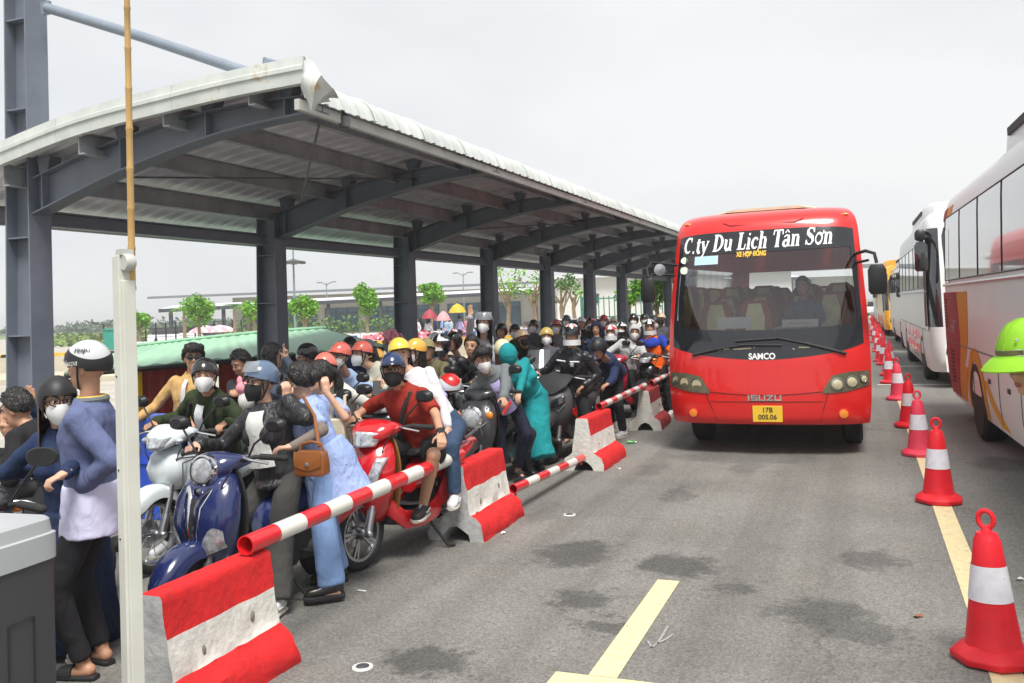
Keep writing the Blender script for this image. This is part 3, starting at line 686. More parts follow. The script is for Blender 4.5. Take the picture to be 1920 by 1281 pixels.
# serif letter strokes: (polyline, width) on a 1-high cell, plus a width for advance
def letters(g, s, x0, z0, h, mi=0, off=.006, shear=.2, fn=None):
    TH, TN = .21, .075
    def arc(cx, cy, rx, ry, a0, a1, n=9): return [(cx + rx * math.cos(R(lerp(a0, a1, k / n))), cy + ry * math.sin(R(lerp(a0, a1, k / n)))) for k in range(n + 1)]
    GL = {
     'C': (.62, [(arc(.36, .5, .27, .42, 50, 310), (TN, TH, TN)), ([(.54, .95), (.56, .68)], TN)]),
     '.': (.24, [([(.08, .07), (.2, .07)], .14)]),
     't': (.36, [([(.17, .82), (.17, .14), (.24, .04), (.36, .08)], TH * .85), ([(.02, .62), (.36, .62)], TN)]),
     'y': (.52, [([(.08, .64), (.27, .06)], TH * .8), ([(.48, .64), (.24, -.08), (.12, -.26), (.02, -.24)], TN * 1.3), ([(-.02, .64), (.2, .64)], TN), ([(.38, .64), (.56, .64)], TN)]),
     'D': (.74, [([(.16, .94), (.16, .06)], TH), (arc(.22, .5, .42, .45, 88, -88), (TN, TH, TN)), ([(.0, .95), (.3, .95)], TN), ([(.0, .05), (.3, .05)], TN)]),
     'u': (.6, [([(.13, .64), (.13, .2), (.22, .07), (.36, .1), (.45, .2)], TH * .85), ([(.47, .64), (.47, .05)], TH * .85), ([(.0, .64), (.15, .64)], TN), ([(.34, .64), (.48, .64)], TN), ([(.46, .04), (.6, .04)], TN)]),
     'L': (.6, [([(.17, .94), (.17, .06)], TH), ([(.0, .95), (.34, .95)], TN), ([(.0, .05), (.54, .05)], TN), ([(.53, .04), (.57, .32)], TN)]),
     'ị': (.3, [([(.15, .62), (.15, .06)], TH * .85), ([(.02, .64), (.16, .64)], TN), ([(.02, .04), (.3, .04)], TN), ([(.09, .86), (.21, .86)], .13), ([(.09, -.16), (.21, -.16)], .12)]),
     'c': (.46, [(arc(.27, .34, .21, .29, 45, 315), (TN, TH * .85, TN)), ([(.38, .54), (.42, .5)], .13)]),
     'h': (.6, [([(.14, .96), (.14, .04)], TH * .85), ([(.16, .5), (.28, .64), (.42, .6), (.46, .46), (.46, .04)], (TN, TN, TH * .7, TH * .85, TH * .85)), ([(.0, .96), (.15, .96)], TN), ([(.0, .04), (.27, .04)], TN), ([(.34, .04), (.6, .04)], TN)]),
     'T': (.66, [([(.33, .94), (.33, .06)], TH), ([(.02, .95), (.64, .95)], TN), ([(.18, .05), (.48, .05)], TN), ([(.03, .96), (.01, .7)], TN), ([(.63, .96), (.65, .7)], TN)]),
     'â': (.52, [(arc(.22, .2, .17, .17, 20, 340), (TN, TH * .8, TN)), ([(.06, .54), (.2, .65), (.36, .6), (.38, .44), (.38, .1), (.44, .04), (.52, .07)], (TN, TN, TH * .7, TH * .85, TH * .85, TN, TN)), ([(.1, .78), (.24, .94), (.38, .78)], TN)]),
     'n': (.6, [([(.14, .64), (.14, .04)], TH * .85), ([(.16, .5), (.28, .64), (.42, .6), (.46, .46), (.46, .04)], (TN, TN, TH * .7, TH * .85, TH * .85)), ([(.0, .64), (.15, .64)], TN), ([(.0, .04), (.27, .04)], TN), ([(.34, .04), (.6, .04)], TN)]),
     'S': (.58, [([(.5, .8), (.4, .94), (.22, .95), (.1, .82), (.12, .66), (.28, .54), (.44, .42), (.5, .24), (.38, .06), (.2, .05), (.06, .2)], (TN, TN, TN * 1.3, TH * .7, TH, TH * 1.1, TH, TH * .7, TN, TN, TN)), ([(.51, .96), (.53, .7)], TN), ([(.05, .3), (.04, .04)], TN)]),
     'ơ': (.54, [(arc(.26, .34, .22, .29, 0, 360, 12), (TN, TH * .8, TN, TN, TH * .8, TN)), ([(.42, .56), (.54, .62), (.54, .78)], TN)]),
     ' ': (.3, [])}
    x = x0
    for ch in s:
        adv, st = GL[ch]
        for li, (pl, w) in enumerate(st):
            n = len(pl)
            ws_ = [w] * n if not hasattr(w, '__len__') else [interp([(i / (len(w) - 1), q) for i, q in enumerate(w)], k / (n - 1)) for k in range(n)]
            if len(pl) == 2: sub = 6; pl2 = [(lerp(pl[0][0], pl[1][0], k / sub), lerp(pl[0][1], pl[1][1], k / sub)) for k in range(sub + 1)]; ws_ = [interp([(0, ws_[0]), (1, ws_[1])], k / sub) for k in range(sub + 1)]; pl = pl2; n = len(pl)
            L_, R_ = [], []
            for k in range(n):
                a = pl[max(0, k - 1)]; b = pl[min(n - 1, k + 1)]; dx, dz = b[0] - a[0], b[1] - a[1]; l = math.hypot(dx, dz) or 1; nx, nz_ = -dz / l, dx / l
                for s_, lst in ((1, L_), (-1, R_)):
                    px_, pz_ = pl[k][0] + nx * ws_[k] / 2 * s_, pl[k][1] + nz_ * ws_[k] / 2 * s_
                    lst.append(fn(Vector((x + (px_ + shear * pz_) * h * .93, z0 + pz_ * h, .0004 * li))))
            m = len(L_)
            g.add(L_ + R_, [(k, m + k, m + k + 1, k + 1) for k in range(m - 1)], mi)
        x += adv * h * .93 + h * .05
    return x
G_ID = lambda q: bus_front(q.x / bw(q.y), q.y, .008 + q.z) + Vector((q.x - bus_front(q.x / bw(q.y), q.y).x, 0, 0))
g = Geo(); letters(g, 'C.ty Du Lịch Tân Sơn', -.945, 2.475, .225, fn=G_ID)
def remap(g):                                # stretch to the measured run of the lettering
    xs_ = [v.x for v in g.v]; return min(xs_), max(xs_)
a, b = remap(g)
g = Geo(); k_ = (.80 + 1.0) / (b - a)
letters(g, 'C.ty Du Lịch Tân Sơn', 0, 2.475, .225, fn=lambda q: G_ID(Vector((-1.0 + (q.x) * k_, q.y + (q.x * k_ - .9) * .018, q.z))))
g.build('windscreen_lettering', M_TXTW, ws, smooth=False)
g = Geo(); g.text('XE HỢP ĐỒNG', .085, None, fn=on_front(-.135, 2.415, 1, .009), cond=.62, bold=.004, shear=.1); g.build('contract_lettering', M_TXTY, ws, smooth=False)
g = Geo(); g.text('SAMCO', .1, None, fn=on_front(-.02, 1.172, 1, .006), bold=.003, cond=.9); g.build('maker_lettering', M_TXTW, bus, smooth=False)
# ISUZU badge: squared chrome strokes
g = Geo()
def badge(ch, x):
    S = {'I': [[(.1, 0), (.1, 1)]], 'S': [[(.6, 1), (0, 1), (0, .5), (.6, .5), (.6, 0), (0, 0)]], 'U': [[(0, 1), (0, 0), (.6, 0), (.6, 1)]], 'Z': [[(0, 1), (.6, 1), (0, 0), (.6, 0)]]}
    for pl in S[ch]:
        for (xa, za), (xb, zb) in zip(pl, pl[1:]):
            pa, pb = [bus_front((x + q[0] * .1 + .0) / bw(.69), .662 + q[1] * .052, .008) for q in ((xa, za), (xb, zb))]
            d = (pb - pa); d.normalize(); g.bar(pa - d * .008, pb + d * .008, .016, .01, up=Vector((0, 1, 0)))
for ch, x in zip('ISUZU', (-.20, -.155, -.065, .025, .115)): badge(ch, x)
g.build('chrome_badge', M_CHROME, bus)
pl = Geo(); pc = bus_front(.0, .5, .012)
pl.box((.02, pc.y, .5), (.34, .012, .19)); plate = pl.build('number_plate', M_PLATE, bus, bevel=.004)
g = Geo(); g.text('17B', .08, T(.02, pc.y - .008, .545) @ RX(R(90)), bold=.001); g.text('005.06', .078, T(.02, pc.y - .008, .462) @ RX(R(90)), bold=.001); g.build('plate_number', M_TXTK, plate, smooth=False)
# headlights
M_HL = mat('headlight_bowl', (0.2, 0.19, 0.12), 0.25, 0.6, var=0.2)
for sx in (-1, 1):
    out = [(.50, .765), (.58, .70), (.80, .735), (.955, .80), (.985, .95), (.80, .955), (.62, .90)] if 0 else [(.46, .735), (.6, .755), (.8, .80), (.975, .845), (.985, .985), (.8, .985), (.62, .945), (.54, .86)]
    # pane: fan over the curved face
    g = Geo(); N = 20
    lo_ = lambda s: interp([(.55, .735), (.75, .75), (.985, .815)], s); hi_ = lambda s: interp([(.55, .765), (.64, .94), (.8, .98), (.985, .985)], s)
    g.grid(lambda u, v: bus_front(sx * lerp(.55, .985, u), lerp(lo_(lerp(.55, .985, u)), hi_(lerp(.55, .985, u)), v), .012), N, 4, flip=sx < 0)
    hl = g.build('headlight', M_HL, bus)
    for s_, z_, r_ in ((.685, .845, .072), (.82, .868, .068), (.928, .895, .05)):
        p = bus_front(sx * s_, z_, .016); tilt = R(90) ; n0 = (bus_front(sx * (s_ + .02), z_) - bus_front(sx * (s_ - .02), z_)); ang = math.atan2(n0.y, n0.x)
        M = T(*p) @ RZ(ang if sx > 0 else ang + 0) @ RX(R(90))
        g = Geo(); g.lathe([(r_, -.004), (r_, .014), (r_ * .88, .016), (r_ * .8, .004)], 22, M, cap=False); g.build('lamp_ring', M_ALU, hl)
        g = Geo(); g.lathe([(r_ * .84, .003), (r_ * .6, .012), (r_ * .3, .016), (.002, .017)], 20, M); g.build('lamp_lens', mat('warm_lamp_lens', (0.75, 0.68, 0.45), 0.1, 0.3, var=0, coat=1.0), hl)
    p = bus_front(sx * .745, .50, .004); ang = math.atan2(.22 * sx, 1)
    g = Geo(); M = T(*p) @ RZ(ang) @ RX(R(90)); g.lathe([(.06, -.01), (.06, .012), (.05, .016)], 22, M, cap=False); q = g.build('marker_lamp', M_BRED, bus)
    Geo().lathe([(.052, .0), (.05, .014), (.02, .02), (.002, .021)], 20, M).build('amber_lens', M_AMBER, q)
    p = bus_front(sx * .9, 2.86, .002); Geo().ell(p, (.05, .02, .018)).build('roof_marker', M_AMBER, bus)
# wipers
for x0, x1, z1 in ((-.98, -.02, 1.31), (-.33, .68, 1.22)):
    g = Geo()
    a = bus_front(-.55 if x0 < -.5 else .13, 1.30 if x0 < -.5 else 1.36, .03); 
    if x0 < -.5: pts = [(-.72, 1.20), (-.45, 1.27), (-.2, 1.315), (.18, 1.30)]
    else: pts = [(-.28, 1.36), (.15, 1.385), (.4, 1.32), (.78, 1.19)]
    g.tube([bus_front(s, z, .03) for s, z in pts], .013, 6); g.tube([bus_front(s, z, .022) for s, z in (pts[:2] if x0 < -.5 else pts[2:])], .02, 6)
    g.tube([bus_front(pts[1][0], pts[1][1], .035), bus_front(pts[1][0], pts[1][1], -.02)], .02, 8)
    g.build('wiper', M_BLACKM, bus)
# mirrors
g = Geo(); a = Vector((-1.08, .55, 2.33)); 
g.tube([a, (-1.36, .3, 2.37), (-1.40, .22, 2.3), (-1.38, .16, 2.18)], .016, 8); g.tube([(-1.10, .5, 2.2), (-1.36, .28, 2.22), (-1.38, .2, 2.16)], .014, 8)
m1 = g.build('mirror_arm', M_BLACK, bus)
Geo().rings([[(-1.385 + sx * .085 * w, .14 + sy * .05 * w, z) for sx, sy in ((-1, -.6), (-.6, -1), (.6, -1), (1, -.6), (1, .6), (.6, 1), (-.6, 1), (-1, .6))] for z, w in ((1.865, .7), (1.9, 1), (2.13, .95), (2.17, .7))]).build('mirror_case', M_BLACK, m1)
g = Geo(); g.lathe([(.075, 0), (.075, .015), (.01, .03)], 18, T(-1.25, .26, 2.27) @ RZ(R(30)) @ RX(R(90))); g.build('round_mirror', M_ALU, m1)
g = Geo(); g.tube([(1.06, .6, 2.36), (1.18, .25, 2.37), (1.27, .12, 2.33), (1.29, .1, 2.22)], .02, 8); g.tube([(1.07, .58, 2.25), (1.2, .28, 2.26)], .016, 8)
m2 = g.build('mirror_arm', M_BLACK, bus)
Geo().rings([[(1.29 + sx * .1 * w, .1 + sy * .05 * w, z) for sx, sy in ((-1, -.6), (-.6, -1), (.6, -1), (1, -.6), (1, .6), (.6, 1), (-.6, 1), (-1, .6))] for z, w in ((1.86, .75), (1.9, 1), (2.14, 1), (2.2, .65))]).build('mirror_case', M_BLACK, m2)
# roof hatch, wheels, interior
g = Geo(); g.rings([[(x * w, y, 3.0 + z) for x, z in ((-.62, 0), (-.6, .02), (-.5, .035), (.5, .035), (.6, .02), (.62, 0))] for y, w in ((1.0, .8), (1.15, 1), (3.6, 1), (3.8, .85))]); g.build('roof_unit', M_CREAM, bus)
def wheel(parent, c, r, w, axis='x', rimm=None, name='wheel', sx=1):
    M = T(*c) @ RY(R(90) * sx)
    g = Geo(); g.lathe([(r * .62, -w / 2), (r * .9, -w / 2), (r, -w * .36), (r, w * .36), (r * .9, w / 2), (r * .62, w / 2)], 30, M); q = g.build(name, M_RUBBER, parent)
    g = Geo(); g.lathe([(r * .64, -w * .3), (r * .64, w * .46), (r * .58, w * .42), (r * .5, w * .2), (r * .3, w * .15), (r * .24, w * .4), (r * .1, w * .44)], 24, M)
    for k in range(8): a = k * math.pi / 4; g.lathe([(.018, w * .15), (.018, w * .26), (.002, w * .27)], 8, M @ T(r * .38 * math.cos(a), r * .38 * math.sin(a), 0))
    g.build('rim', rimm or M_GREYM, q)
    return q
for sx in (-1, 1):
    for y in (1.25, 5.4): wheel(bus, (sx * .93, y, .40), .40, .24, sx=sx)
g = Geo(); g.box((0, BL / 2 + .3, .34), (1.9, BL - .9, .06)); g.box((0, 1.6, .30), (1.4, .2, .12)); g.build('underbody', M_BLACKM, bus)
M_DARKIN = mat('dim_cabin_lining', (0.4, 0.4, 0.42), 0.9, var=0.1)
g = Geo(); g.box((0, 4.2, .75), (2.0, 6.2, .05)); g.box((0, 7.0, 1.1), (2.0, .05, .8)); g.build('cabin_floor', M_DARKIN, bus)
g = Geo()
def dash(u, v): s = lerp(-.92, .92, u); return (s * 1.05, .42 + .25 * abs(s) ** 2 + v * .5, 1.36 + .06 * math.sin(math.pi * v))
g.slab(dash, lambda u, v: (0, 0, -.25), 16, 6); g.build('dashboard', mat('grey_dashboard', (0.12, 0.125, 0.13), 0.7, var=0.1), bus)
g = Geo(); g.slab(lambda u, v: (lerp(-.05, .72, u), .5 + v * .35, 1.40 + .13 * math.sin(math.pi * u) ** .6 * (.3 + .7 * v)), lambda u, v: (0, 0, -.05), 14, 5); g.build('instrument_hood', mat('pale_grey_cover', (0.4, 0.42, 0.42), 0.6, var=0.1), bus)
def seat(x, y, z=1.0):
    t = Geo(); t.rings([[(x + sx * w, y + .06 * sy + (zz - z) * .12, zz) for sx, sy in ((-1, -.6), (-.8, -1), (.8, -1), (1, -.6), (1, .8), (-1, .8))] for zz, w in ((z, .22), (z + .1, .235), (z + .55, .23), (z + .72, .2), (z + .82, .13))])
    t.box((x, y - .22, z), (.44, .46, .14)); q = t.build('seat', M_SEATR, bus, bevel=.02)
    Geo().rings([[(x + sx * w, y - .075 + (zz - z) * .12, zz) for sx in (-1, 1)] + [(x + w, y - .06 + (zz - z) * .12, zz), (x - w, y - .06 + (zz - z) * .12, zz)] for zz, w in ((z + .12, .09), (z + .3, .12), (z + .6, .125), (z + .78, .08))]).build('seat_cover', M_SEATC, q)
for x, y in ((-.72, 1.25), (-.22, 1.3), (.72, 1.6), (-.72, 2.3), (-.25, 2.3), (.3, 2.4), (.8, 2.4), (-.78, 3.4), (-.3, 3.4), (.32, 3.5), (.8, 3.5), (-.78, 4.5), (-.3, 4.5), (.32, 4.6), (.8, 4.6), (-.78, 6.4), (-.3, 6.4), (.1, 6.4), (.45, 6.4), (.82, 6.4)): seat(x, y, 1.02 if y < 1.5 else (1.1 if y < 3 else 1.25))
g = Geo(); g.tube([(.42 + .2 * math.cos(a), .72 + .09 * math.sin(a), 1.5 + .17 * math.sin(a)) for a in (2 * math.pi * k / 24 for k in range(24))], .014, 6, loop=True); g.tube([(.42, .75, 1.5), (.42, .6, 1.36)], .03, 8); g.bar((.22, .72, 1.5), (.62, .72, 1.5), .03, .02); g.build('steering_wheel', M_BLACKM, bus)
for x, w, lab, c in ((-.38, .42, 'white printed sheets on the dashboard behind the red bus windscreen', 0), (.40, .42, 'long white card with red marks on the dashboard before the bus driver', 1)):
    g = Geo(T(BX + x, BY + .42, 1.5)); g.slab(lambda u, v: ((u - .5) * w, .12 * v, .0 + v * (.14 if c == 0 else .09)), lambda u, v: (0, .003, 0), 6, 2)
    if c: g.bar((-.15, .05, .045), (.12, .05, .05), .012, .004, 1)
    tag(g.build('dashboard_paper', [M_WHITEP, M_BRED]), lab, 'paper')

# ================================================================ PARKED COACHES
M_COACHW = mat('coach_white', (0.7, 0.71, 0.71), 0.3, var=0.05, vscale=1.2, coat=0.08, spec=0.3)
M_COACHP = mat('coach_pinkish_white', (0.7, 0.62, 0.58), 0.25, var=0.1, vscale=1.0, coat=0.8)
M_WINREF = mat('coach_side_glass', (0.05, 0.055, 0.06), 0.02, 0.0, var=0, spec=1.0, coat=1.0)
M_WINREF.node_tree.nodes['Principled BSDF'].inputs['IOR'].default_value = 2.6
M_SWR = mat('livery_red', (0.36, 0.012, 0.025), 0.5, var=0.06, spec=0.12)
M_SWY = mat('livery_amber', (0.72, 0.36, 0.015), 0.5, var=0.05, spec=0.12)
M_YBUS = mat('coach_yellow', (0.75, 0.36, 0.01), 0.3, var=0.06, coat=0.6)
M_SEAML = mat('seam_dark', (0.06, 0.06, 0.065), 0.6, var=0)
def sect(z, H, W):
    t = [(.32, .97), (.6, .995), (1.1, 1.0), (1.9, 1.0), (2.5, .985), (H - .42, .965), (H - .2, .93), (H - .08, .84), (H, .62)]
    return W / 2 * smooth_interp(t, z)
def coach(label, front, yaw, L=11.0, W=2.46, H=3.35, body=None, win=(1.98, 2.92), kind='A', group='coaches parked nose to tail in the right lane', detail=True, lower=None):
    o = thing('coach', label, 'bus', (front[0], front[1], 0), yaw, group)
    body = body or M_COACHW
    zs = [.32, .45, .6, .8, 1.0, 1.2, 1.5, 1.8, 2.1, 2.5, 2.8, H - .42, H - .3, H - .2, H - .13, H - .08, H - .03, H]
    half = [(sect(z, H, W), z) for z in zs]; ring = [(x, z) for x, z in half] + [(-x, z) for x, z in reversed(half)]
    rake_f = [(.3, .1), (.6, 0), (1.2, .05), (1.8, .18), (2.6, .45), (H - .3, .75), (H, 1.1)]
    rake_r = [(.3, .35), (.7, .12), (1.2, .05), (2.0, .0), (H - .4, .04), (H, .3)]
    ends = [(0, .80), (.06, .90), (.16, .965), (.32, .99), (.55, 1)]
    rr = []
    for t, w in ends: rr.append([(x * w, t + smooth_interp(rake_f, z), z) for x, z in ring])
    for t in (2.2, 4, 6, 8): rr.append([(x, t * L / 11, z) for x, z in ring])
    for t, w in reversed(ends): rr.append([(x * w, L - t - smooth_interp(rake_r, z), z) for x, z in ring])
    g = Geo(); g.rings(rr, True); n_ = len(ring)
    for i in range(4):
        for k in range(n_):
            zc = (ring[k][1] + ring[(k + 1) % n_][1]) / 2
            if 1.15 < zc < H - .4: g.mi[i * n_ + k] = 1
    g.build('coach_body', [body, M_DGLASS], o, ang=40)
    side = lambda y, z, off=.004: Vector((-sect(z, H, W) - off, y, z))
    def spoly(par, pts, m, name, off=.004, nz=4):
        # strip polygon given as rows of (y_left, y_right) per z
        g = Geo(); P = []
        zz = [q[0] for q in pts]
        n = 14; rows = []
        for k in range(n + 1):
            z = lerp(zz[0], zz[-1], k / n); a = smooth_interp([(q[0], q[1]) for q in pts], z); b = smooth_interp([(q[0], q[2]) for q in pts], z)
            rows.append([side(lerp(a, b, t / 6), z, off) for t in range(7)])
        g.add([p for r_ in rows for p in r_], [(j * 7 + k, (j + 1) * 7 + k, (j + 1) * 7 + k + 1, j * 7 + k + 1) for j in range(n) for k in range(6)])
        return g.build(name, m, par)
    w0, w1 = win
    ya, yb = 1.05, L - .55
    nW = 6
    g = Geo(); g.grid(lambda u, v: side(lerp(ya, yb, u), lerp(w0, w1, v), .006), 12, 6, flip=True); gl = g.build('side_window', M_WINREF, o)
    g = Geo()
    for k in range(nW + 1):
        y = lerp(ya, yb, k / nW); g.tube([side(y, lerp(w0, w1, q / 5), .008) for q in range(6)], .007, 4)
    for z in (w0, w1): g.tube([side(lerp(ya, yb, q / 12), z, .008) for q in range(13)], .01, 4)
    g.build('window_rubber', M_BLACK, gl)
    if detail:
        g = Geo(); g.tube([side(lerp(.6, L - .4, q / 14), w0 - .07, .01) for q in range(15)], .022, 6); g.build('waist_trim', M_ALU, o)
        g = Geo()
        g.tube([side(lerp(.6, L - .4, q / 14), 1.12, .0) for q in range(15)], .009, 4)
        for y in (2.0, 4.0, 5.2, 6.4, 8.1 * L / 11): g.tube([side(y, z, .0) for z in (.4, .6, .8, 1.0, 1.12)], .007, 4)
        g.build('hatch_seam', M_SEAML, o)
        for y in (4.6, 5.8, 7.0): Geo().box(side(y, .82, .006), (.012, .12, .05)).build('hatch_handle', M_BLACK, o)
    # wheels in dark arches
    for y in (2.35, L - 3.15):
        g = Geo(); n = 20
        g.add([side(y, .33, .005)] + [side(y + .58 * math.cos(math.pi * k / n), .33 + .62 * math.sin(math.pi * k / n), .005) for k in range(n + 1)], [(0, k + 2, k + 1) for k in range(n)]); g.build('wheel_arch', M_BLACKM, o, smooth=False)
        for sx in (-1, 1): wheel(o, (sx * (W / 2 - .16), y, .47), .47, .3, sx=sx, rimm=M_ALU)
    # front
    fy = lambda s, z, off=.006: Vector((s * sect(z, H, W) * .93, smooth_interp(rake_f, z) + .02 + .10 * abs(s) ** 2.4 + .12 * abs(s) ** 8 - .065 - off + .03, z))
    g = Geo(); g.grid(lambda u, v: fy(lerp(-1.0, 1.0, u), lerp(1.12, H - .42, v), .02), 20, 12); f = g.build('windscreen', M_DGLASS, o)
    g = Geo(); g.grid(lambda u, v: side(lerp(.32, 1.0, u) + smooth_interp(rake_f, lerp(1.12, H - .45, v)) * .5, lerp(1.12, H - .45, v), .005), 4, 10, flip=True); g.build('door_glass', M_DGLASS, f)
    if detail:
        g = Geo(); g.tube([side(.75, z, .012) for z in (1.2, 1.6, 2.0, 2.4)], .02, 6); g.build('door_rail', M_ALU, f)
    for sx in (-1, 1):
        g = Geo(); g.grid(lambda u, v: fy(sx * lerp(.62, .98, u), lerp(.62 + .08 * u, .98 + .1 * u, v), .05), 5, 5, flip=sx < 0); h_ = g.build('headlight', M_DGLASS, o)
        for s0 in (.66, .94): Geo().tube([fy(sx * s0, z, .055) for z in (.68, .8, .95, 1.02)], .022, 6).build('light_strip', M_LENS, h_)
        g = Geo(); p0 = Vector((sx * (W / 2 - .08), .62, H - .62)); g.tube([p0, p0 + Vector((sx * .14, -.45, .06)), p0 + Vector((sx * .16, -.55, -.08))], .045, 8); a_ = g.build('mirror_arm', M_BLACK, o)
        c = p0 + Vector((sx * .17, -.55, -.42))
        Geo().rings([[(c.x + qx * .12 * w, c.y + qy * .07 * w, c.z + z) for qx, qy in ((-1, -.6), (-.6, -1), (.6, -1), (1, -.6), (1, .6), (.6, 1), (-.6, 1), (-1, .6))] for z, w in ((-.26, .75), (-.22, 1), (.24, 1), (.32, .6))]).build('mirror_case', M_DGLASS, a_)
        Geo().rings([[(c.x + qx * .1 * w, c.y + qy * .07 * w, c.z + z) for qx, qy in ((-1, -.6), (-.6, -1), (.6, -1), (1, -.6), (1, .6), (.6, 1), (-.6, 1), (-1, .6))] for z, w in ((.34, .6), (.38, 1), (.5, 1), (.56, .6))]).build('upper_mirror', M_BLACK, a_)
    g = Geo(); g.rings([[(x * w, y, H - .05 + z) for x, z in ((-1.08, -.1), (-1.05, .2), (-.9, .34), (.9, .34), (1.05, .2), (1.08, -.1))] for y, w in ((2.6, .8), (2.9, 1), (6.2, 1), (6.6, .8))]); ru = g.build('roof_unit', body, o)
    g = Geo()
    g.box((-1.06, 4.5, H + .08), (.05, 3.1, .08))
    g.build('roof_grille', M_BLACKM, ru)
    if lower: spoly(o, [(.33, 3.0, L - 4.0), (.7, 3.0, L - 4.0), (1.1, 3.0, L - 4.0)], lower, 'lower_panel', .003)
    return o, side, spoly
YAW_A = R(1.84)
# nearest coach: rear corner at about (1.22, 16.6); its nose is beyond the right of the frame
Lc = 11.2; wd = 2.46
rear = Vector((1.17, 15.75)); ax = Vector((-math.sin(YAW_A), math.cos(YAW_A))); nx_ = Vector((math.cos(YAW_A), math.sin(YAW_A)))
fc = rear - ax * Lc + nx_ * (wd / 2)
cA, sA, spA = coach('nearest white coach with a red and amber swoosh near its rear wheel', (fc.x, fc.y), YAW_A, Lc, wd, 3.42, win=(2.04, 2.98))
spA(cA, [(.36, Lc - 1.55, Lc - .55), (.8, Lc - 1.75, Lc - .36), (1.2, Lc - 1.9, Lc - .3), (1.86, Lc - 1.75, Lc - .24)], M_SWR, 'red_swoosh', .004)
spA(cA, [(.36, Lc - 5.2, Lc - 4.7), (.55, Lc - 4.6, Lc - 4.2), (.8, Lc - 4.0, Lc - 3.8)], M_SWY, 'amber_swoosh', .003)
spA(cA, [(.8, Lc - 2.15, Lc - 1.75), (1.2, Lc - 2.6, Lc - 1.9), (1.5, Lc - 2.7, Lc - 1.85), (1.86, Lc - 2.75, Lc - 1.75)], M_SWY, 'amber_swoosh', .003)
spA(cA, [(.36, Lc - 2.1, Lc - 1.5), (.6, Lc - 2.3, Lc - 1.65), (.85, Lc - 2.5, Lc - 1.78)], M_SWY, 'amber_swoosh', .003)
g = Geo(); n = 20; y0 = Lc - 3.15
arc_ = [(y0 + r_ * math.cos(math.pi * k / n), .33 + (r_ + .04) * math.sin(math.pi * k / n)) for r_ in (.6, .78) for k in range(n + 1)]
g.add([sA(y, z, .005) for y, z in arc_], [(k, k + 1, n + 2 + k, n + 1 + k) for k in range(n)]); g.build('amber_arch', M_SWY, cA)
spA(cA, [(2.95, Lc - .75, Lc - .3), (3.05, Lc - .8, Lc - .35), (3.12, Lc - .9, Lc - .5)], M_SWR, 'roof_patch', .004)
spA(cA, [(2.95, Lc - 1.25, Lc - .76), (3.05, Lc - 1.3, Lc - .81), (3.12, Lc - 1.45, Lc - .9)], M_SWY, 'roof_patch', .004)
g = Geo()
for k in range(9): g.box(sA(Lc - 1.02, 1.0 - k * .055, .008), (.012, .3, .022))
for k in range(9): g.box(sA(Lc - .5, 1.75 - k * .05, .008), (.012, .16, .02))
g.build('engine_louvre', M_BLACKM, cA)
g = Geo(); g.grid(lambda u, v: sA(lerp(Lc - 1.0, Lc - .56, u), lerp(2.0, 2.8, v), .009), 3, 3, flip=True); g.build('rear_quarter_window', M_WINREF, cA)
g = Geo(); g.text('H&T', .28, cA.matrix_world @ Matrix.Identity(4), fn=lambda q: sA(Lc - 1.25 - q.x, 1.35 + q.y, .008), bold=.006); g.build('side_lettering', M_TXTW, cA, smooth=False)
# passengers' headrest covers glimpsed through the glass are part of the reflections; second coach
cB, sB, spB = coach('white coach with pinkish skirt and black windscreen parked behind the swoosh coach', (2.42, 19.3), R(.6), 11.5, 2.46, 3.6, win=(1.98, 2.95), lower=M_COACHP)
coach('white coach with a blue stripe, third from the camera in the coach row', (2.45, 32.6), R(.9), 10.5, 2.4, 3.1, detail=False)
coach('yellow coach with dark windscreen far down the right lane', (2.05, 44.5), R(.8), 10, 2.4, 3.3, body=M_YBUS, detail=False)
coach('distant white coach at the far end of the coach row', (1.95, 57), R(.6), 10, 2.4, 3.1, detail=False)
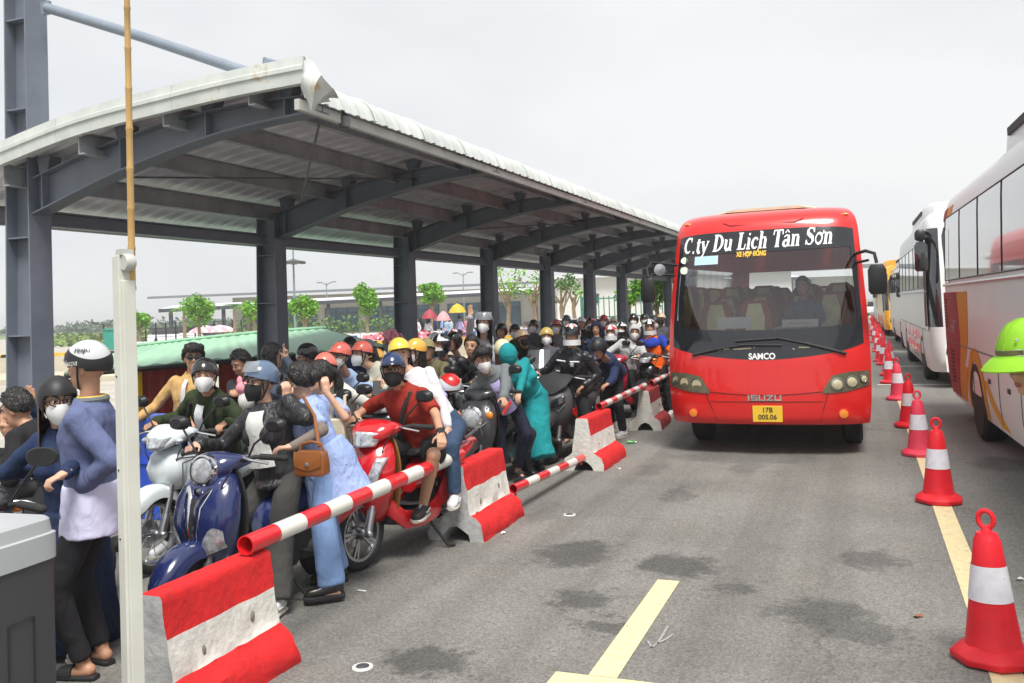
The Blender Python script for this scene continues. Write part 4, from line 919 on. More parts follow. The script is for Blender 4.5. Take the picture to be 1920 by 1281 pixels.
# ================================================================ MOTORBIKES (local frame: x forward, y left, z up, origin on the ground mid-wheelbase)
def sup(cx, cz, hw, hh, t=0.0, p=2.4, n=18, cy=0.0, front=1.0):
    # super-ellipse ring: y across, other axis leaning t degrees from vertical
    nx, nz = -math.sin(R(t)), math.cos(R(t)); out = []
    for k in range(n):
        a = 2 * math.pi * k / n; c, s = math.cos(a), math.sin(a)
        e = 2.0 / p
        yy = hw * math.copysign(abs(c) ** e, c); q = hh * math.copysign(abs(s) ** e, s)
        if s > 0: yy *= front
        out.append(Vector((cx + nx * q, cy + yy, cz + nz * q)))
    return out
def bike_wheel(par, x, r, w, spokes, name, rim_m, y=0, nsp=5):
    M = T(x, y, r) @ RX(R(90))
    g = Geo(); n = 32; P = []
    g.tube([M @ Vector(((r - w * .5) * math.cos(a), (r - w * .5) * math.sin(a), 0)) for a in (2 * math.pi * k / n for k in range(n))], w * .5, 10, loop=True)
    t = g.build(name, M_RUBBER, par)
    ri = r - w * .95
    g = Geo(); g.lathe([(ri + .012, -w * .32), (ri - .012, -w * .25), (ri - .012, w * .25), (ri + .012, w * .32)], 30, M, cap=False); g.lathe([(ri - .004, -w * .3), (ri + .012, -w * .3)], 30, M, cap=False)
    if spokes == 'wire':
        for k in range(20):
            a = 2 * math.pi * k / 20; b = a + (.5 if k % 2 else -.5); s = .02 if k % 4 < 2 else -.02
            g.tube([M @ Vector((.03 * math.cos(a), .03 * math.sin(a), s)), M @ Vector((ri * math.cos(b), ri * math.sin(b), 0))], .0028, 4)
    else:
        for k in range(nsp):
            a = 2 * math.pi * k / nsp
            for d_ in (-.12, .12):
                g.bar(M @ Vector((.03 * math.cos(a), .03 * math.sin(a), 0)), M @ Vector((ri * math.cos(a + d_), ri * math.sin(a + d_), 0)), .02, .016, up=M.to_3x3() @ Vector((0, 0, 1)))
    g.lathe([(.035, -.055), (.045, -.03), (.045, .03), (.035, .055)], 16, M)
    g.build('rim', rim_m, t)
    g = Geo(); g.lathe([(.1, .035), (.1, .04), (.06, .042), (.06, .034)], 26, M); g.build('brake_disc', M_ALU, t)
    return t
BIKES = {}
def bike(style, label, x, y, hd, body, accent=None, steer=0.0, group='motorbikes waiting under the shelter', name=None, wind=False, mirrors=True, lean=0.0):
    o = thing(name or {'retro': 'motor_scooter', 'grande': 'motor_scooter', 'maxi': 'motor_scooter', 'scooter': 'motor_scooter', 'cub': 'motorbike', 'sport': 'motorbike'}[style], label, 'motorbike', (x, y, 0), R(hd), group)
    o.rotation_euler = (R(lean), 0, R(hd))
    acc = accent or M_BLACK
    r = {'retro': .235, 'grande': .24, 'maxi': .27, 'scooter': .265, 'cub': .285, 'sport': .29}[style]
    tw = {'maxi': .12, 'grande': .09, 'retro': .09, 'sport': .1}.get(style, .075)
    fx_, rx_ = .63, -.62
    bike_wheel(o, fx_, r, tw, 'wire' if style == 'cub' else 'cast', 'front_wheel', M_ALU if style in ('scooter', 'cub') else M_BLACKM)
    bike_wheel(o, rx_, r, tw + .01, 'cast', 'rear_wheel', M_BLACKM)
    # fork
    for sy in (-1, 1):
        g = Geo(); yy = sy * (tw / 2 + .035); g.tube([(fx_, yy, r), (.53, yy, .55), (.47, yy * .9, .78)], [.024, .022, .018], 10); g.tube([(fx_, yy, r), (.575, yy, .42)], .03, 10); g.capsule((fx_, yy - .015, r), (fx_, yy + .015, r), .03); g.build('fork_leg', M_ALU if style in ('scooter', 'cub') else M_GREYM, o)
    # front fender
    g = Geo(); fr = r + .035; fl = (-30, 100) if style != 'grande' else (-48, 118); hwf = tw / 2 + .045; n = 12; rr = []
    for k in range(n + 1):
        a = R(lerp(20, 150, k / n)) if style != 'grande' else R(lerp(2, 140, k / n))
        tip = 1 - .75 * max(0, 1 - k / 3.2) ** 1.5
        tip *= 1 - .4 * max(0, (k - n + 3) / 3) ** 2
        c = Vector((fx_ + (fr + .01) * math.cos(a), 0, r + (fr + .015) * math.sin(a))); u = Vector((math.cos(a), 0, math.sin(a)))
        rr.append([c + Vector((0, hwf * tip * sy, 0)) + u * d_ for sy, d_ in ((-1, -.07 * tip), (-.95, -.02), (-.75, .012), (-.3, .028), (.3, .028), (.75, .012), (.95, -.02), (1, -.07 * tip), (.86, -.06 * tip), (.6, -.0), (0, .012), (-.6, -.0), (-.86, -.06 * tip))])
    g.rings(rr); g.build('front_fender', body if style != 'maxi' else M_BLACKM, o, ang=60)
    hz = 1.0
    # steering column + bars
    g = Geo(); g.tube([(.46, 0, .72), (.40, 0, .95)], .03, 8); g.tube([(.27, .36, .99), (.33, .24, 1.0), (.40, .1, .97), (.40, -.1, .97), (.33, -.24, 1.0), (.27, -.36, .99)], .013, 8); g.build('handlebar', M_BLACKM, o)
    for sy in (-1, 1):
        g = Geo(); g.tube([(.315, sy * .26, 1.0), (.26, sy * .385, .988)], .019, 10); g.capsule((.26, sy * .385, .988), (.253, sy * .4, .986), .021); g.build('grip', M_RUBBER, o)
        g = Geo(); g.tube([(.37, sy * .19, 1.0), (.40, sy * .25, .995), (.36, sy * .36, .97)], [.012, .008, .008], 6); g.build('brake_lever', M_ALU, o)
        if mirrors:
            g = Geo(); top = Vector((.31, sy * .36, 1.2 if style != 'grande' else 1.17)); g.tube([(.345, sy * .2, 1.0), (.35, sy * .25, 1.08), top], .007, 6); ms = g.build('mirror_stem', M_BLACK, o)
            g = Geo()
            if style == 'sport' and accent is None: g.lathe([(.06, 0), (.055, .02), (.02, .03)], 16, T(*top) @ RY(R(85)))
            else: g.rings([sup(top.x + dx, top.z + .02, .075 * w, .045 * w, 0, 2.6, 14, top.y + sy * .02) for dx, w in ((-.02, .92), (-.012, 1), (.01, .95), (.03, .6))])
            g.build('mirror_head', M_BLACK, ms)
    for sy in (-1, 1):
        g = Geo(); g.tube([(.37, sy * .17, .995), (.47, sy * .2, .97), (.52, sy * .15, .86), (.5, sy * .09, .72)], .005, 5); g.build('brake_cable', M_BLACK, o)
    # seat, common tail
    g = Geo()
    sz = .76
    g.rings([sup(-.02, sz - .02, .06, .02, 8, 2.6), sup(-.08, sz - .01, .115, .04, 4, 2.8), sup(-.25, sz - .01, .135, .05, -2, 2.8), sup(-.42, sz + .03, .14, .055, -8, 2.8), sup(-.62, sz + .055, .125, .05, -6, 2.8), sup(-.74, sz + .065, .08, .03, -4, 2.6)]); g.build('seat', M_BLACKM if style != 'grande' else mat('dark_brown_seat', (.03, .02, .018), .6), o)
    g = Geo()
    tb = {'maxi': .16, 'sport': .13}.get(style, .15)
    g.rings([sup(.02, .52, .07, .08, 10, 2.5), sup(-.12, .58, tb * .8, .12, 6, 2.6), sup(-.35, .62, tb, .11, -4, 2.6), sup(-.58, .67, tb * .95, .09, -8, 2.5), sup(-.78, .71, tb * .7, .055, -12, 2.4), sup(-.88, .73, .05, .03, -12)]); g.build('tail_body', body, o, ang=60)
    g = Geo(); g.ell((-.88, 0, .72), (.03, .08, .035)); g.build('tail_light', M_REDLENS, o)
    g = Geo(); g.tube([(-.6, .13, .77), (-.82, .12, .82), (-.88, 0, .83), (-.82, -.12, .82), (-.6, -.13, .77)], .014, 8); g.build('grab_rail', M_GREYM, o)
    # engine, exhaust, stand
    g = Geo(); g.rings([sup(.02, .36, .09, .08, 90, 3), sup(-.2, .33, .13, .1, 90, 3), sup(-.45, .30, .12, .085, 90, 3), sup(-.64, .28, .08, .06, 90, 3)]); g.capsule((-.3, .1, .30), (-.58, .1, .28), .085, .07); g.box((-.1, 0, .25), (.22, .2, .1)); g.build('engine', M_GREYM, o, ang=50)
    g = Geo(); g.tube([(-.1, -.1, .25), (-.35, -.16, .24), (-.5, -.17, .27), (-.86, -.18, .36)], [.02, .025, .05, .055], 12); g.build('exhaust', M_BLACKM if style in ('grande', 'maxi') else M_GREYM, o)
    g = Geo(); g.tube([(-.05, .12, .24), (-.12, .26, .02), (-.18, .28, .01)], .012, 6); g.build('kickstand', M_BLACKM, o)
    for sy in (-.12, .12): Geo().tube([(-.56, sy, .62), (-.62, sy, .3)], .025, 8).build('rear_shock', M_BLACKM, o)
    for sy in (-1, 1): Geo().capsule((-.18, sy * .13, .31), (-.2, sy * .28, .30), .016).build('foot_peg', M_BLACKM, o)
    if style in ('grande', 'scooter', 'retro', 'maxi'):
        # leg shield / apron
        W = {'grande': 1.05, 'scooter': .98, 'retro': 1.06, 'maxi': 1.12}[style]; fp = {'grande': 2.3, 'scooter': 1.9, 'retro': 2.6, 'maxi': 1.8}[style]
        nose = {'grande': .03, 'scooter': .05, 'retro': .02, 'maxi': .07}[style]
        S = [(.40, .935, .10, .05), (.425, .88, .165, .085), (.455, .79, .205, .11), (.475, .68, .215, .115), (.475, .58, .20, .11), (.455, .48, .165, .095), (.42, .40, .12, .075), (.38, .34, .09, .06)]
        g = Geo(); ap = []
        for cx, cz, hw, hh in S:
            rg = sup(cx + nose * .5, cz, hw * W, hh + nose * .5, -90, 2.3, 28)
            ap.append([Vector((q.x, q.y * (1 - .18 * max(0, (q.x - cx) / hh) if fp < 2 else 1), q.z - .10 * max(0, q.x - cx) / .1 * .3)) for q in rg])
        g.rings(ap); apron = g.build('front_apron', body, o, ang=70)
        asurf = lambda z, yy: (interp(sorted([(s[1], s[0] + nose * .5 + (s[3] + nose * .5) * max(0.0, 1 - (abs(yy) / (s[2] * W)) ** 2.3) ** (1 / 2.3)) for s in S]), z))
        g = Geo(); g.slab(lambda u, v: (lerp(.36, .33, v) + .05 * (2 * u - 1) ** 2, lerp(-.23, .23, u) * W * (1 - .35 * v ** 2) * (1 - .3 * (1 - v) ** 4), lerp(.92, .36, v)), lambda u, v: (-.02, 0, 0), 10, 10); g.build('inner_shield', M_BLACKM if style != 'scooter' else acc, o)
        g = Geo(); g.rings([sup(.42, .33, .10, .05, 0, 3), sup(.30, .29, .15, .035, 0, 4), sup(.05, .285, .17, .035, 0, 4), sup(-.1, .33, .15, .06, 0, 3.4), sup(-.2, .42, .12, .07, 0, 3)]); g.build('floorboard', M_BLACKM, o)
        for sy in (-1, 1):
            g = Geo(); g.rings([[Vector((x, sy * (yo + d_), z)) for d_, z in ((0, z0), (.02, z0), (.025, (z0 + z1) / 2), (.015, z1), (0, z1))] for x, yo, z0, z1 in ((.44, .10, .36, .5), (.32, .165, .24, .38), (.1, .175, .22, .32), (-.12, .155, .24, .40), (-.28, .14, .34, .56), (-.4, .13, .48, .62))]); g.build('side_skirt', body if style != 'grande' else M_BLACKM, o, ang=60)
    st = Vector((0, 0, 0))
    if style == 'grande':
        g = Geo(); g.rings([sup(.50, .93, .085, .06, 0, 2.2), sup(.45, .955, .13, .075, 0, 2.3), sup(.38, .97, .17, .065, 0, 2.4), sup(.31, .975, .2, .04, 0, 2.4), sup(.27, .97, .16, .02)]); hc = g.build('handlebar_cover', body, o, ang=60)
        hlM = T(.505, 0, .94) @ RY(R(82))
        g = Geo(); g.lathe([(.092, -.03), (.098, 0), (.094, .02), (.082, .025), (.08, .01)], 26, hlM, cap=False); h_ = g.build('headlight', M_CHROME, o)
        Geo().lathe([(.082, .0), (.07, .03), (.04, .04), (.003, .043)], 24, hlM).build('lens', mat('headlamp_glass', (.5, .52, .55), .08, .3, var=.3, vscale=40, coat=1.0), h_)
        # V shaped chrome garnish on the apron
        g = Geo()
        P = lambda yy, z: Vector((asurf(z + .035, yy) + .010, yy, z))
        for sy in (-1, 1):
            g.tube([P(sy * .085, .845), P(sy * .04, .80), P(sy * .024, .74), P(sy * .018, .6), P(.0, .47)], [.013, .012, .009, .008, .007], 6)
            g.tube([P(sy * .095, .835), P(sy * .06, .74), P(sy * .045, .6), P(sy * .02, .46)], .005, 5)
        g.lathe([(.022, -.01), (.022, .012), (.012, .014)], 16, T(*P(0, .825)) @ RY(R(90)))
        g.build('chrome_garnish', M_CHROME, o)
        g = Geo(); g.grid(lambda u, v: P(lerp(-.038, .038, u) * (1 - .6 * v), lerp(.79, .48, v)) , 6, 8); g.build('grille_inlay', M_BLACKM, o)
        for sy in (-1, 1):
            g = Geo(); g.grid(lambda u, v: P(sy * lerp(.05, .195, u), lerp(.45 + .06 * u, .47 + .115 * math.sin(math.pi * u * .8) + .07 * u, v)) + Vector((.006, 0, 0)), 8, 3, flip=sy < 0); g.build('turn_signal', M_LENS, o)
    if style == 'scooter':
        g = Geo(); g.rings([sup(.56, .945, .09, .045, 10, 2.2), sup(.50, .965, .155, .075, 8, 2.3), sup(.42, .985, .19, .075, 0, 2.4), sup(.34, .99, .2, .05, 0, 2.4), sup(.28, .98, .15, .025)]); g.build('handlebar_cover', body, o, ang=60)
        g = Geo(); g.grid(lambda u, v: (.622 - .085 * (2 * u - 1) ** 2 - .035 * v, lerp(-.135, .135, u) * (1 - .3 * (1 - v)), lerp(.875, .985, v) - .02 * (2 * u - 1) ** 2 * v), 12, 6); g.build('headlight', M_LENS, o, solid=.01)
        for sy in (-1, 1):
            g = Geo(); q = lambda u, v: Vector((asurf(lerp(.60, .80, v), sy * lerp(.07 + .06 * v, .15 + .045 * v, u)) + .004, sy * lerp(.07 + .07 * v, .15 + .045 * v, u), lerp(.60, .80, v) + .0 * u))
            g.grid(q, 5, 6, flip=sy < 0); g.build('turn_signal', M_LENS, o, solid=.008)
        g = Geo(); q = lambda yy, z: Vector((asurf(z, yy) + .003, yy, z)); g.tube([q(-.1, .57), q(0, .545), q(.1, .57)], .006, 5); g.build('apron_seam', M_BLACK, o)
    if style == 'retro':
        g = Geo(); g.rings([sup(.47, .955, .09, .04, 0, 2.3), sup(.42, .975, .16, .06, 0, 2.3), sup(.34, .985, .2, .05, 0, 2.4), sup(.28, .98, .15, .02)]); g.build('handlebar_cover', body, o, ang=60)
        hlM = T(.585, 0, .745) @ RY(R(84))
        g = Geo(); g.lathe([(.085, -.05), (.125, -.02), (.128, .01), (.108, .03), (.1, .02)], 28, hlM, cap=False); h_ = g.build('headlight', M_CHROME, o)
        Geo().lathe([(.104, .012), (.085, .045), (.05, .058), (.003, .062)], 26, hlM).build('lens', mat('headlamp_glass', (.5, .52, .55), .08, .3, var=.3, vscale=40, coat=1.0), h_)
        for sy in (-1, 1):
            g = Geo(); g.ell((.54, sy * .185, .775), (.03, .038, .042)); t_ = g.build('turn_signal', M_AMBER, o)
            g = Geo(); P = lambda yy, z: Vector((asurf(z, yy) + .004, yy, z)); g.tube([P(sy * .17, .71), P(sy * .1, .66), P(sy * .12, .6), P(sy * .08, .5)], [.004, .008, .006, .003], 5); g.build('silver_decal', M_ALU, o)
            for k in range(3): Geo().capsule(P(sy * (.02 + .028 * k), .56), P(sy * (.014 + .026 * k), .51), .008).build('vent', M_BLACKM, o)
    if style == 'maxi':
        # angular face, twin lamps, dash cowl
        g = Geo(); g.rings([sup(.60, .86, .10, .05, 20, 2.0), sup(.54, .93, .2, .08, 25, 2.1), sup(.44, .985, .22, .06, 15, 2.2), sup(.34, 1.0, .2, .04, 0, 2.2), sup(.28, .99, .14, .02)]); g.build('handlebar_cover', M_BLACKM, o, ang=40)
        for sy in (-1, 1):
            g = Geo(); q = lambda u, v: Vector((asurf(lerp(.64, .74, v) + .05 * u, sy * lerp(.03, .19, u)) + .004, sy * lerp(.03, .19, u), lerp(.64, .74, v) + .07 * u))
            g.grid(q, 6, 4, flip=sy < 0); g.build('headlight', M_DGLASS, o, solid=.01)
            g = Geo(); q2 = lambda yy, z: Vector((asurf(z, yy) + .006, yy, z)); g.tube([q2(sy * .04, .66), q2(sy * .12, .62), q2(sy * .19, .7)], .005, 5); g.build('light_strip', M_ALU, o)
            g = Geo(); g.rings([[Vector((x, sy * yo, z)) for yo, z in ((y0, z0), (y0 + .02, z0), (y0 + .02, z1), (y0, z1))] for x, y0, z0, z1 in ((.40, .2, .55, .62), (.36, .21, .52, .66), (.30, .2, .5, .6))]); g.build('red_reflector', M_REDLENS, o)
    if style in ('cub', 'sport'):
        # underbone: slim nose, leg shield wings, centre spine
        g = Geo()
        g.rings([sup(.60, .92, .06, .04, 20, 2.2), sup(.54, .965, .13, .075, 12, 2.3), sup(.44, .99, .17, .075, 0, 2.4), sup(.34, .995, .19, .045, 0, 2.4), sup(.28, .985, .14, .02)]); g.build('handlebar_cover', body, o, ang=60)
        g = Geo(); g.grid(lambda u, v: (.645 - .085 * (2 * u - 1) ** 2 - .03 * v, lerp(-.12, .12, u) * (1 - .3 * (1 - v)), lerp(.905, .985, v)), 12, 6); g.build('headlight', M_LENS, o, solid=.012)
        for sy in (-1, 1): Geo().ell((.51, sy * .14, .95), (.035, .045, .025)).build('turn_signal', M_LENS if style == 'cub' else M_AMBER, o)
        g = Geo()
        g.rings([[Vector((q.x, q.y, q.z)) for q in sup(cx, cz, hw, hh, -90, 2.1, 24)] for cx, cz, hw, hh in ((.42, .90, .08, .05), (.45, .84, .14, .09), (.47, .74, .165, .11), (.46, .66, .15, .10), (.43, .58, .1, .07))]); g.build('front_cowl', body, o, ang=70)
        for sy in (-1, 1):
            g = Geo(); g.slab(lambda u, v: (lerp(.46, .16, u) - .1 * v * (1 - u) + .06 * v, sy * (.10 + .07 * math.sin(math.pi * min(1, u * 1.1 + .1)) - .02 * v), lerp(.84, .36, v) - .1 * u * (1 - v)), lambda u, v: (0, sy * .012, 0), 8, 8); g.build('leg_shield', body, o, ang=60)
        g = Geo(); g.rings([sup(.42, .70, .06, .07, 40, 2.6), sup(.25, .52, .075, .08, 40, 2.6), sup(.08, .46, .085, .09, 10, 2.6), sup(-.1, .54, .1, .1, -20, 2.6)]); g.build('centre_cover', acc, o, ang=60)
        g = Geo(); g.rings([sup(.22, .33, .1, .1, 90, 3), sup(.05, .30, .13, .11, 90, 3), sup(-.15, .3, .12, .1, 90, 3)]); g.tube([(.2, 0, .38), (.36, 0, .42)], .07, 10); g.build('crankcase', M_GREYM, o)
    if wind:
        g = Geo(); g.slab(lambda u, v: (.60 - .2 * v - .08 * (2 * u - 1) ** 2, lerp(-.2, .2, u) * (1 - .25 * v), lerp(.95, 1.28, v)), lambda u, v: (.004, 0, 0), 10, 8); g.build('windscreen', mat('smoked_screen', (.12, .13, .14), .1, var=.05, alpha=.75, spec=.8, coat=1.0), o)
    return o
B_NAVY = mat('deep_navy_paint', (.012, .022, .10), .22, var=.06, vscale=3, coat=.9)
B_RED = mat('scooter_red_paint', (.55, .006, .012), .22, var=.05, vscale=3, coat=.9)
B_WHITE = mat('scooter_white_paint', (.66, .72, .74), .25, var=.05, vscale=3, coat=.8)
B_GREY = mat('scooter_graphite', (.035, .036, .042), .3, var=.1, vscale=4, coat=.6)
B_MATT = mat('scooter_matt_grey', (.055, .057, .06), .45, var=.12, vscale=4)
B_BLK = mat('motorbike_black', (.012, .012, .014), .28, var=.1, coat=.6)
B_DRED = mat('motorbike_dark_red', (.35, .01, .03), .25, var=.06, coat=.8)
B_SILV = mat('motorbike_silver', (.4, .42, .44), .3, .4, var=.08)
B_TAN = mat('motorbike_tan', (.5, .3, .12), .35, var=.08, coat=.5)
M_BROWNIN = mat('brown_inner_panel', (.26, .13, .035), .4, var=.1)
bike('grande', 'navy blue scooter with chrome V garnish and round headlight, foremost behind the nearest barrier', -3.67, 4.84, -93, B_NAVY)
bike('scooter', 'bright red scooter of the man in the rust red polo shirt', -3.36, 6.28, -98, B_RED, M_BROWNIN)
bike('cub', 'white motorbike with spoked wheels behind the white pole', -4.93, 5.83, -88, B_WHITE, M_BLACKM)
bike('retro', 'graphite retro scooter with a large chrome headlight behind the gripped barrier', -3.72, 8.95, -93, B_GREY)
bike('maxi', 'matt grey sport scooter with fat front tyre behind the third barrier', -3.47, 10.74, -94, B_MATT)
bike('sport', 'dark motorbike with tall smoked windscreen left of the matt grey sport scooter', -4.15, 11.9, -88, B_MATT, B_BLK, wind=True)
bike('sport', 'black motorbike with bare handlebars behind the retro scooter', -4.55, 9.7, -86, B_BLK, None)
bike('scooter', 'small crimson scooter under the rider in the pale grey hoodie', -3.75, 14.6, -92, B_DRED, B_BLK)
bike('sport', 'black angular motorbike under the rider in the blue and orange jersey', -3.3, 14.9, -93, B_BLK, B_BLK)
bike("sport", "black and silver motorbike at the left edge under the leaning rider in black", -5.5, 4.32, 195, B_SILV, B_BLK)
t_ = bike('sport', 'black motorbike with tan and yellow trim half hidden behind the grey gate cabinet', -3.86, 2.72, 111, B_BLK, B_TAN)
g = Geo(); g.rings([sup(.50, .90, .1, .05, 10, 2.2), sup(.40, 1.02, .14, .03, 20, 2.4), sup(.3, 1.06, .12, .015, 10)]); g.build('dash_cover', B_TAN, t_)
g = Geo(); g.box((.42, .2, .99), (.1, .06, .07)); g.build('yellow_tank_trim', M_PLATE, t_, bevel=.01)
GB = [(-5.75, 7.35, 'dark scooter under the youth looking down at a plush toy', B_GREY), (-5.7, 8.6, 'grey scooter deep in the crowd beside the second column', B_SILV), (-4.25, 6.75, 'dark motorbike under the girl in coral helmet with backpack straps', B_BLK), (-4.95, 8.0, 'black scooter under the two coral helmeted riders', B_BLK),
      (-4.45, 8.3, 'dark scooter under the rider in lavender and orange cap helmet', B_GREY), (-4.15, 10.35, 'dark scooter under the rider in pale blue hoodie', B_GREY), (-4.9, 13.2, 'black motorbike under the rider with a beige hat', B_BLK), (-4.9, 15.2, 'dark motorbike near the smiling hooded man', B_GREY), (-4.4, 16.2, 'black motorbike behind the bent man in navy', B_BLK), (-5.3, 11.6, 'dark red motorbike behind the third column', B_DRED)]
protos = {}
for k, (x, y, lab, m) in enumerate(GB):
    st_ = 'scooter' if k % 2 == 0 else 'sport'
    if (st_, m.name) not in protos: protos[(st_, m.name)] = b_ = bike(st_, lab, x, y, -90 + 3 * (k % 3 - 1), m, B_BLK)
    else:
        b_ = copy_tree(protos[(st_, m.name)]); b_.location = (x, y, 0); b_.rotation_euler = (0, 0, R(-90 + 3 * (k % 3 - 1))); b_['label'] = lab
# ================================================================ BACKGROUND: shed, kerb wall, halls, trees, lamps, far crowd; gate in the foreground
# gate cabinet, raised boom and bamboo pole
cab = thing('gate_cabinet', 'dark grey gate cabinet with light grey lid at the bottom left corner', 'gate cabinet', (-3.235, 2.54, 0), R(4))
M_CABD = mat('cabinet_dark_grey', (.05, .052, .056), .45, var=.08, vscale=2); M_CABL = mat('cabinet_light_grey', (.42, .44, .46), .4, var=.06, vscale=2)
g = Geo(); g.rings([sup(0, z, w, w2, -90, 7, 28) for z, w, w2 in ((0, .2, .17), (.05, .2, .17), (.90, .2, .17))]); g.build('cabinet_body', M_CABD, cab, ang=30)
g = Geo(); g.rings([sup(0, z, w, w2, -90, 7, 28) for z, w, w2 in ((.90, .207, .177), (1.0, .207, .177), (1.005, .196, .166), (1.055, .190, .160), (1.065, .180, .150))]); g.build('cabinet_lid', M_CABL, cab, ang=30)
g = Geo(); g.tube([(.17, -.06, .2), (.174, -.06, .7), (.174, .06, .7), (.17, .06, .2)], .003, 4); g.build('door_seam', M_BLACK, cab)
pb = at_d(246, 1100, 3.55)
boom = thing('gate_post', 'tall off-white square post standing upright in the left foreground', 'post', (pb.x, pb.y, 0), R(-20))
M_POST = mat('off_white_post', (.62, .62, .56), .5, var=.1, vscale=3, bump=.06, bscale=30, col2=(.45, .4, .3), c2pos=.72)
zt = at_d(238, 478, 3.55).z
g = Geo(); g.box((-.010, 0, zt / 2), (.056, .06, zt)); g.box((.024, .004, (zt - .10) / 2), (.024, .052, zt - .10)); g.build('post_body', M_POST, boom, smooth=False, bevel=.003)
g = Geo(); g.box((.012, 0, zt + .012), (.05, .05, .024)); g.rings([[V_(p) for p in q] for q in ()]) if 0 else None; g.lathe([(.03, -.02), (.034, -.012), (.034, .012), (.03, .02)], 18, T(.04, 0, zt - .03) @ RX(R(90))); g.build('end_cap', mat('grey_cap_plastic', (.5, .5, .47), .5), boom)
g = Geo()
for z in (.98, 1.25, 1.62): g.lathe([(.004, 0), (.004, .003), (.001, .004)], 8, T(-.018, -.03, z) @ RX(R(90)))
g.build('screw', M_BLACK, boom)
bt = at_d(245, 470, 3.57); btop = at_d(237, -60, 3.57); bbot = at_d(248, 540, 3.60)
bam = thing('bamboo_pole', 'thin yellow bamboo pole fixed to the top of the off-white post', 'bamboo pole', bt)
M_BAM = mat('bamboo_yellow', (.48, .30, .11), .45, var=.2, vscale=7, col2=(.34, .17, .05), c2pos=.64)
g = Geo(); d_ = btop - bbot; n = 8; pts, rs = [], []
for k in range(n + 1):
    t_ = k / n; r0 = lerp(.0125, .0155, t_)
    r0 = lerp(.0145, .0115, t_)
    for dt, f_ in ((-.008, 1.0), (-.002, 1.13), (.002, 1.13), (.008, .97)): pts.append(bbot + d_ * (t_ + dt) - bt); rs.append(r0 * f_)
g.tube(pts, rs, 12); g.build('bamboo_cane', M_BAM, bam)
# low green roofed shed
E1, E2 = at_d(199, 691, 12.4), at_d(726, 646, 14.0)
M_GROOF = mat('pale_green_sheet', (.30, .52, .36), .5, var=.08, vscale=2, bump=.05, bscale=20, col2=(.40, .50, .36), c2pos=.7)
M_YPOST = mat('yellow_post', (.75, .45, .02), .5, var=.1); M_REDC = mat('dark_red_curtain', (.22, .02, .012), .7, var=.25, vscale=4, fold=.8, fscale=5)
shed = thing('low_shed', 'low shed with pale green sheet roof, yellow posts and dark red curtains behind the shelter', 'shed', (-9.6, 11.0, 0))
S0 = V_ = Vector
sx = T(9.6, -11.0, 0)
ridge = [at_d(240, 652, 14.6), at_d(340, 640, 15.4), at_d(483, 625, 16.2), at_d(610, 616, 17.0)]
eave = [at_d(120, 699, 12.0), at_d(199, 691, 12.3), at_d(430, 671, 13.2), at_d(560, 661, 13.8), at_d(726, 648, 14.6)]
lf = lambda lst, u: (lambda k, f: lerp(lst[k], lst[k + 1], f))(min(int(u * (len(lst) - 1)), len(lst) - 2), u * (len(lst) - 1) - min(int(u * (len(lst) - 1)), len(lst) - 2))
g = Geo(sx)
g.slab(lambda u, v: lf(eave, u).lerp(lf(ridge, u), v) + V_((0, 0, .012 * math.sin(u * 150))), lambda u, v: (0, 0, -.03), 90, 4)
back = [p + V_((-2.2, 3.6, -.35)) for p in ridge]
g.slab(lambda u, v: lf(back, u).lerp(lf(ridge, u), v), lambda u, v: (0, 0, -.03), 10, 3)
g.poly([eave[-1], ridge[-1], back[-1]]); g.tube([p + V_((0, 0, .02)) for p in ridge], .035, 6)
g.build('roof', M_GROOF, shed, ang=30)
g = Geo(sx); g.tube([p + V_((0, 0, -.05)) for p in eave], .035, 6); g.build('eave_rail', M_BLACKM, shed)
for u_ in (.14, .30, .45, .62, .80, .97):
    p = lf(eave, u_); g = Geo(sx); g.box((p.x, p.y + .1, p.z / 2 - .03), (.08, .08, p.z - .06)); g.build('post', M_YPOST, shed, smooth=False)
for a_, b_ in ((.27, .45), (.46, .62), (.63, .80)):
    g = Geo(sx); g.slab(lambda u, v: lf(eave, lerp(a_, b_, u)) * 1 + V_((0, .16 + .03 * math.sin(u * 40), -.08 - 1.0 * v)), lambda u, v: (0, .01, 0), 50, 2); g.build('curtain', M_REDC, shed)
g = Geo(sx); p0, p1_ = lf(eave, .24), lf(eave, .5); g.tube([p0 + V_((0, 0, -.98)), p1_ + V_((0, 0, -.98))], .03, 6); g.tube([p0 + V_((0, 0, -.75)), p1_ + V_((0, 0, -.78))], .02, 6); g.build('yellow_rail', M_YPOST, shed)
for px, py, d, c, lab in ((290, 790, 8.6, (.02, .08, .5), 'blue plastic crate standing behind the white motorbike'),):
    b0 = at_d(px, py, d); t = thing('plastic_crate', lab, 'crate', (b0.x, b0.y, 0)); mcr = mat('blue_crate_plastic', c, .4)
    g = Geo(); g.rings([[V_((x * w, y * w * .6, z)) for x, y in ((-1, -1), (1, -1), (1, 1), (-1, 1))] for z, w in ((0, .3), (b0.z + .05, .36))]); g.build('crate_body', mcr, t, smooth=False, bevel=.01); g = Geo()
    for z in (.25, .5, .8): g.rings([[V_((x * w, y * w * .6, z + dz)) for x, y in ((-1, -1), (1, -1), (1, 1), (-1, 1))] for dz, w in ((0, .34), (.03, .37))], True)
    g.build('crate_rib', mcr, t, smooth=False)
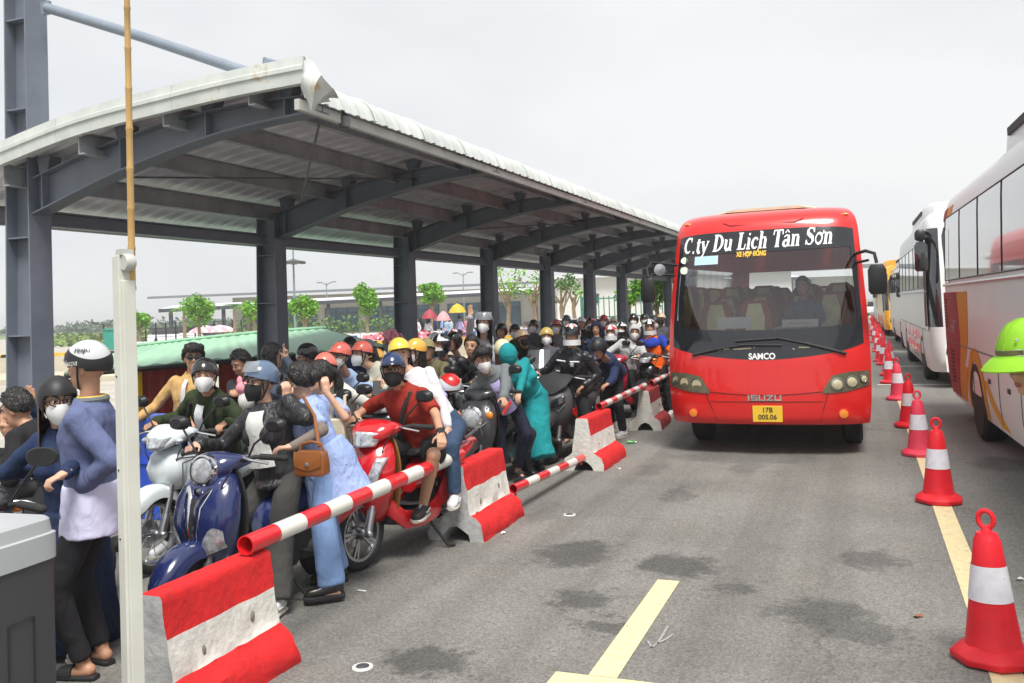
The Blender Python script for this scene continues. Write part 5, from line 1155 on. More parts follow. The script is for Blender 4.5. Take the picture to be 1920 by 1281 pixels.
# kerb wall with black and yellow stripes: blocks in a row
M_KERB = mat('pale_kerb_concrete', (.50, .46, .36), .85, var=.12, vscale=1.5); 
kp = [(-60, 664, 30), (96, 660, 30), (266, 656, 30), (533, 646, 30.3), (800, 634, 30.5), (980, 629, 31), (1260, 617, 31)]
pts = [at_d(*p) for p in kp]; segs = []
k = 0
for a, b in zip(pts, pts[1:]):
    n = max(1, round((b - a).length / 2.6))
    for i in range(n): segs.append((lerp(a, b, i / n), lerp(a, b, (i + 1) / n)))
M_STR = mat('kerb_yellow', (.72, .42, .03), .7, var=.1)
for i, (a, b) in enumerate(segs):
    c = (a + b) / 2; d = b - a; L = d.length - .04; h = .98
    t = thing('kerb_block', 'pale concrete barrier block with slanting black and yellow stripes along its top, behind the shelter', 'barrier block', (c.x, c.y, 0), math.atan2(d.y, d.x), 'striped concrete blocks behind the shelter')
    g = Geo(); g.rings([[(x, y, z) for y, z in ((-.3, 0), (-.3, .15), (-.14, .35), (-.11, h), (.11, h), (.14, .35), (.3, .15), (.3, 0))] for x in (-L / 2, L / 2)]); g.build('block_body', M_KERB, t, smooth=False)
    g = Geo()
    for q in range(8):
        x0 = -L / 2 + L * q / 8
        g.add([(x0, -.118, h - .26), (x0 + L / 8, -.118, h - .26), (min(L / 2, x0 + L / 8 + .14), -.1135, h - .01), (x0 + .14 if q else x0, -.1135, h - .01)], [(0, 1, 2, 3)], q % 2)
    g.build('stripe_band', [M_STR, M_BLACKM], t, smooth=False)
# water-filled sponsor panels: blue and white strips on the plaza
M_PANB = mat('panel_blue', (.05, .10, .5), .5); M_PANP = mat('panel_pink', (.75, .25, .3), .5)
for i in range(26):
    px = 250 + i * 37
    if 390 < px < 560: continue
    b0 = at_d(px, lerp(640, 606, (px - 250) / 930), 52); hz = at_d(px, lerp(640, 606, (px - 250) / 930) + 2, 52)
    t = thing('barrier_panel', 'small white barrier panel with a coloured block, in a line across the far plaza', 'barrier panel', (b0.x, b0.y, 0), R(21), 'barrier panels on the plaza')
    g = Geo(); g.box((0, 0, .55), (1.1, .12, .5)); g.box((0, 0, .15), (.9, .3, .3)); g.build('panel_base', M_WHITEP, t, smooth=False, bevel=.02)
    g = Geo(); g.box((0, -.07, .57), (.8, .02, .28)); g.build('panel_print', M_PANB if i % 3 else M_PANP, t, smooth=False)
# flower beds (pink) on the plaza
def leaf_cloud(g, c, r, n, s, mi=0, flat=1.0):
    for _ in range(n):
        u = Vector((random.gauss(0, 1), random.gauss(0, 1), random.gauss(0, 1))).normalized() * (random.random() ** .45)
        p = c + Vector((u.x * r[0], u.y * r[1], u.z * r[2])); a = Vector((rnd(-1, 1), rnd(-1, 1), rnd(-.6, .6))).normalized(); b = a.cross(Vector((rnd(-1, 1), rnd(-1, 1), rnd(-1, 1)))).normalized(); q = s * rnd(.6, 1.3)
        g.add([p - a * q, p - b * q * .5, p + a * q, p + b * q * .5], [(0, 1, 2, 3)], mi)
M_FLP = mat('pink_blossom', (.75, .22, .28), .7, var=.3, vscale=3); M_LEAF = mat('lime_leaf', (.14, .34, .02), .6, var=.45, vscale=2.5, col2=(.26, .46, .05), c2pos=.6); M_LEAFD = mat('dark_leaf', (.06, .17, .02), .65, var=.4, vscale=2.5); M_BARK = mat('pale_bark', (.30, .23, .15), .9, var=.25, vscale=6)
for px, py, w in ((745, 632, 2.4), (830, 628, 5.0), (1010, 620, 3.5), (1130, 612, 3.0)):
    b0 = at_d(px, py, 44); g = Geo(); leaf_cloud(g, Vector((0, 0, .5)), (w, .9, .55), 260, .16, 0); leaf_cloud(g, Vector((0, 0, .3)), (w, .9, .4), 120, .18, 1)
    o = g.build('flower_bed', [M_FLP, M_LEAF], None, smooth=False); o.location = (b0.x, b0.y, 0); o.rotation_euler = (0, 0, R(21)); tag(o, kind='stuff')
# halls
M_HALLW = mat('cream_hall_wall', (.58, .57, .50), .8, var=.06); M_HALLR = mat('grey_hall_roof', (.20, .22, .24), .6, var=.1); M_HALLG = mat('blue_hall_glass', (.06, .14, .20), .08, var=.2, coat=.5); M_HALLRW = mat('white_walk_roof', (.66, .68, .70), .6, var=.06); M_TRIM = mat('dark_trim', (.05, .06, .07), .6)
hall = thing('terminal_hall', 'long low cream terminal hall with grey overhanging roof far behind the shelter', 'building', (-45, 92, 0), R(23))
g = Geo(); g.box((-5, 4, 2.2), (36, 8, 4.4)); g.box((31, 3.2, 2.2), (34, 7, 4.4)); g.build('hall_wall', M_HALLW, hall, smooth=False)
g = Geo(); g.prism([(-31, -4, 4.5), (-31, 10, 4.9), (-31, 10, 5.2), (-31, -4, 4.75)], (54, 0, .2)); g.prism([(23.3, -3, 5.0), (23.3, 10, 5.3), (23.3, 10, 5.7), (23.3, -3, 5.4)], (27, 0, .2)); g.build('hall_roof', M_HALLR, hall, smooth=False)
for k in range(7):
    x = -20 + k * 4.6; g = Geo(); g.box((x, -.06, 1.5), (3.6, .1, 2.7)); w_ = g.build('window', M_HALLG, hall, smooth=False); g = Geo(); [g.box((x + dx, -.14, 1.5), (.1, .06, 2.7)) for dx in (-1.8, -.6, .6, 1.8)]; g.box((x, -.14, 2.2), (3.6, .06, .1)); g.build('mullion', M_TRIM, w_, smooth=False)
for k in range(6): g = Geo(); g.box((16.5 + k * 5.2, -.38, 2.1), (.7, .14, 4.0)); g.build('wall_pilaster', M_TRIM, hall, smooth=False)
for x in (24.5, 35): g = Geo(); g.box((x, -.36, 2.3), (1.3, .1, .7)); g.build('window', M_TRIM, hall, smooth=False)
walk = thing('covered_walkway', 'white roofed covered walkway on slim dark posts in front of the terminal hall', 'walkway', (-43, 78, 0), R(23))
g = Geo(); g.prism([(-22, -2, 3.05), (-22, 2, 3.35), (-22, 2, 3.55), (-22, -2, 3.2)], (62, 0, .9)); g.build('walkway_roof', M_HALLRW, walk, smooth=False)
g = Geo(); g.prism([(-22, -2.06, 2.85), (-22, -2.0, 2.85), (-22, -2.0, 3.2), (-22, -2.06, 3.2)], (62, 0, .9)); g.build('roof_edge', M_TRIM, walk, smooth=False)
for k in range(13): g = Geo(); z = 3.0 + .9 * (k * 5) / 62; g.box((-21 + k * 5, -1.6, z / 2), (.3, .3, z)); g.build('post', M_TRIM, walk, smooth=False)
h2 = at_d(1165, 560, 75); hw = thing('white_office', 'plain white flat roofed office far behind the sixth column', 'building', (h2.x, h2.y + 2, 0), R(20))
g = Geo(); g.box((4, 3, 2.2), (20, 6, 4.4)); g.build('office_wall', mat('white_office_wall', (.66, .66, .63), .8, var=.06), hw, smooth=False); g = Geo(); g.box((4, 2.8, 4.5), (21, 7, .25)); g.build('flat_roof', M_HALLRW, hw, smooth=False)
for x in (-3, 1, 8): g = Geo(); g.box((x, -.05, 2.6), (1.2, .1, .8)); g.build('window', M_TRIM, hw, smooth=False)
gf = at_d(1210, 585, 58); t = thing('green_mesh_fence', 'green mesh fence panel beside the far white office', 'fence', (gf.x, gf.y, 0), R(15)); M_GF = mat('green_fence_wire', (.03, .20, .13), .6)
g = Geo()
for k in range(25): g.box((-4 + k * .34, 0, 1.3), (.07, .04, 2.5))
for z in (.2, 1.2, 2.4): g.box((.1, 0.03, z), (8.3, .04, .08))
g.build('mesh_panel', M_GF, t, smooth=False)
for x in (-4.1, 0, 4.2): g = Geo(); g.box((x, 0, 1.45), (.12, .12, 2.9)); g.build('post', M_GF, t, smooth=False)
# trees
def tree(label, px, py_base, d, h, crown, cw, ch, n, leafm, s=.105, stake=False, kind='tree', sparse=False):
    b0 = at_d(px, py_base, d); t = thing('tree', label, 'tree', (b0.x, b0.y, 0), rnd(0, 6), 'trees on the plaza')
    g = Geo(); g.tube([(0, 0, 0), (.05, .03, h * .3), (-.04, .02, h * .55), (.0, 0, h * .7)], [.16, .11, .09, .06], 8); tips = []
    for k in range(7):
        a = k * 2.4; z0 = h * rnd(.42, .66); q = Vector((math.cos(a) * cw * rnd(.35, .75), math.sin(a) * cw * rnd(.35, .75), h * rnd(.7, .98))); g.tube([(0, 0, z0), Vector((q.x * .5, q.y * .5, lerp(z0, q.z, .45))), q], [.06, .04, .012], 6); tips.append(q)
    g.build('trunk', M_BARK, t)
    g = Geo(); 
    for q in tips: leaf_cloud(g, q, (cw * .42, cw * .42, ch * .28), n // 4, s)
    leaf_cloud(g, Vector((0, 0, h - ch * .5)), (cw * .8, cw * .8, ch * .5), n // 2 if not sparse else 0, s)
    g.build('crown', leafm, t, smooth=False)
    if stake:
        g = Geo(); [g.tube([(math.cos(a) * .9, math.sin(a) * .9, 0), (0, 0, h * .34)], .045, 5) for a in (0, 2.1, 4.2)]; g.tube([(math.cos(a) * .5, math.sin(a) * .5, h * .16) for a in (0, 2.1, 4.2, 6.28)], .04, 5); g.build('stake', M_BARK, t)
    return t
tree('small leafy tree with bright rounded crown between the second and third columns', 690, 622, 58, 3.6, 0, .85, 1.9, 1300, M_LEAF)
tree('small tree with bright flat crown and bare forked trunk right of the third column', 812, 620, 58, 3.8, 0, .95, 1.0, 900, M_LEAF)
tree('young bright tree just right of the second column', 572, 628, 50, 2.9, 0, .9, 1.3, 700, M_LEAF)
tree('green tree with open crown left of the pink umbrellas', 373, 634, 55, 3.2, 0, 1.1, 1.9, 900, M_LEAF)
tree('small tree edge showing just right of the off-white post', 262, 640, 60, 2.6, 0, .9, 1.3, 500, M_LEAF)
tree('half hidden green tree left of the second column', 478, 630, 55, 3.2, 0, .8, 1.7, 600, M_LEAF)
tree('sparse staked tree with long bare stems right of the fourth column', 955, 616, 44, 3.9, 0, 1.2, 1.5, 150, M_LEAF, stake=True, sparse=True)
tree('sparse staked tree beside the fifth column', 1003, 614, 46, 3.9, 0, 1.0, 1.4, 90, M_LEAF, stake=True, sparse=True)
tree('thin leaning tree with few leaves between the fifth and sixth columns', 1055, 612, 42, 3.3, 0, .9, 1.3, 150, M_LEAFD, sparse=True)
tree('bare looking young tree near the sixth column', 1078, 611, 46, 3.4, 0, .7, 1.2, 40, M_LEAF, sparse=True)
tree('green tree beside the red bus mirror', 1180, 606, 40, 3.0, 0, .6, 1.3, 300, M_LEAF)
tree('broad green tree in the last gap left of the red bus', 1232, 604, 42, 3.1, 0, .9, 1.5, 600, M_LEAF)
for px, d, hh, lab in ((346, 58, 3.2, 'feathery palm left of the open crowned tree'), (466, 56, 3.2, 'palm tree left of the second column'), (440, 60, 3.4, 'thin bare palm between the umbrellas and the second column')):
    b0 = at_d(px, 634, d); t = thing('palm_tree', lab, 'palm', (b0.x, b0.y, 0), 0, 'palms on the plaza'); g = Geo(); g.tube([(0, 0, 0), (.03, 0, hh * .5), (0, 0, hh * .85)], [.14, .1, .08], 8); g.build('trunk', M_BARK, t); g = Geo()
    for k in range(11):
        a = k * .571; 
        for j in range(9):
            f0 = j / 9; p = Vector((math.cos(a) * 1.1 * f0, math.sin(a) * 1.1 * f0, hh * .85 + .55 * f0 - 1.0 * f0 * f0)); sd_ = Vector((-math.sin(a), math.cos(a), -.5)) * (.22 * (1 - f0 * .6)); dn = Vector((math.cos(a), math.sin(a), -.3)) * .1
            for s in (-1, 1): g.add([p, p + dn * .6, p + Vector((sd_.x * s, sd_.y * s, sd_.z)) + dn], [(0, 1, 2)])
    g.build('fronds', M_LEAF if px != 440 else M_LEAFD, t, smooth=False)
# far scrub along the horizon
M_FAR = mat('far_scrub', (.10, .15, .10), .9, var=.3, vscale=.2)
g = Geo()
for k in range(150):
    px = rnd(-500, 820); d = rnd(190, 330); b0 = at_d(px, 620, d); hh = rnd(1.2, 3.2); leaf_cloud(g, Vector((b0.x, b0.y, hh * .5)), (rnd(3, 8), 3, hh * .62), 60, .9)
tag(g.build('far_woods', M_FAR, None, smooth=False), kind='stuff')
g = Geo()
for k in range(90):
    px = rnd(60, 560); d = rnd(80, 130); b0 = at_d(px, 640, d); leaf_cloud(g, Vector((b0.x, b0.y, .4)), (rnd(1.5, 4), 1.5, .55), 40, .35)
tag(g.build('scrub', mat('scrub_leaf', (.16, .24, .07), .85, var=.4, vscale=.5), None, smooth=False), kind='stuff')
hg = at_d(610, 606, 82); g = Geo()
for k in range(8): leaf_cloud(g, Vector((-7 + k * 1.9, 0, 1.0)), (1.3, .7, 1.1), 130, .2)
o = g.build('hedge', mat('hedge_leaf', (.12, .22, .04), .8, var=.4, vscale=1), None, smooth=False); o.location = (hg.x, hg.y, 0); o.rotation_euler = (0, 0, R(22)); tag(o, 'clipped green hedge in front of the terminal hall', 'hedge')
# dark wire fence on the plaza
fa, fb = at_d(195, 640, 60), at_d(470, 632, 66); t = thing('wire_fence', 'dark wire fence on tall posts across the far left plaza', 'fence', (fa.x, fa.y, 0)); dd = fb - fa; dd.z = 0
for k in range(16): g = Geo(); p = dd * (k / 15); g.box((p.x, p.y, .95), (.07, .07, 1.9)); g.build('post', M_BLACKM, t, smooth=False)
g = Geo(); [g.tube([(0, 0, z), dd + Vector((0, 0, z))], .018, 4) for z in (.3, .6, .9, 1.2, 1.5, 1.8)]; g.build('wire', M_BLACKM, t)
gbx = at_d(213, 635, 58); t = thing('utility_box', 'small green utility box behind the helmeted man at left', 'utility box', (gbx.x, gbx.y, 0), R(20)); mg = mat('green_box_paint', (.03, .28, .22), .5); g = Geo(); g.box((0, 0, .75), (1.0, .8, 1.5)); g.build('box_body', mg, t, smooth=False, bevel=.02); g = Geo(); g.prism([(-.55, -.45, 1.5), (.55, -.45, 1.5), (.55, .45, 1.5), (-.55, .45, 1.5)], (0, 0, .1)); g.box((0, -.42, .8), (.8, .03, 1.1)); g.build('box_lid', mg, t, smooth=False)
# lamp posts
def lamp(px, py_top, d, kind, lab):
    top = at_d(px, py_top, d); t = thing('lamp_post', lab, 'lamp post', (top.x, top.y, 0)); h = top.z; g = Geo(); g.tube([(0, 0, 0), (0, 0, h)], [.10, .05], 8); g.build('mast', mat('lamp_mast', (.22, .30, .31), .5), t)
    g = Geo()
    if kind == 'ring': g.lathe([(.1, -.25), (.7, -.2), (.75, -.1), (.1, .1)], 14, T(0, 0, h - 1.2)); [g.box((math.cos(a) * .7, math.sin(a) * .7, h - 1.35), (.25, .25, .16)) for a in (k * math.pi / 3 for k in range(6))]
    else: [g.tube([(0, 0, h - .3), (s * .5, 0, h), (s * .9, 0, h + .05)], .04, 6) for s in (-1, 1)]; [g.box((s * .9, 0, h + .03), (.5, .16, .08)) for s in (-1, 1)]
    g.build('lamp_head', M_GREYM, t)
lamp(549, 455, 60, 'ring', 'tall lamp mast with ring of floodlights right of the second column')
lamp(612, 530, 95, 'arm', 'twin armed street lamp above the terminal hall roof, left one'); lamp(868, 512, 95, 'arm', 'twin armed street lamp above the terminal hall, right of the third column'); lamp(319, 602, 120, 'arm', 'tiny street lamp above the parked cars at far left')
# umbrellas
def umbrella(px, py, d, m, lab, r=1.1, pole=True, zb=None):
    top = at_d(px, py, d); t = thing('umbrella', lab, 'umbrella', (top.x, top.y, 0)); z = top.z; g = Geo()
    n = 8; rr = [[Vector((rad * math.cos(2 * math.pi * k / 16) * (1 - .05 * (k % 2)), rad * math.sin(2 * math.pi * k / 16) * (1 - .05 * (k % 2)), z - dz)) for k in range(16)] for rad, dz in ((.02, 0), (r * .5, .12), (r * .85, .32), (r, .5))]
    g.rings(rr, False); g.build('canopy', m, t); g = Geo(); g.tube([(0, 0, zb or 0), (0, 0, z + .1)], .025, 6); g.build('pole', M_GREYM, t)
mu = mat('umbrella_pink', (.75, .22, .33), .6, var=.3, vscale=2, col2=(.8, .6, .62), c2pos=.58); umbrella(385, 610, 62, mu, 'pink and white parasol on the far plaza, left of its twin', 1.15); umbrella(412, 609, 62, mu, 'pink and white parasol on the far plaza, right of its twin', 1.15)
umbrella(857, 569, 48, mat('umbrella_yellow', (.6, .42, .03), .6), 'bright yellow umbrella over walkers on the plaza', .5, zb=1.1); umbrella(805, 580, 48, mat('umbrella_dark_red', (.35, .04, .06), .6), 'dark red umbrella left of the yellow umbrella', .45, zb=1.1); umbrella(831, 583, 46, mat('umbrella_pale_pink', (.6, .32, .34), .6), 'pale pink umbrella between the dark red and yellow umbrellas', .4, zb=1.0)
# parked cars far away
def car(px, py, d, rz, m, lab):
    b0 = at_d(px, py, d); t = thing('parked_car', lab, 'car', (b0.x, b0.y, 0), rz, 'cars parked far away')
    g = Geo(); sec = [(-2.1, .35, .75, .75), (-2.0, .25, .9, .84), (-1.2, .22, .95, .86), (0, .22, .98, .87), (1.2, .22, .95, .86), (1.95, .25, .8, .82), (2.1, .35, .65, .7)]
    g.rings([[(x, -w, z0), (x, -w, z0 + (z1 - z0) * .7), (x, -w * .9, z1), (x, w * .9, z1), (x, w, z0 + (z1 - z0) * .7), (x, w, z0)] for x, z0, z1, w in sec]); g.build('car_body', m, t)
    g = Geo(); g.rings([[(x, -w, z) for w, z in ((w0, .9), (w1, 1.42))] + [(x, w1, 1.42), (x, w0, .9)] for x, w0, w1 in ((-1.7, .78, .6), (-1.0, .82, .66), (.4, .82, .66), (1.2, .78, .5))]); g.build('cabin', M_DGLASS, t)
    g = Geo(); g.box((-.35, 0, 1.435), (1.5, 1.22, .04)); g.build('roof', m, t, bevel=.01)
    for x in (-1.3, 1.3):
        for s in (-1, 1): wheel(t, (x, s * .78, .32), .32, .2).rotation_euler = (0, 0, 0)
car(330, 636, 75, R(20), M_WHITEP, 'silver white car parked beyond the fence at far left'); car(362, 634, 78, R(24), B_GREY if 0 else M_BLACK, 'dark car parked beside the silver white car beyond the fence')
car(1075, 612, 32, R(25), M_WHITEP, 'white car parked between the fifth and sixth columns'); car(1640, 566, 92, R(90), M_WHITEP, 'white car queueing far down the lane past the cones')
# ================================================================ PEOPLE
SKIN = mat('skin_warm', (.50, .27, .17), .5, var=.1, vscale=9, bump=.05, bscale=120)
SKIN2 = mat('skin_fair', (.60, .36, .25), .5, var=.08, vscale=9, bump=.05, bscale=120)
HAIR = mat('black_hair', (.012, .010, .010), .38, var=.5, vscale=24, bump=.3, bscale=90, fold=.5, fscale=42)
HAIRB = mat('brown_hair', (.05, .016, .010), .38, var=.5, vscale=24, bump=.3, bscale=90, fold=.5, fscale=42)
M_MASKW = mat('white_mask', (.72, .72, .72), .8, var=.05, bump=.1, bscale=90)
M_MASKK = mat('black_mask', (.012, .012, .014), .8, var=.1)
M_EYEW = mat('eye_white', (.6, .57, .55), .3, var=0)
M_IRIS = mat('dark_iris', (.012, .007, .005), .15, var=0)
M_LIP = mat('lip', (.38, .12, .1), .5, var=0)
M_STRAP = mat('black_strap', (.015, .015, .016), .7, var=0)
M_SOLE = mat('pale_sole', (.55, .52, .45), .7, var=.1)
M_CLEARV = mat('clear_visor', (.4, .43, .46), .05, var=0, alpha=.35, spec=.8, coat=1.0)
M_DARKV = mat('dark_visor', (.01, .012, .016), .05, var=0, coat=1.0)
V = Vector
def ik(a, t, l1, l2, pole):
    d = t - a; L = min(d.length, (l1 + l2) * .995); u = d.normalized(); L = max(L, .05)
    x = (l1 * l1 - l2 * l2 + L * L) / (2 * L); h = math.sqrt(max(0, l1 * l1 - x * x))
    p = pole - u * pole.dot(u)
    p = p.normalized() if p.length > 1e-4 else V((0, 0, 1))
    return a + u * x + p * h, a + u * L
def basis(f, up):
    f = f.normalized(); l = up.cross(f).normalized(); u = f.cross(l)
    return f, l, u
def mat_from(f, l, u, o): return Matrix(((f.x, l.x, u.x, o.x), (f.y, l.y, u.y, o.y), (f.z, l.z, u.z, o.z), (0, 0, 0, 1)))
def add_head(g, M, k=1.0, fine=True):
    o = g.M; g.M = o @ M @ Matrix.Scale(k, 4)
    g.ell((-.012, 0, .022), (.094, .076, .100), 20, 13); g.ell((.022, 0, -.042), (.064, .060, .082), 18, 11); g.ell((.052, 0, -.088), (.03, .034, .026), 12, 8)
    g.capsule((.079, 0, .020), (.098, 0, -.020), .008, .0125, 10); g.ell((.084, .016, -.026), (.012, .009, .009), 8, 6); g.ell((.084, -.016, -.026), (.012, .009, .009), 8, 6)
    for s in (-1, 1):
        g.ell((-.008, s * .075, -.012), (.019, .010, .032), 10, 8); g.ell((.06, s * .038, -.024), (.022, .02, .022), 10, 8); g.ell((.072, s * .03, .034), (.012, .026, .008), 10, 6)
    g.ell((.080, 0, -.058), (.012, .022, .007), 10, 6); g.ell((.078, 0, -.069), (.011, .019, .007), 10, 6)
    g.M = o
def cap_shell(g, r, lim, thick=.008, c=(0, 0, 0), na=36, ne=10, wob=0.0, mi=0):
    # dome over the head: r radii; lim(az_deg)->lowest elevation in degrees
    c = V(c)
    def P(az, t, d):
        e = R(lerp(90, lim(az), t)); a = R(az); q = V((math.cos(e) * math.cos(a) * (r[0] + d), math.cos(e) * math.sin(a) * (r[1] + d), math.sin(e) * (r[2] + d)))
        if wob: q += mnoise.noise_vector(q * 38) * wob * (.3 + t)
        return c + q
    out = [[P(360 * k / na, (j + .05) / ne, 0) for k in range(na)] for j in range(ne)] + [[P(360 * k / na, 1, 0) for k in range(na)]]
    inn = [[P(360 * k / na, (j + .05) / ne, -thick) for k in range(na)] for j in range(ne)] + [[P(360 * k / na, 1, -thick) for k in range(na)]]
    g.rings(list(reversed(inn)) + [] , False, mi); g.rings(out, False, mi)
    g.rings([out[-1], inn[-1]], False, mi); g.add(out[0], [tuple(range(na))], mi)
def hand(g, w, d, n, side, curl=30, spread=4, k=1.0, only=None):
    # w wrist, d hand direction, n palm normal (palm faces n); side +1 left hand, -1 right hand
    d = d.normalized(); n = (n - d * n.dot(d)).normalized(); s = d.cross(n) * side    # s points to the thumb side
    s = -s
    kn = w + d * .085 * k
    for t in (-.027, -.009, .009, .027): g.capsule(w + s * t * .7 * k, kn + s * t * k, .0135 * k, .0125 * k, 8)
    g.capsule(w - d * .02, w + d * .02, .024 * k, .027 * k, 10)
    Ls = (.066, .076, .070, .054)
    for i, (t, L) in enumerate(zip((.027, .009, -.009, -.027), Ls)):
        c = curl if only is None else (6 if i in only else 100)
        p = kn + s * t * k; a = 0; ax = s; dirv = d + s * (t / .027 * math.tan(R(spread)))
        for seg, (fl, f) in enumerate(((.45, .75), (.32, 1.0), (.24, .8))):
            a += c * f * (.85 + .06 * i)
            dv = (dirv * math.cos(R(a)) + n * math.sin(R(a))).normalized(); q = p + dv * L * fl * k
            g.capsule(p, q, .0092 * k * (1 - .09 * seg), .0086 * k * (1 - .09 * seg), 8); p = q
    p = w + d * .022 * k + s * .026 * k; q = p + (d * .6 + s * .75 + n * .25).normalized() * .038 * k; r_ = q + (d * .85 + s * .25 + n * (.2 + curl / 120)).normalized() * .03 * k
    g.capsule(p, q, .0125 * k, .0105 * k, 8); g.capsule(q, r_, .0105 * k, .0088 * k, 8)
def shoe(root, ank, yaw, m, kind='sneaker', k=1.0, sock=None, pitch=0.0, sole=None):
    gz = ank.z - .075 * k
    M = T(ank.x, ank.y, ank.z) @ RZ(yaw) @ RY(R(pitch)) @ T(0, 0, -.075 * k) @ Matrix.Scale(k, 4)
    g = Geo(M)
    if kind == 'slipper':
        g.rings([sup(x, .012, hw, .012, 0, 3, 16) for x, hw in ((-.075, .025), (-.06, .036), (0, .04), (.08, .048), (.15, .045), (.185, .03))])
        g.slab(lambda u, v: (lerp(.05, .13, u), .047 * math.cos(math.pi * v), .02 + .045 * math.sin(math.pi * v) * (1 - .35 * u)), lambda u, v: (0, 0, .008), 4, 10)
        return g.build('slipper', m, root)
    sh = .016 if kind != 'boot' else .03
    if kind == 'loafer': sh = .032
    g.rings([sup(x, sh + h, hw, h + .004, 0, 2.6, 18) for x, hw, h in ((-.078, .022, .03), (-.07, .034, .042), (-.02, .038, .045), (.04, .041, .038), (.10, .046, .028), (.15, .044, .024), (.18, .034, .02), (.192, .018, .014))])
    if kind == 'boot': g.tube([(-.02, 0, .06), (-.015, 0, .16), (-.01, 0, .26)], [.043, .044, .052], 14)
    else: g.tube([(-.025, 0, .05), (-.015, 0, .095)], [.042, .04], 14)
    o = g.build({'boot': 'boot', 'loafer': 'shoe'}.get(kind, 'sneaker'), m, root, ang=60)
    g = Geo(M); g.rings([sup(x, sh * .5, hw + .004, sh * .5 + .004, 0, 4, 18) for x, hw in ((-.084, .022), (-.074, .036), (-.02, .041), (.04, .044), (.10, .05), (.15, .047), (.182, .036), (.196, .018))]); g.build('sole', sole or (M_SOLE if kind == 'sneaker' else M_BLACKM), o)
    if kind == 'sneaker':
        g = Geo(M)
        for x, z in ((.045, .098), (.065, .09), (.085, .08)): g.tube([(x, .03, z - .02), (x, 0, z), (x, -.03, z - .02)], .004, 5)
        for s in (-1, 1): g.tube([(-.04, s * .043, .06), (.02, s * .046, .045), (.07, s * .05, .05)], .005, 5)
        g.build('laces', M_WHITEP, o)
    return o
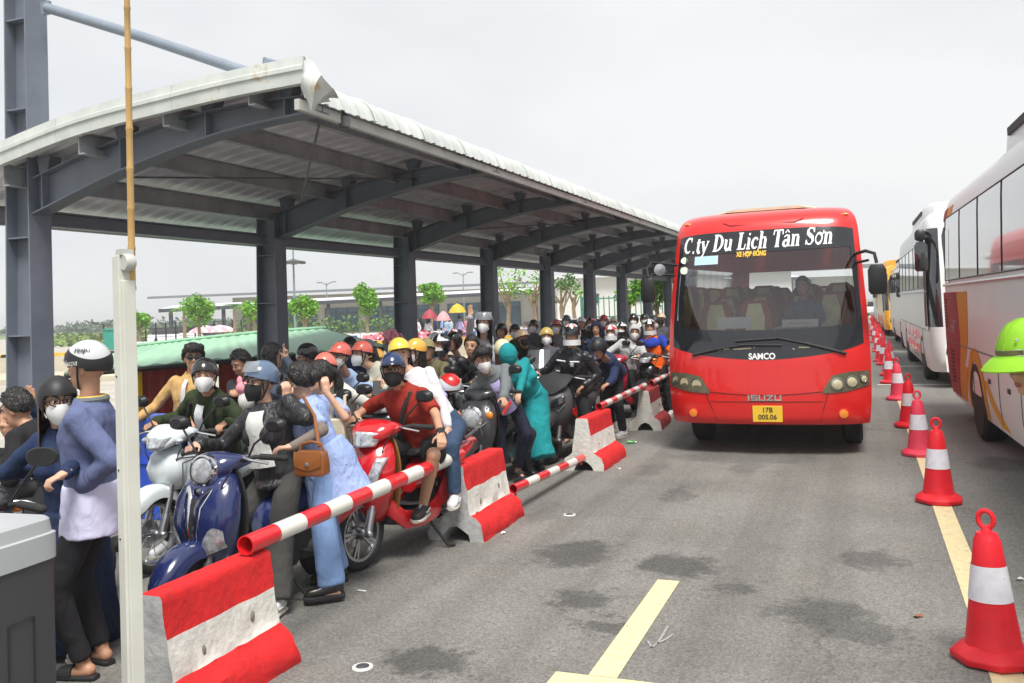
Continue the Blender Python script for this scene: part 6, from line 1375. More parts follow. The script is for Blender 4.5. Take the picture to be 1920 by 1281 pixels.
def helmet(root, M, style, m, m2=None, visor=None, k=1.0, strap=True):
    g = Geo(M @ Matrix.Scale(k, 4))
    c = (-.012, 0, .022)
    if style == 'cap':          # half shell with a peak
        cap_shell(g, (.116, .098, .120), lambda a: 13 - 26 * ((1 - math.cos(R(a))) * .5) ** .7, .014, c)
        o = g.build('helmet', m, root, ang=60)
        g = Geo(M @ Matrix.Scale(k, 4)); g.slab(lambda u, v: (c[0] + (.108 + .062 * v) * math.cos(R(lerp(-58, 58, u))) + .0, (.092 + .012 * v) * math.sin(R(lerp(-58, 58, u))), .058 - .006 * v - .012 * abs(2 * u - 1) ** 2), lambda u, v: (0, 0, .006), 14, 4); g.build('peak', m2 or m, o)
        g = Geo(M @ Matrix.Scale(k, 4)); g.tube([(c[0] + .1175 * math.cos(R(a)), .0975 * math.sin(R(a)), c[2] + .027 - .053 * ((1 - math.cos(R(a))) * .5) ** .7) for a in range(0, 360, 15)], .005, 6, loop=True); g.build('rim', m2 or M_STRAP, o)
        for t in range(3): Geo(M @ Matrix.Scale(k, 4)).tube([(c[0] - .06 + .05 * t, -.03 + .03 * t, .13), (c[0] - .03 + .05 * t, -.03 + .03 * t, .14)], .004, 5).build('vent', M_STRAP, o) if t == 1 else None
    elif style == 'half':       # plain half shell with coloured lower band
        cap_shell(g, (.122, .102, .122), lambda a: 15 - 42 * ((1 - math.cos(R(a))) * .5) ** .8, .016, c)
        o = g.build('helmet', m, root, ang=60)
        if m2 is not None:
            g = Geo(M @ Matrix.Scale(k, 4)); 
            top = lambda a: 34 + 9 * math.sin(R(a * 2 + 40)) - 24 * (1 - math.cos(R(a))) * .5; low = lambda a: 14.5 - 42 * ((1 - math.cos(R(a))) * .5) ** .8
            g.rings([[V(c) + V((math.cos(R(lerp(top(a), low(a), t))) * math.cos(R(a)) * .1255, math.cos(R(lerp(top(a), low(a), t))) * math.sin(R(a)) * .1055, math.sin(R(lerp(top(a), low(a), t))) * .1255)) for a in range(0, 360, 10)] for t in (0, .25, .5, .75, 1)], False)
            g.build('lower_band', m2, o)
    elif style == 'three':      # open face, long sides
        cap_shell(g, (.126, .108, .126), lambda a: 14 - 62 * (0.5 - 0.5 * math.tanh(6 * (math.cos(R(a)) - .42))), .02, c)
        o = g.build('helmet', m, root, ang=60)
    else:                       # full face
        cap_shell(g, (.132, .116, .134), lambda a: 22 - 76 * (0.5 - 0.5 * math.tanh(7 * (math.cos(R(a)) - .50))), .02, c)
        g.slab(lambda u, v: (-.01 + (.142 + .012 * math.cos(R(lerp(-68, 68, u)))) * math.cos(R(lerp(-68, 68, u))), .118 * math.sin(R(lerp(-68, 68, u))), lerp(-.045, -.115, v)), lambda u, v: (-.018 * math.cos(R(lerp(-68, 68, u))), -.018 * math.sin(R(lerp(-68, 68, u))), 0), 16, 4)
        o = g.build('helmet', m, root, ang=60)
        if m2 is not None:
            g = Geo(M @ Matrix.Scale(k, 4))
            for s in (-1, 1): g.slab(lambda u, v: V(c) + V((math.cos(R(lerp(72, 20, v))) * math.cos(R(s * lerp(20, 95, u))) * .134, math.cos(R(lerp(72, 20, v))) * math.sin(R(s * lerp(20, 95, u))) * .118, math.sin(R(lerp(72, 20, v) - 18 * u * (1 - v))) * .136)), lambda u, v: (0, 0, .002), 8, 6)
            g.build('painted_flash', m2, o)
    if visor is not None:
        up = visor[1]
        g = Geo(M @ Matrix.Scale(k, 4)); r0 = .142 if style != 'half' else .134; hw_, dn_ = (66, 34) if style != 'half' else (50, 24)
        f = lambda u, v: V((c[0], 0, c[2])) + V(((r0 * math.cos(R(lerp(-hw_, hw_, u)))) * math.cos(R(lerp(up + dn_, up - 12, v)) * .9), (.121 if style != 'half' else .112) * math.sin(R(lerp(-hw_, hw_, u))) * (1 - .1 * abs(lerp(up + dn_, up - 12, v)) / 60), .142 * math.sin(R(lerp(up + dn_, up - 12, v)))))
        g.slab(f, lambda u, v: (.003, 0, .001), 16, 6); g.build('visor', visor[0], o)
    if strap and style != 'full':
        g = Geo(M @ Matrix.Scale(k, 4)); g.tube([(.0, .098, .02), (.015, .082, -.05), (.03, .05, -.105), (.035, 0, -.122), (.03, -.05, -.105), (.015, -.082, -.05), (.0, -.098, .02)], .0055, 6); g.build('chin_strap', M_STRAP, o)
    return o
def hair(root, M, style, m, under=False, k=1.0):
    g = Geo(M @ Matrix.Scale(k, 4)); c = (-.014, 0, .026)
    lim = lambda a: 30 - 58 * (0.5 - 0.5 * math.tanh(3.2 * (math.cos(R(a)) - .30))) - (8 if abs((a + 180) % 360 - 180) > 120 else 0)
    if not under: cap_shell(g, (.108, .090, .118) if style != 'fluffy' else (.122, .102, .128), lim, .02, c, 40, 12, .010 if style != 'fluffy' else .016)
    else: cap_shell(g, (.102, .085, .104), lambda a: 24 - 54 * (0.5 - 0.5 * math.tanh(3.2 * (math.cos(R(a)) - .25))), .012, c, 36, 8, .004)
    if style == 'fluffy':
        for k_ in range(16):
            a = R(lerp(-60, 60, k_ / 15)); b_ = a + .35; g.tube([(.07 * math.cos(a), .07 * math.sin(a), .125), (.104 * math.cos(a + .15), .092 * math.sin(a + .15), .092 + .01 * (k_ % 3)), (.104 * math.cos(b_), .092 * math.sin(b_), .052 + .014 * (k_ % 2))], [.022, .02, .004], 6)
    if style == 'spiky':
        for k_ in range(46):
            a = k_ * 2.4; e = R(35 + (k_ * 37) % 50); q = V((math.cos(e) * math.cos(a) * .1, math.cos(e) * math.sin(a) * .085, math.sin(e) * .11)) + V(c); g.tube([q, q * 1.16 + V((.012, 0, .0))], [.014, .003], 5)
    if style in ('ponytail', 'long', 'bun'):
        if style == 'ponytail':
            g.tube([(-.10, 0, .05), (-.15, .0, .03), (-.165, .01, -.06), (-.15, .015, -.18), (-.13, .02, -.27)], [.03, .036, .04, .032, .008], 10)
        if style == 'bun': g.ell((-.125, 0, .02), (.045, .05, .045), 14, 9)
        if style == 'long':
            g.slab(lambda u, v: (-.02 - .098 * math.cos(R(lerp(-100, 100, u))) * (1 + .15 * v), .095 * math.sin(R(lerp(-100, 100, u))) * (1 + .05 * v), lerp(.02, -.26, v) + .02 * math.sin(u * 14)), lambda u, v: (.02 * math.cos(R(lerp(-100, 100, u))), 0, 0), 18, 8)
        for s in (-1, 1): g.tube([(.045, s * .078, .05), (.04, s * .084, -.02), (.03, s * .08, -.09)], [.008, .007, .002], 5)
    return g.build('hair', m, root, ang=70)
def mask(root, M, m, k=1.0):
    g = Geo(M @ Matrix.Scale(k, 4))
    f = lambda u, v: V((.026 + (.060 + .034 * math.cos(R(lerp(-88, 88, u))) * math.sin(math.pi * (.22 + .62 * v))) * math.cos(R(lerp(-76, 76, u))), (.068 + .006 * math.sin(math.pi * v)) * (1 - .5 * v ** 2.2) * math.sin(R(lerp(-76, 76, u))), lerp(-.022 + .020 * math.cos(R(lerp(-90, 90, u))), -.118, v)))
    g.slab(f, lambda u, v: (.003, 0, 0), 16, 8); o = g.build('face_mask', m, root, ang=70)
    g = Geo(M @ Matrix.Scale(k, 4))
    for s in (-1, 1): g.tube([(.05, s * .066, -.02), (.0, s * .083, .002), (-.016, s * .084, -.01), (.0, s * .082, -.03), (.045, s * .066, -.08)], .0022, 5)
    g.build('ear_loop', m, o); return o
def glasses(root, M, kind='clear', k=1.0, frame=None):
    g = Geo(M @ Matrix.Scale(k, 4)); fr = frame or M_BLACK
    for s in (-1, 1):
        g.tube([(.101 - .006 * abs(math.cos(a)), s * .033 + .027 * math.cos(a), .012 + .022 * math.sin(a)) for a in (2 * math.pi * q / 20 for q in range(20))], .0034 if kind == 'clear' else .005, 6, loop=True)
        g.tube([(.095, s * .061, .02), (.04, s * .084, .018), (-.01, s * .086, .008)], .0035, 5)
    g.tube([(.1, .007, .016), (.104, 0, .018), (.1, -.007, .016)], .003, 5)
    o = g.build('glasses', fr, root)
    if kind == 'dark':
        for s in (-1, 1):
            g = Geo(M @ Matrix.Scale(k, 4)); g.ell((.098, s * .033, .012), (.004, .027, .021), 14, 7); g.build('lens', M_DARKV, o)
    return o
def eyes(root, M, k=1.0, closed=False):
    for s in (-1, 1):
        g = Geo(M @ Matrix.Scale(k, 4)); g.ell((.0785, s * .031, .010), (.008, .0145, .0062 if not closed else .003), 12, 7, 0); g.ell((.084, s * .031, .010), (.0042, .0068, .0060 if not closed else .002), 10, 6, 1)
        g.tube([(.080, s * .016, .012), (.0865, s * .03, .0175), (.077, s * .046, .012)], .0022, 5, mi=1)
        g.build('eye', [M_EYEW, M_IRIS], root)
        g = Geo(M @ Matrix.Scale(k, 4)); g.tube([(.088, s * .014, .034), (.0885, s * .03, .041), (.077, s * .05, .036)], [.0035, .0045, .002], 6); g.build('eyebrow', HAIR, root)
def lips(root, M, k=1.0):
    g = Geo(M @ Matrix.Scale(k, 4)); g.ell((.0865, 0, -.0585), (.0075, .021, .005), 12, 6); g.ell((.085, 0, -.0672), (.0075, .018, .005), 12, 6); g.build('mouth', M_LIP, root)
def person(label, pel, head, yaw, top=None, bottom=None, hyaw=None, hpitch=0, hroll=0, hands=None, feet=None, skin=None, hairs=None, hairm=None, helm=None, msk=None, gls=None,
           shoes=None, vox=.0095, woman=False, group='riders and passengers crowding the motorbike lane', face=True, sleeve=1.0, k=None, bot_kind='trousers', top_kind='shirt', inner=None, hood=None, inoff=.0, extra=None, knee=None, elbow=None, topfold=.02, cat='person', hem=None, rootz=0.0, leglen=1.0, belly=1.0):
    skin = skin or (SKIN2 if woman else SKIN)
    ry = R(yaw); f = V((math.cos(ry), math.sin(ry), 0)); l = V((-math.sin(ry), math.cos(ry), 0)); up = V((0, 0, 1))
    root = thing('person', label, cat, (pel.x, pel.y, rootz), 0, group); O = V((pel.x, pel.y, rootz)); L0 = T(*(-O))
    sc = k or (.95 if woman else 1.0)
    U = (head - pel); S = U.length; U.normalize(); kt = max(.82, min(1.2, S / .68))
    ff = (f - U * f.dot(U)).normalized(); ll = U.cross(ff)
    hy = R(yaw if hyaw is None else hyaw); hf = V((math.cos(hy) * math.cos(R(hpitch)), math.sin(hy) * math.cos(R(hpitch)), math.sin(R(hpitch))))
    hu0 = (up * .8 + U * .2).normalized()
    hF, hL, hU = basis(hf, (hu0 + (V((-math.sin(hy), math.cos(hy), 0)) * math.sin(R(hroll)))).normalized())
    HM = L0 @ mat_from(hF, hL, hU, head)
    sw = (.142 if woman else .166) * sc
    at = lambda t, x=0, y=0: pel + U * (t * kt) + ff * x + ll * y
    shL, shR = at(.435, 0, sw), at(.435, 0, -sw)
    def bd(geo, e=0.0, arms=True, armcut=1.0):
        wv = 1.0 if not woman else .93
        geo.M = L0
        sec = [(-.09, .07, .06, -.01), (-.06, .14, .10, -.01), (.02, .158, .112 * belly, 0), (.12, .14, .105 * belly, .005), (.22, .142, .108 * belly, .008), (.33, .165, .118, .012), (.41, .168, .108, .0), (.46, .145, .085, -.008), (.50, .085, .065, -.012), (.53, .06, .055, -.008)]
        geo.rings([[at(t, fo + (dp * sc + e) * math.sin(a), (w * wv * sc + e) * math.cos(a)) for a in (2 * math.pi * q / 20 for q in range(20))] for t, w, dp, fo in sec])
        if woman: [geo.ell(at(.31, .085, s * .065), (.06 + e, .06 + e, .06 + e), 12, 8) for s in (-1, 1)]
    # arms
    hands = hands or {}
    arm = {}
    for sd, sh in (('L', shL), ('R', shR)):
        sg = 1 if sd == 'L' else -1
        h = hands.get(sd) or dict(p=sh - up * .46 + ff * .12 + ll * (sg * .1))
        if not isinstance(h, dict): h = dict(p=h)
        el = h.get('elbow') or (-up * .75 + ll * (sg * .55) - ff * .5)
        e_, w_ = ik(sh, V(h['p']), .285 * sc, .25 * sc, V(el)); arm[sd] = (sh, e_, w_, h, sg)
    # legs
    hipL, hipR = at(-.03, 0, .085 * sc), at(-.03, 0, -.085 * sc); leg = {}
    feet = feet or {}
    for sd, hp in (('L', hipL), ('R', hipR)):
        sg = 1 if sd == 'L' else -1
        t = feet.get(sd) or dict(p=V((hp.x, hp.y, 0)))
        if not isinstance(t, dict): t = dict(p=t)
        an = V(t['p']) + up * .078
        kn, an = ik(hp, an, .425 * sc * leglen, .41 * sc * leglen, V(t.get('knee') or (f * 1.0 + l * (sg * .35))))
        leg[sd] = (hp, kn, an, t, sg)
    # ---- body (skin)
    g = Geo(); bd(g, -.012); g.M = L0
    g.capsule(at(.49, -.005), head - hU * .085 - hF * .01, .052 * sc, .05 * sc, 14)
    add_head(g, mat_from(hF, hL, hU, head), 1.0)
    for sd in 'LR':
        a, e_, w_, h, sg = arm[sd]; g.M = L0
        g.capsule(a, e_, .046 * sc, .037 * sc); g.capsule(e_, w_, .038 * sc, .026 * sc)
        d = V(h.get('d') or (w_ - e_)); n = V(h.get('n') or (-up + ff * .15))
        if vox < .0125: hand(g, w_, d, n, sg, h.get('curl', 35), only=h.get('only'), k=(.92 if woman else 1.0))
        else: g.ell(w_ + d.normalized() * .08, (.045, .045, .05), 8, 6)
        a, kn, an, t, sg = leg[sd]; g.capsule(a, kn, .078 * sc, .055 * sc); g.capsule(kn, lerp(kn, an, .35), .052 * sc, .055 * sc); g.capsule(lerp(kn, an, .35), an, .054 * sc, .036 * sc)
        fy = R(t.get('yaw', yaw)); fd = V((math.cos(fy), math.sin(fy), 0)); g.capsule(an - fd * .03 - up * .03, an + fd * .10 - up * .05, .036, .028); g.capsule(an + fd * .08 - up * .05, an + fd * .15 - up * .058, .03, .02)
    b = g.build('body', skin, root); soft(b, vox if vox < .0125 else .014, 5 if vox < .0125 else 3)
    # ---- clothes
    cv = max(vox, .012)
    if top is not None:
        g = Geo(); e = .015 if top_kind == 'shirt' else .024
        bd(g, e); g.M = L0
        for sd in 'LR':
            a, e_, w_, h, sg = arm[sd]
            ra = (.060 if top_kind == 'shirt' else .070) * sc; rw = (.042 if top_kind == 'shirt' else .05) * sc
            g.ell(a, ra * 1.02, 12, 8)
            if sleeve > .5:
                q = lerp(e_, w_, min(1, (sleeve - .5) * 2 - .06)); g.capsule(a, e_, ra, (ra + rw) / 2); g.capsule(e_, q, (ra + rw) / 2, rw)
            else: g.tube([a, lerp(a, e_, sleeve * 2)], [ra, ra * 1.02], 14)
        if top_kind == 'jacket': g.tube([at(.50 + .0 * a_, .062 * math.sin(a_) - .012, .08 * math.cos(a_)) + up * .012 * (1 if math.sin(a_) < .2 else 0) for a_ in (2 * math.pi * q / 16 for q in range(16))], .019, 8, loop=True)
        else: g.tube([at(.505, .056 * math.sin(a_) - .012, .070 * math.cos(a_)) for a_ in (2 * math.pi * q / 16 for q in range(16))], .011, 8, loop=True)
        if top_kind == 'jacket':
            for sd in 'LR':
                if sleeve > .6: e_, w_ = arm[sd][1:3]; g.tube([lerp(e_, w_, .80), lerp(e_, w_, .97)], .054 * sc, 14)
            g.tube([at(-.075, .002), at(-.03, .002)], .182 * sc, 22, flat=.78)
        if hem: g.rings([[at(t, fo + dp * math.sin(a), w * math.cos(a)) for a in (2 * math.pi * q / 18 for q in range(18))] for t, w, dp, fo in ((.05, .17, .13, 0), (-.06, .185, .14, 0), (-hem, .19, .145, 0))])
        o = g.build({'shirt': 'shirt', 'jacket': 'jacket'}[top_kind], top, root); soft(o, cv, 6, topfold, fac=.45)
        if inner is not None:      # open front showing a second layer
            g = Geo(L0); wi = inner[1]
            g.slab(lambda u, v: at(lerp(.09, .485, v), .0 + (smooth_interp([(0, .128 * belly), (.3, .124 * belly), (.68, .133), (.86, .122), (1, .075)], v) + e + (.010 if woman else .018) + inoff) * math.sqrt(max(.02, 1 - ((2 * u - 1) * wi / .19) ** 2)), lerp(-wi, wi, u) * (1 - .42 * v)), lambda u, v: ff * .004, 8, 14); g.build('inner_shirt', inner[0], root)
    if bottom is not None:
        g = Geo(L0)
        r0, r1, r2, cut = {'trousers': (.094, .072, .058, .97), 'wide': (.10, .09, .094, .99), 'shorts': (.10, .095, .09, .42), 'tight': (.092, .068, .050, .97)}.get(bot_kind, (.09, .07, .06, .9))
        if bot_kind != 'dress':
            g.rings([[at(t, fo + (dp * sc) * math.sin(a), (w * sc) * math.cos(a)) for a in (2 * math.pi * q / 18 for q in range(18))] for t, w, dp, fo in ((-.10, .09, .08, -.01), (-.06, .16, .122, -.01), (.03, .172, .128, 0), (.10, .158, .12, .0))])
            for sd in 'LR':
                a, kn, an, t, sg = leg[sd]
                if cut > .5:
                    g.capsule(a, kn, r0 * sc, r1 * sc); q = lerp(kn, an, (cut - .5) * 2); g.capsule(kn, lerp(kn, q, .5), r1 * sc, (r1 + r2) / 2 * sc); g.tube([kn, lerp(kn, q, .5), q], [r1 * sc, (r1 + r2) / 2 * sc, r2 * sc], 14)
                else: g.capsule(a, lerp(a, kn, .3), r0 * sc, r1 * sc * 1.03); g.tube([a, lerp(a, kn, .5), lerp(a, kn, .86)], [r0 * sc, r1 * sc * 1.05, r1 * sc * 1.08], 14)
        else:
            hm = hem or .5
            ka, kb = leg['L'][1], leg['R'][1]; aa, ab = leg['L'][2], leg['R'][2]; mk, ma = (ka + kb) / 2, (aa + ab) / 2
            cs = [at(.06), at(-.05), lerp(at(-.05), mk, .5), mk, lerp(mk, ma, .5), ma]; rs = [.165, .19, .21, .2, .21, .23]
            n_ = 2 + round(hm * 4); g.tube(cs[:n_], [r_ * sc for r_ in rs[:n_]], 20)
        o = g.build({'shorts': 'shorts', 'dress': 'skirt'}.get(bot_kind, 'trousers'), bottom, root); soft(o, cv, 5, .014)
    if shoes:
        for sd in 'LR':
            an, t = leg[sd][2], leg[sd][3]; s_ = shoes if not isinstance(shoes, dict) else shoes[sd]
            shoe(root, an - O, R(t.get('yaw', yaw)), s_[1], s_[0], (.93 if woman else 1.02), pitch=t.get('pitch', 0), sole=s_[2] if len(s_) > 2 else None)
    if hairs: hair(root, HM, hairs, hairm or HAIR, helm is not None)
    if helm: helmet(root, HM, **helm)
    if msk: mask(root, HM, msk)
    if gls: glasses(root, HM, **gls)
    if face: eyes(root, HM); 
    if face and not msk: lips(root, HM)
    if hood is not None:
        g = Geo(HM); cap_shell(g, (.122, .102, .130), lambda a: 26 - 96 * (0.5 - 0.5 * math.tanh(5 * (math.cos(R(a)) - .52))), .012, (-.014, 0, .018), 36, 12, .004); g.build('hood', hood, root, ang=70)
    return root, dict(HM=L0.inverted() @ HM, at=at, ff=ff, ll=ll, U=U, arm=arm, leg=leg)
class BikeAt:
    def __init__(s, x, y, hd): s.x, s.y, s.a, s.hd = x, y, R(hd), hd
    def __call__(s, a, b, z): return V((s.x + math.cos(s.a) * a - math.sin(s.a) * b, s.y + math.sin(s.a) * a + math.cos(s.a) * b, z))
    def grip(s, sd):
        sg = 1 if sd == 'L' else -1; fw = V((math.cos(s.a), math.sin(s.a), 0))
        return dict(p=s(.20, sg * .335, 1.045), d=fw + V((0, 0, -.25)), n=V((0, 0, -1)) + fw * .15, curl=62)
def ride(bk, label, px, py, d, pillion=False, hands=None, feet=None, yaw=None, pz=None, px_off=None, **kw):
    head = at_d(px, py, d)
    pel = bk(-.17 if not pillion else -.55, 0, (.80 if not pillion else .85)) if px_off is None else bk(*px_off)
    if pz: pel.z = pz
    fe = {} if feet is None else dict(feet)
    if 'L' not in fe: fe['L'] = bk(.12, .30, 0) if not pillion else bk(-.28, .24, .30)
    if 'R' not in fe: fe['R'] = bk(.12, -.30, 0) if not pillion else bk(-.28, -.24, .30)
    ha = {'L': bk.grip('L'), 'R': bk.grip('R')} if not pillion else {'L': bk(-.2, .16, .95), 'R': bk(-.2, -.16, .95)}
    ha.update(hands or {})
    return person(label, pel, head, bk.hd if yaw is None else yaw, hands=ha, feet=fe, **{'hyaw': -74, **kw})
def stand(label, gx, gy, px, py, d, yaw, feet=None, hipz=None, **kw):
    head = at_d(px, py, d); hz = hipz or (head.z - .65)
    hz = min(hz, .93)
    ry = R(yaw); l = V((-math.sin(ry), math.cos(ry), 0)); f = V((math.cos(ry), math.sin(ry), 0))
    pel = V((gx, gy, hz))
    fe = feet or {'L': V((gx, gy, 0)) + l * .1 + f * .03, 'R': V((gx, gy, 0)) - l * .1 - f * .03}
    return person(label, pel, head, yaw, feet=fe, leglen=max(.8, min(1.12, (hz - .078) / .80)), **kw)
# ---------------------------------------------------------------- the crowd, nearest first
C = cloth
NAVY_B, RED_B, WHITE_B, RETRO_B, MAXI_B = BikeAt(-3.67, 4.84, -93), BikeAt(-3.36, 6.28, -98), BikeAt(-4.93, 5.83, -88), BikeAt(-3.72, 8.95, -93), BikeAt(-3.47, 10.74, -94)
c_hood = C('dusty_lavender_blue', (.12, .145, .27)); c_polo = C('pale_lavender_white', (.62, .62, .82), .4)
c_black = C('black_cloth', (.018, .018, .02)); c_jeanK = C('black_denim', (.022, .022, .026))
c_navy = C('navy_cloth', (.02, .035, .09)); c_navyd = C('dark_navy_skirt', (.015, .025, .06))
c_char = C('charcoal_cloth', (.06, .058, .055)); c_white = C('white_cotton', (.66, .66, .68), .5); c_lblue = C('pale_blue_cotton', (.33, .43, .72), .7, 12)
c_jean = C('light_denim', (.22, .34, .60), .5); c_jeanD = C('dark_denim', (.04, .07, .13)); c_olive = C('olive_green', (.035, .05, .022)); c_beige = C('camel_shirt', (.52, .33, .13))
c_rust = C('rust_red_polo', (.30, .028, .018)); c_lav = C('lavender_shirt', (.48, .42, .72)); c_teal = C('teal_coat', (.012, .25, .27)); c_grey = C('grey_knit', (.16, .18, .19)); c_pink = C('pink_cloth', (.7, .25, .3))
c_pblue = C('powder_blue_hoodie', (.32, .48, .62)); c_lgrey = C('light_grey_hoodie', (.48, .49, .5)); c_dkgr = C('dark_grey_rain', (.07, .07, .085)); c_orange = C('orange_jersey', (.85, .13, .01)); c_rblue = C('royal_blue_jersey', (.02, .05, .35)); c_leather = mat('black_leather', (.012, .013, .016), .35, var=.2, fold=.7, fscale=8, spec=.5)
c_cream = C('cream_canvas', (.62, .56, .42), .3); c_bomber = mat('black_satin_bomber', (.022, .023, .026), .42, var=.2, fold=.9, fscale=9, spec=.5)
h_gw = paint('helmet_grey_white', (.55, .57, .58)); h_blk = paint('helmet_black', (.012, .012, .013), .2); h_coral = paint('helmet_coral', (.78, .16, .12)); h_yel = paint('helmet_yellow', (.78, .56, .06)); h_org = paint('helmet_amber', (.8, .42, .06)); h_bgr = paint('helmet_blue_grey', (.10, .15, .24), .2); h_cream = paint('helmet_cream', (.68, .62, .4)); h_white = paint('helmet_white', (.72, .73, .74)); h_red = paint('helmet_red', (.6, .02, .02)); h_gold = paint('helmet_gold', (.5, .36, .08)); h_navy = paint('helmet_navy', (.015, .03, .10), .2); h_beige = paint('helmet_beige', (.55, .40, .26)); h_mk = mat('helmet_matt_black', (.016, .016, .018), .5, var=.1)
SNK = ('sneaker', M_WHITEP)
def collar(r, q, m):
    at = q['at']; g = Geo(T(-at(0).x, -at(0).y, 0))
    g.slab(lambda u, v: at(.545 - .055 * v, (.058 + .022 * v) * math.sin(R(lerp(118, 422, u))) - .010, (.066 + .024 * v) * math.cos(R(lerp(118, 422, u)))), lambda u, v: (0, 0, .004), 22, 3)
    g.build('collar', m, r)
# standing man in the white and black helmet, seen from behind, looking left
p1 = V((-3.86, 3.66, .90)); hd1 = at_d(163, 688, 4.78)
r, q = person('person in grey and black helmet, lavender blue hoodie and black jeans standing side-on, facing left', p1, hd1, 208, c_hood, c_jeanK, hyaw=200, hpitch=-4, top_kind='jacket', bot_kind='tight',
       hands={'L': dict(p=(-3.80, 3.53, 1.0), d=V((-.3, .5, -.4)), n=V((-.5, .8, 0)), curl=40, elbow=V((.95, .1, -.1))), 'R': dict(p=(-4.02, 3.86, .95), d=V((-.2, -.3, -.8)), n=V((0, -1, 0)), elbow=V((.6, .6, -.3)))},
       feet={'L': dict(p=(-3.84, 3.56, 0), yaw=190), 'R': dict(p=(-3.92, 3.76, 0), yaw=170)}, hairs='short', helm=dict(style='half', m=h_gw, m2=h_mk), shoes=('slipper', M_BLACKM), vox=.007, leglen=1.0)
g = Geo(T(-p1.x, -p1.y, 0)); at = q['at']
g.rings([[at(t, fo + dp * math.sin(a), w * math.cos(a)) for a in (2 * math.pi * k / 20 for k in range(20))] for t, w, dp, fo in ((.10, .175, .14, 0), (-.02, .20, .155, 0), (-.16, .21, .165, 0))]); o = g.build('polo_shirt', c_polo, r); soft(o, .012, 5, .016)
HMl = T(-p1.x, -p1.y, 0) @ q['HM']
on_shell = lambda az, el, rr=1.04: (lambda e, a: V((-.012, 0, .022)) + V((math.cos(e) * math.cos(a) * .122 * rr, math.cos(e) * math.sin(a) * .102 * rr, math.sin(e) * .122 * rr)))(R(el), R(az))
for az0, el0, sc_, mm in ((95, 33, .040, M_TXTK), (62, 3, .040, M_TXTW)):
    g = Geo(); g.text('Vespa', 1.0, None, fn=lambda v: HMl @ on_shell(az0 + v.x * sc_ * 500, el0 + v.y * sc_ * 480, 1.05), shear=.3, bold=.01); g.build('helmet_lettering', mm, r, smooth=False)
g = Geo(L_ := T(-p1.x, -p1.y, 0)); hp = at(.50)
g.tube([at(.515, .07 * math.sin(a) - .02, .085 * math.cos(a)) for a in (2 * math.pi * k / 20 for k in range(20))], .017, 8, loop=True); g.build('striped_collar', c_grey, r)
g = Geo(T(-p1.x, -p1.y, 0)); g.tube([at(.53, .066 * math.sin(a) - .018, .08 * math.cos(a)) for a in (2 * math.pi * k / 20 for k in range(20))], .006, 6, loop=True); g.build('collar_stripe', M_PLATE, r)
# woman behind him
stand('person in navy hoodie, long dark blue skirt and white mask, hand on a handlebar', -4.22, 3.86, 108, 752, 4.95, -75, top=c_navy, bottom=c_navyd, bot_kind='dress', hem=.95, woman=True, hyaw=-30, hpitch=-5,
      hands={'L': dict(p=at_z(82, 945, 1.02), d=V((-.3, -.8, -.3)), n=V((0, 0, -1)), curl=60), 'R': dict(p=(-4.5, 3.9, 1.0))}, hairs='long', hairm=HAIRB, helm=dict(style='three', m=h_mk, k=.95), msk=M_MASKW, shoes=('sneaker', mat('grey_sneaker', (.4, .39, .37), .6)), vox=.0085, gls=dict(kind='clear'))
# man in black leaning on the motorbike at the left edge
person('person in black jacket with short black hair, hunched over the handlebar at the left edge', V((-4.98, 4.48, .82)), at_d(32, 768, 6.0), 195, c_black, c_jeanK, hyaw=200, hpitch=-18, top_kind='jacket', hands={'L': dict(p=at_d(8, 868, 5.85), d=V((-.8, -.5, 0)), n=V((0, 0, -1)), curl=70), 'R': dict(p=at_d(-30, 850, 6.1))},
       feet={'L': (-4.9, 4.1, 0), 'R': (-5.0, 4.8, 0)}, hairs='spiky', shoes=SNK, vox=.0085)
person('person mostly hidden by the first column, raising an open hand', V((-5.55, 5.2, .85)), at_d(20, 790, 6.6), -80, c_navy, c_jeanD, hands={'L': dict(p=at_d(58, 764, 6.3), d=V((0, 0, 1)), n=V((.3, -.9, 0)), curl=8, elbow=V((.8, 0, -.8)))}, hairs='short', face=False, feet={'L': (-5.45, 5.0, 0), 'R': (-5.65, 5.0, 0)})
# white motorbike rider, olive shirt
c_face = None
r, q = ride(WHITE_B, 'person in olive shirt over white tee and black helmet on the white motorbike', 384, 705, 7.0, top=c_olive, bottom=c_jeanK, msk=M_MASKW, hyaw=-60, helm=dict(style='half', m=h_blk), hairs='short', inner=(c_white, .06), shoes=SNK, vox=.0085, top_kind='jacket')
collar(r, q, c_olive)
g = Geo(T(-q['at'](0).x, -q['at'](0).y, 0)); at = q['at']
for s in (-1, 1): g.tube([at(.47, .10, s * .11), at(.36, .152, s * .12), at(.2, .15, s * .125), at(.1, .14, s * .14)], .022, 8, flat=.5)
g.build('backpack_strap', M_BLACKM, r)
r, q = stand('person in camel shirt with swept black hair and sunglasses, standing behind the white motorbike', -6.0, 6.85, 362, 672, 8.5, -75, top=c_beige, bottom=c_jeanK, hairs='fluffy', gls=dict(kind='dark'), inner=(c_white, .03), hyaw=-45, shoes=SNK, vox=.0085, hands={'L': (-5.6, 6.5, .95), 'R': (-6.3, 6.5, .95)})
collar(r, q, c_beige)
B_ = BikeAt(-5.75, 7.35, -90)
r, q = ride(B_, 'person with cropped black hair looking down at a plush toy in his hands', 452, 682, 8.9, top=C('black_and_grey_jacket', (.05, .05, .06)), bottom=c_jeanK, hairs='spiky', hpitch=-24, hyaw=-110, hands={'L': dict(p=at_d(466, 735, 8.5), d=V((-.3, -.5, .1)), curl=50), 'R': dict(p=at_d(440, 735, 8.55), d=V((.3, -.5, .1)), curl=50)}, vox=.0085, shoes=SNK)
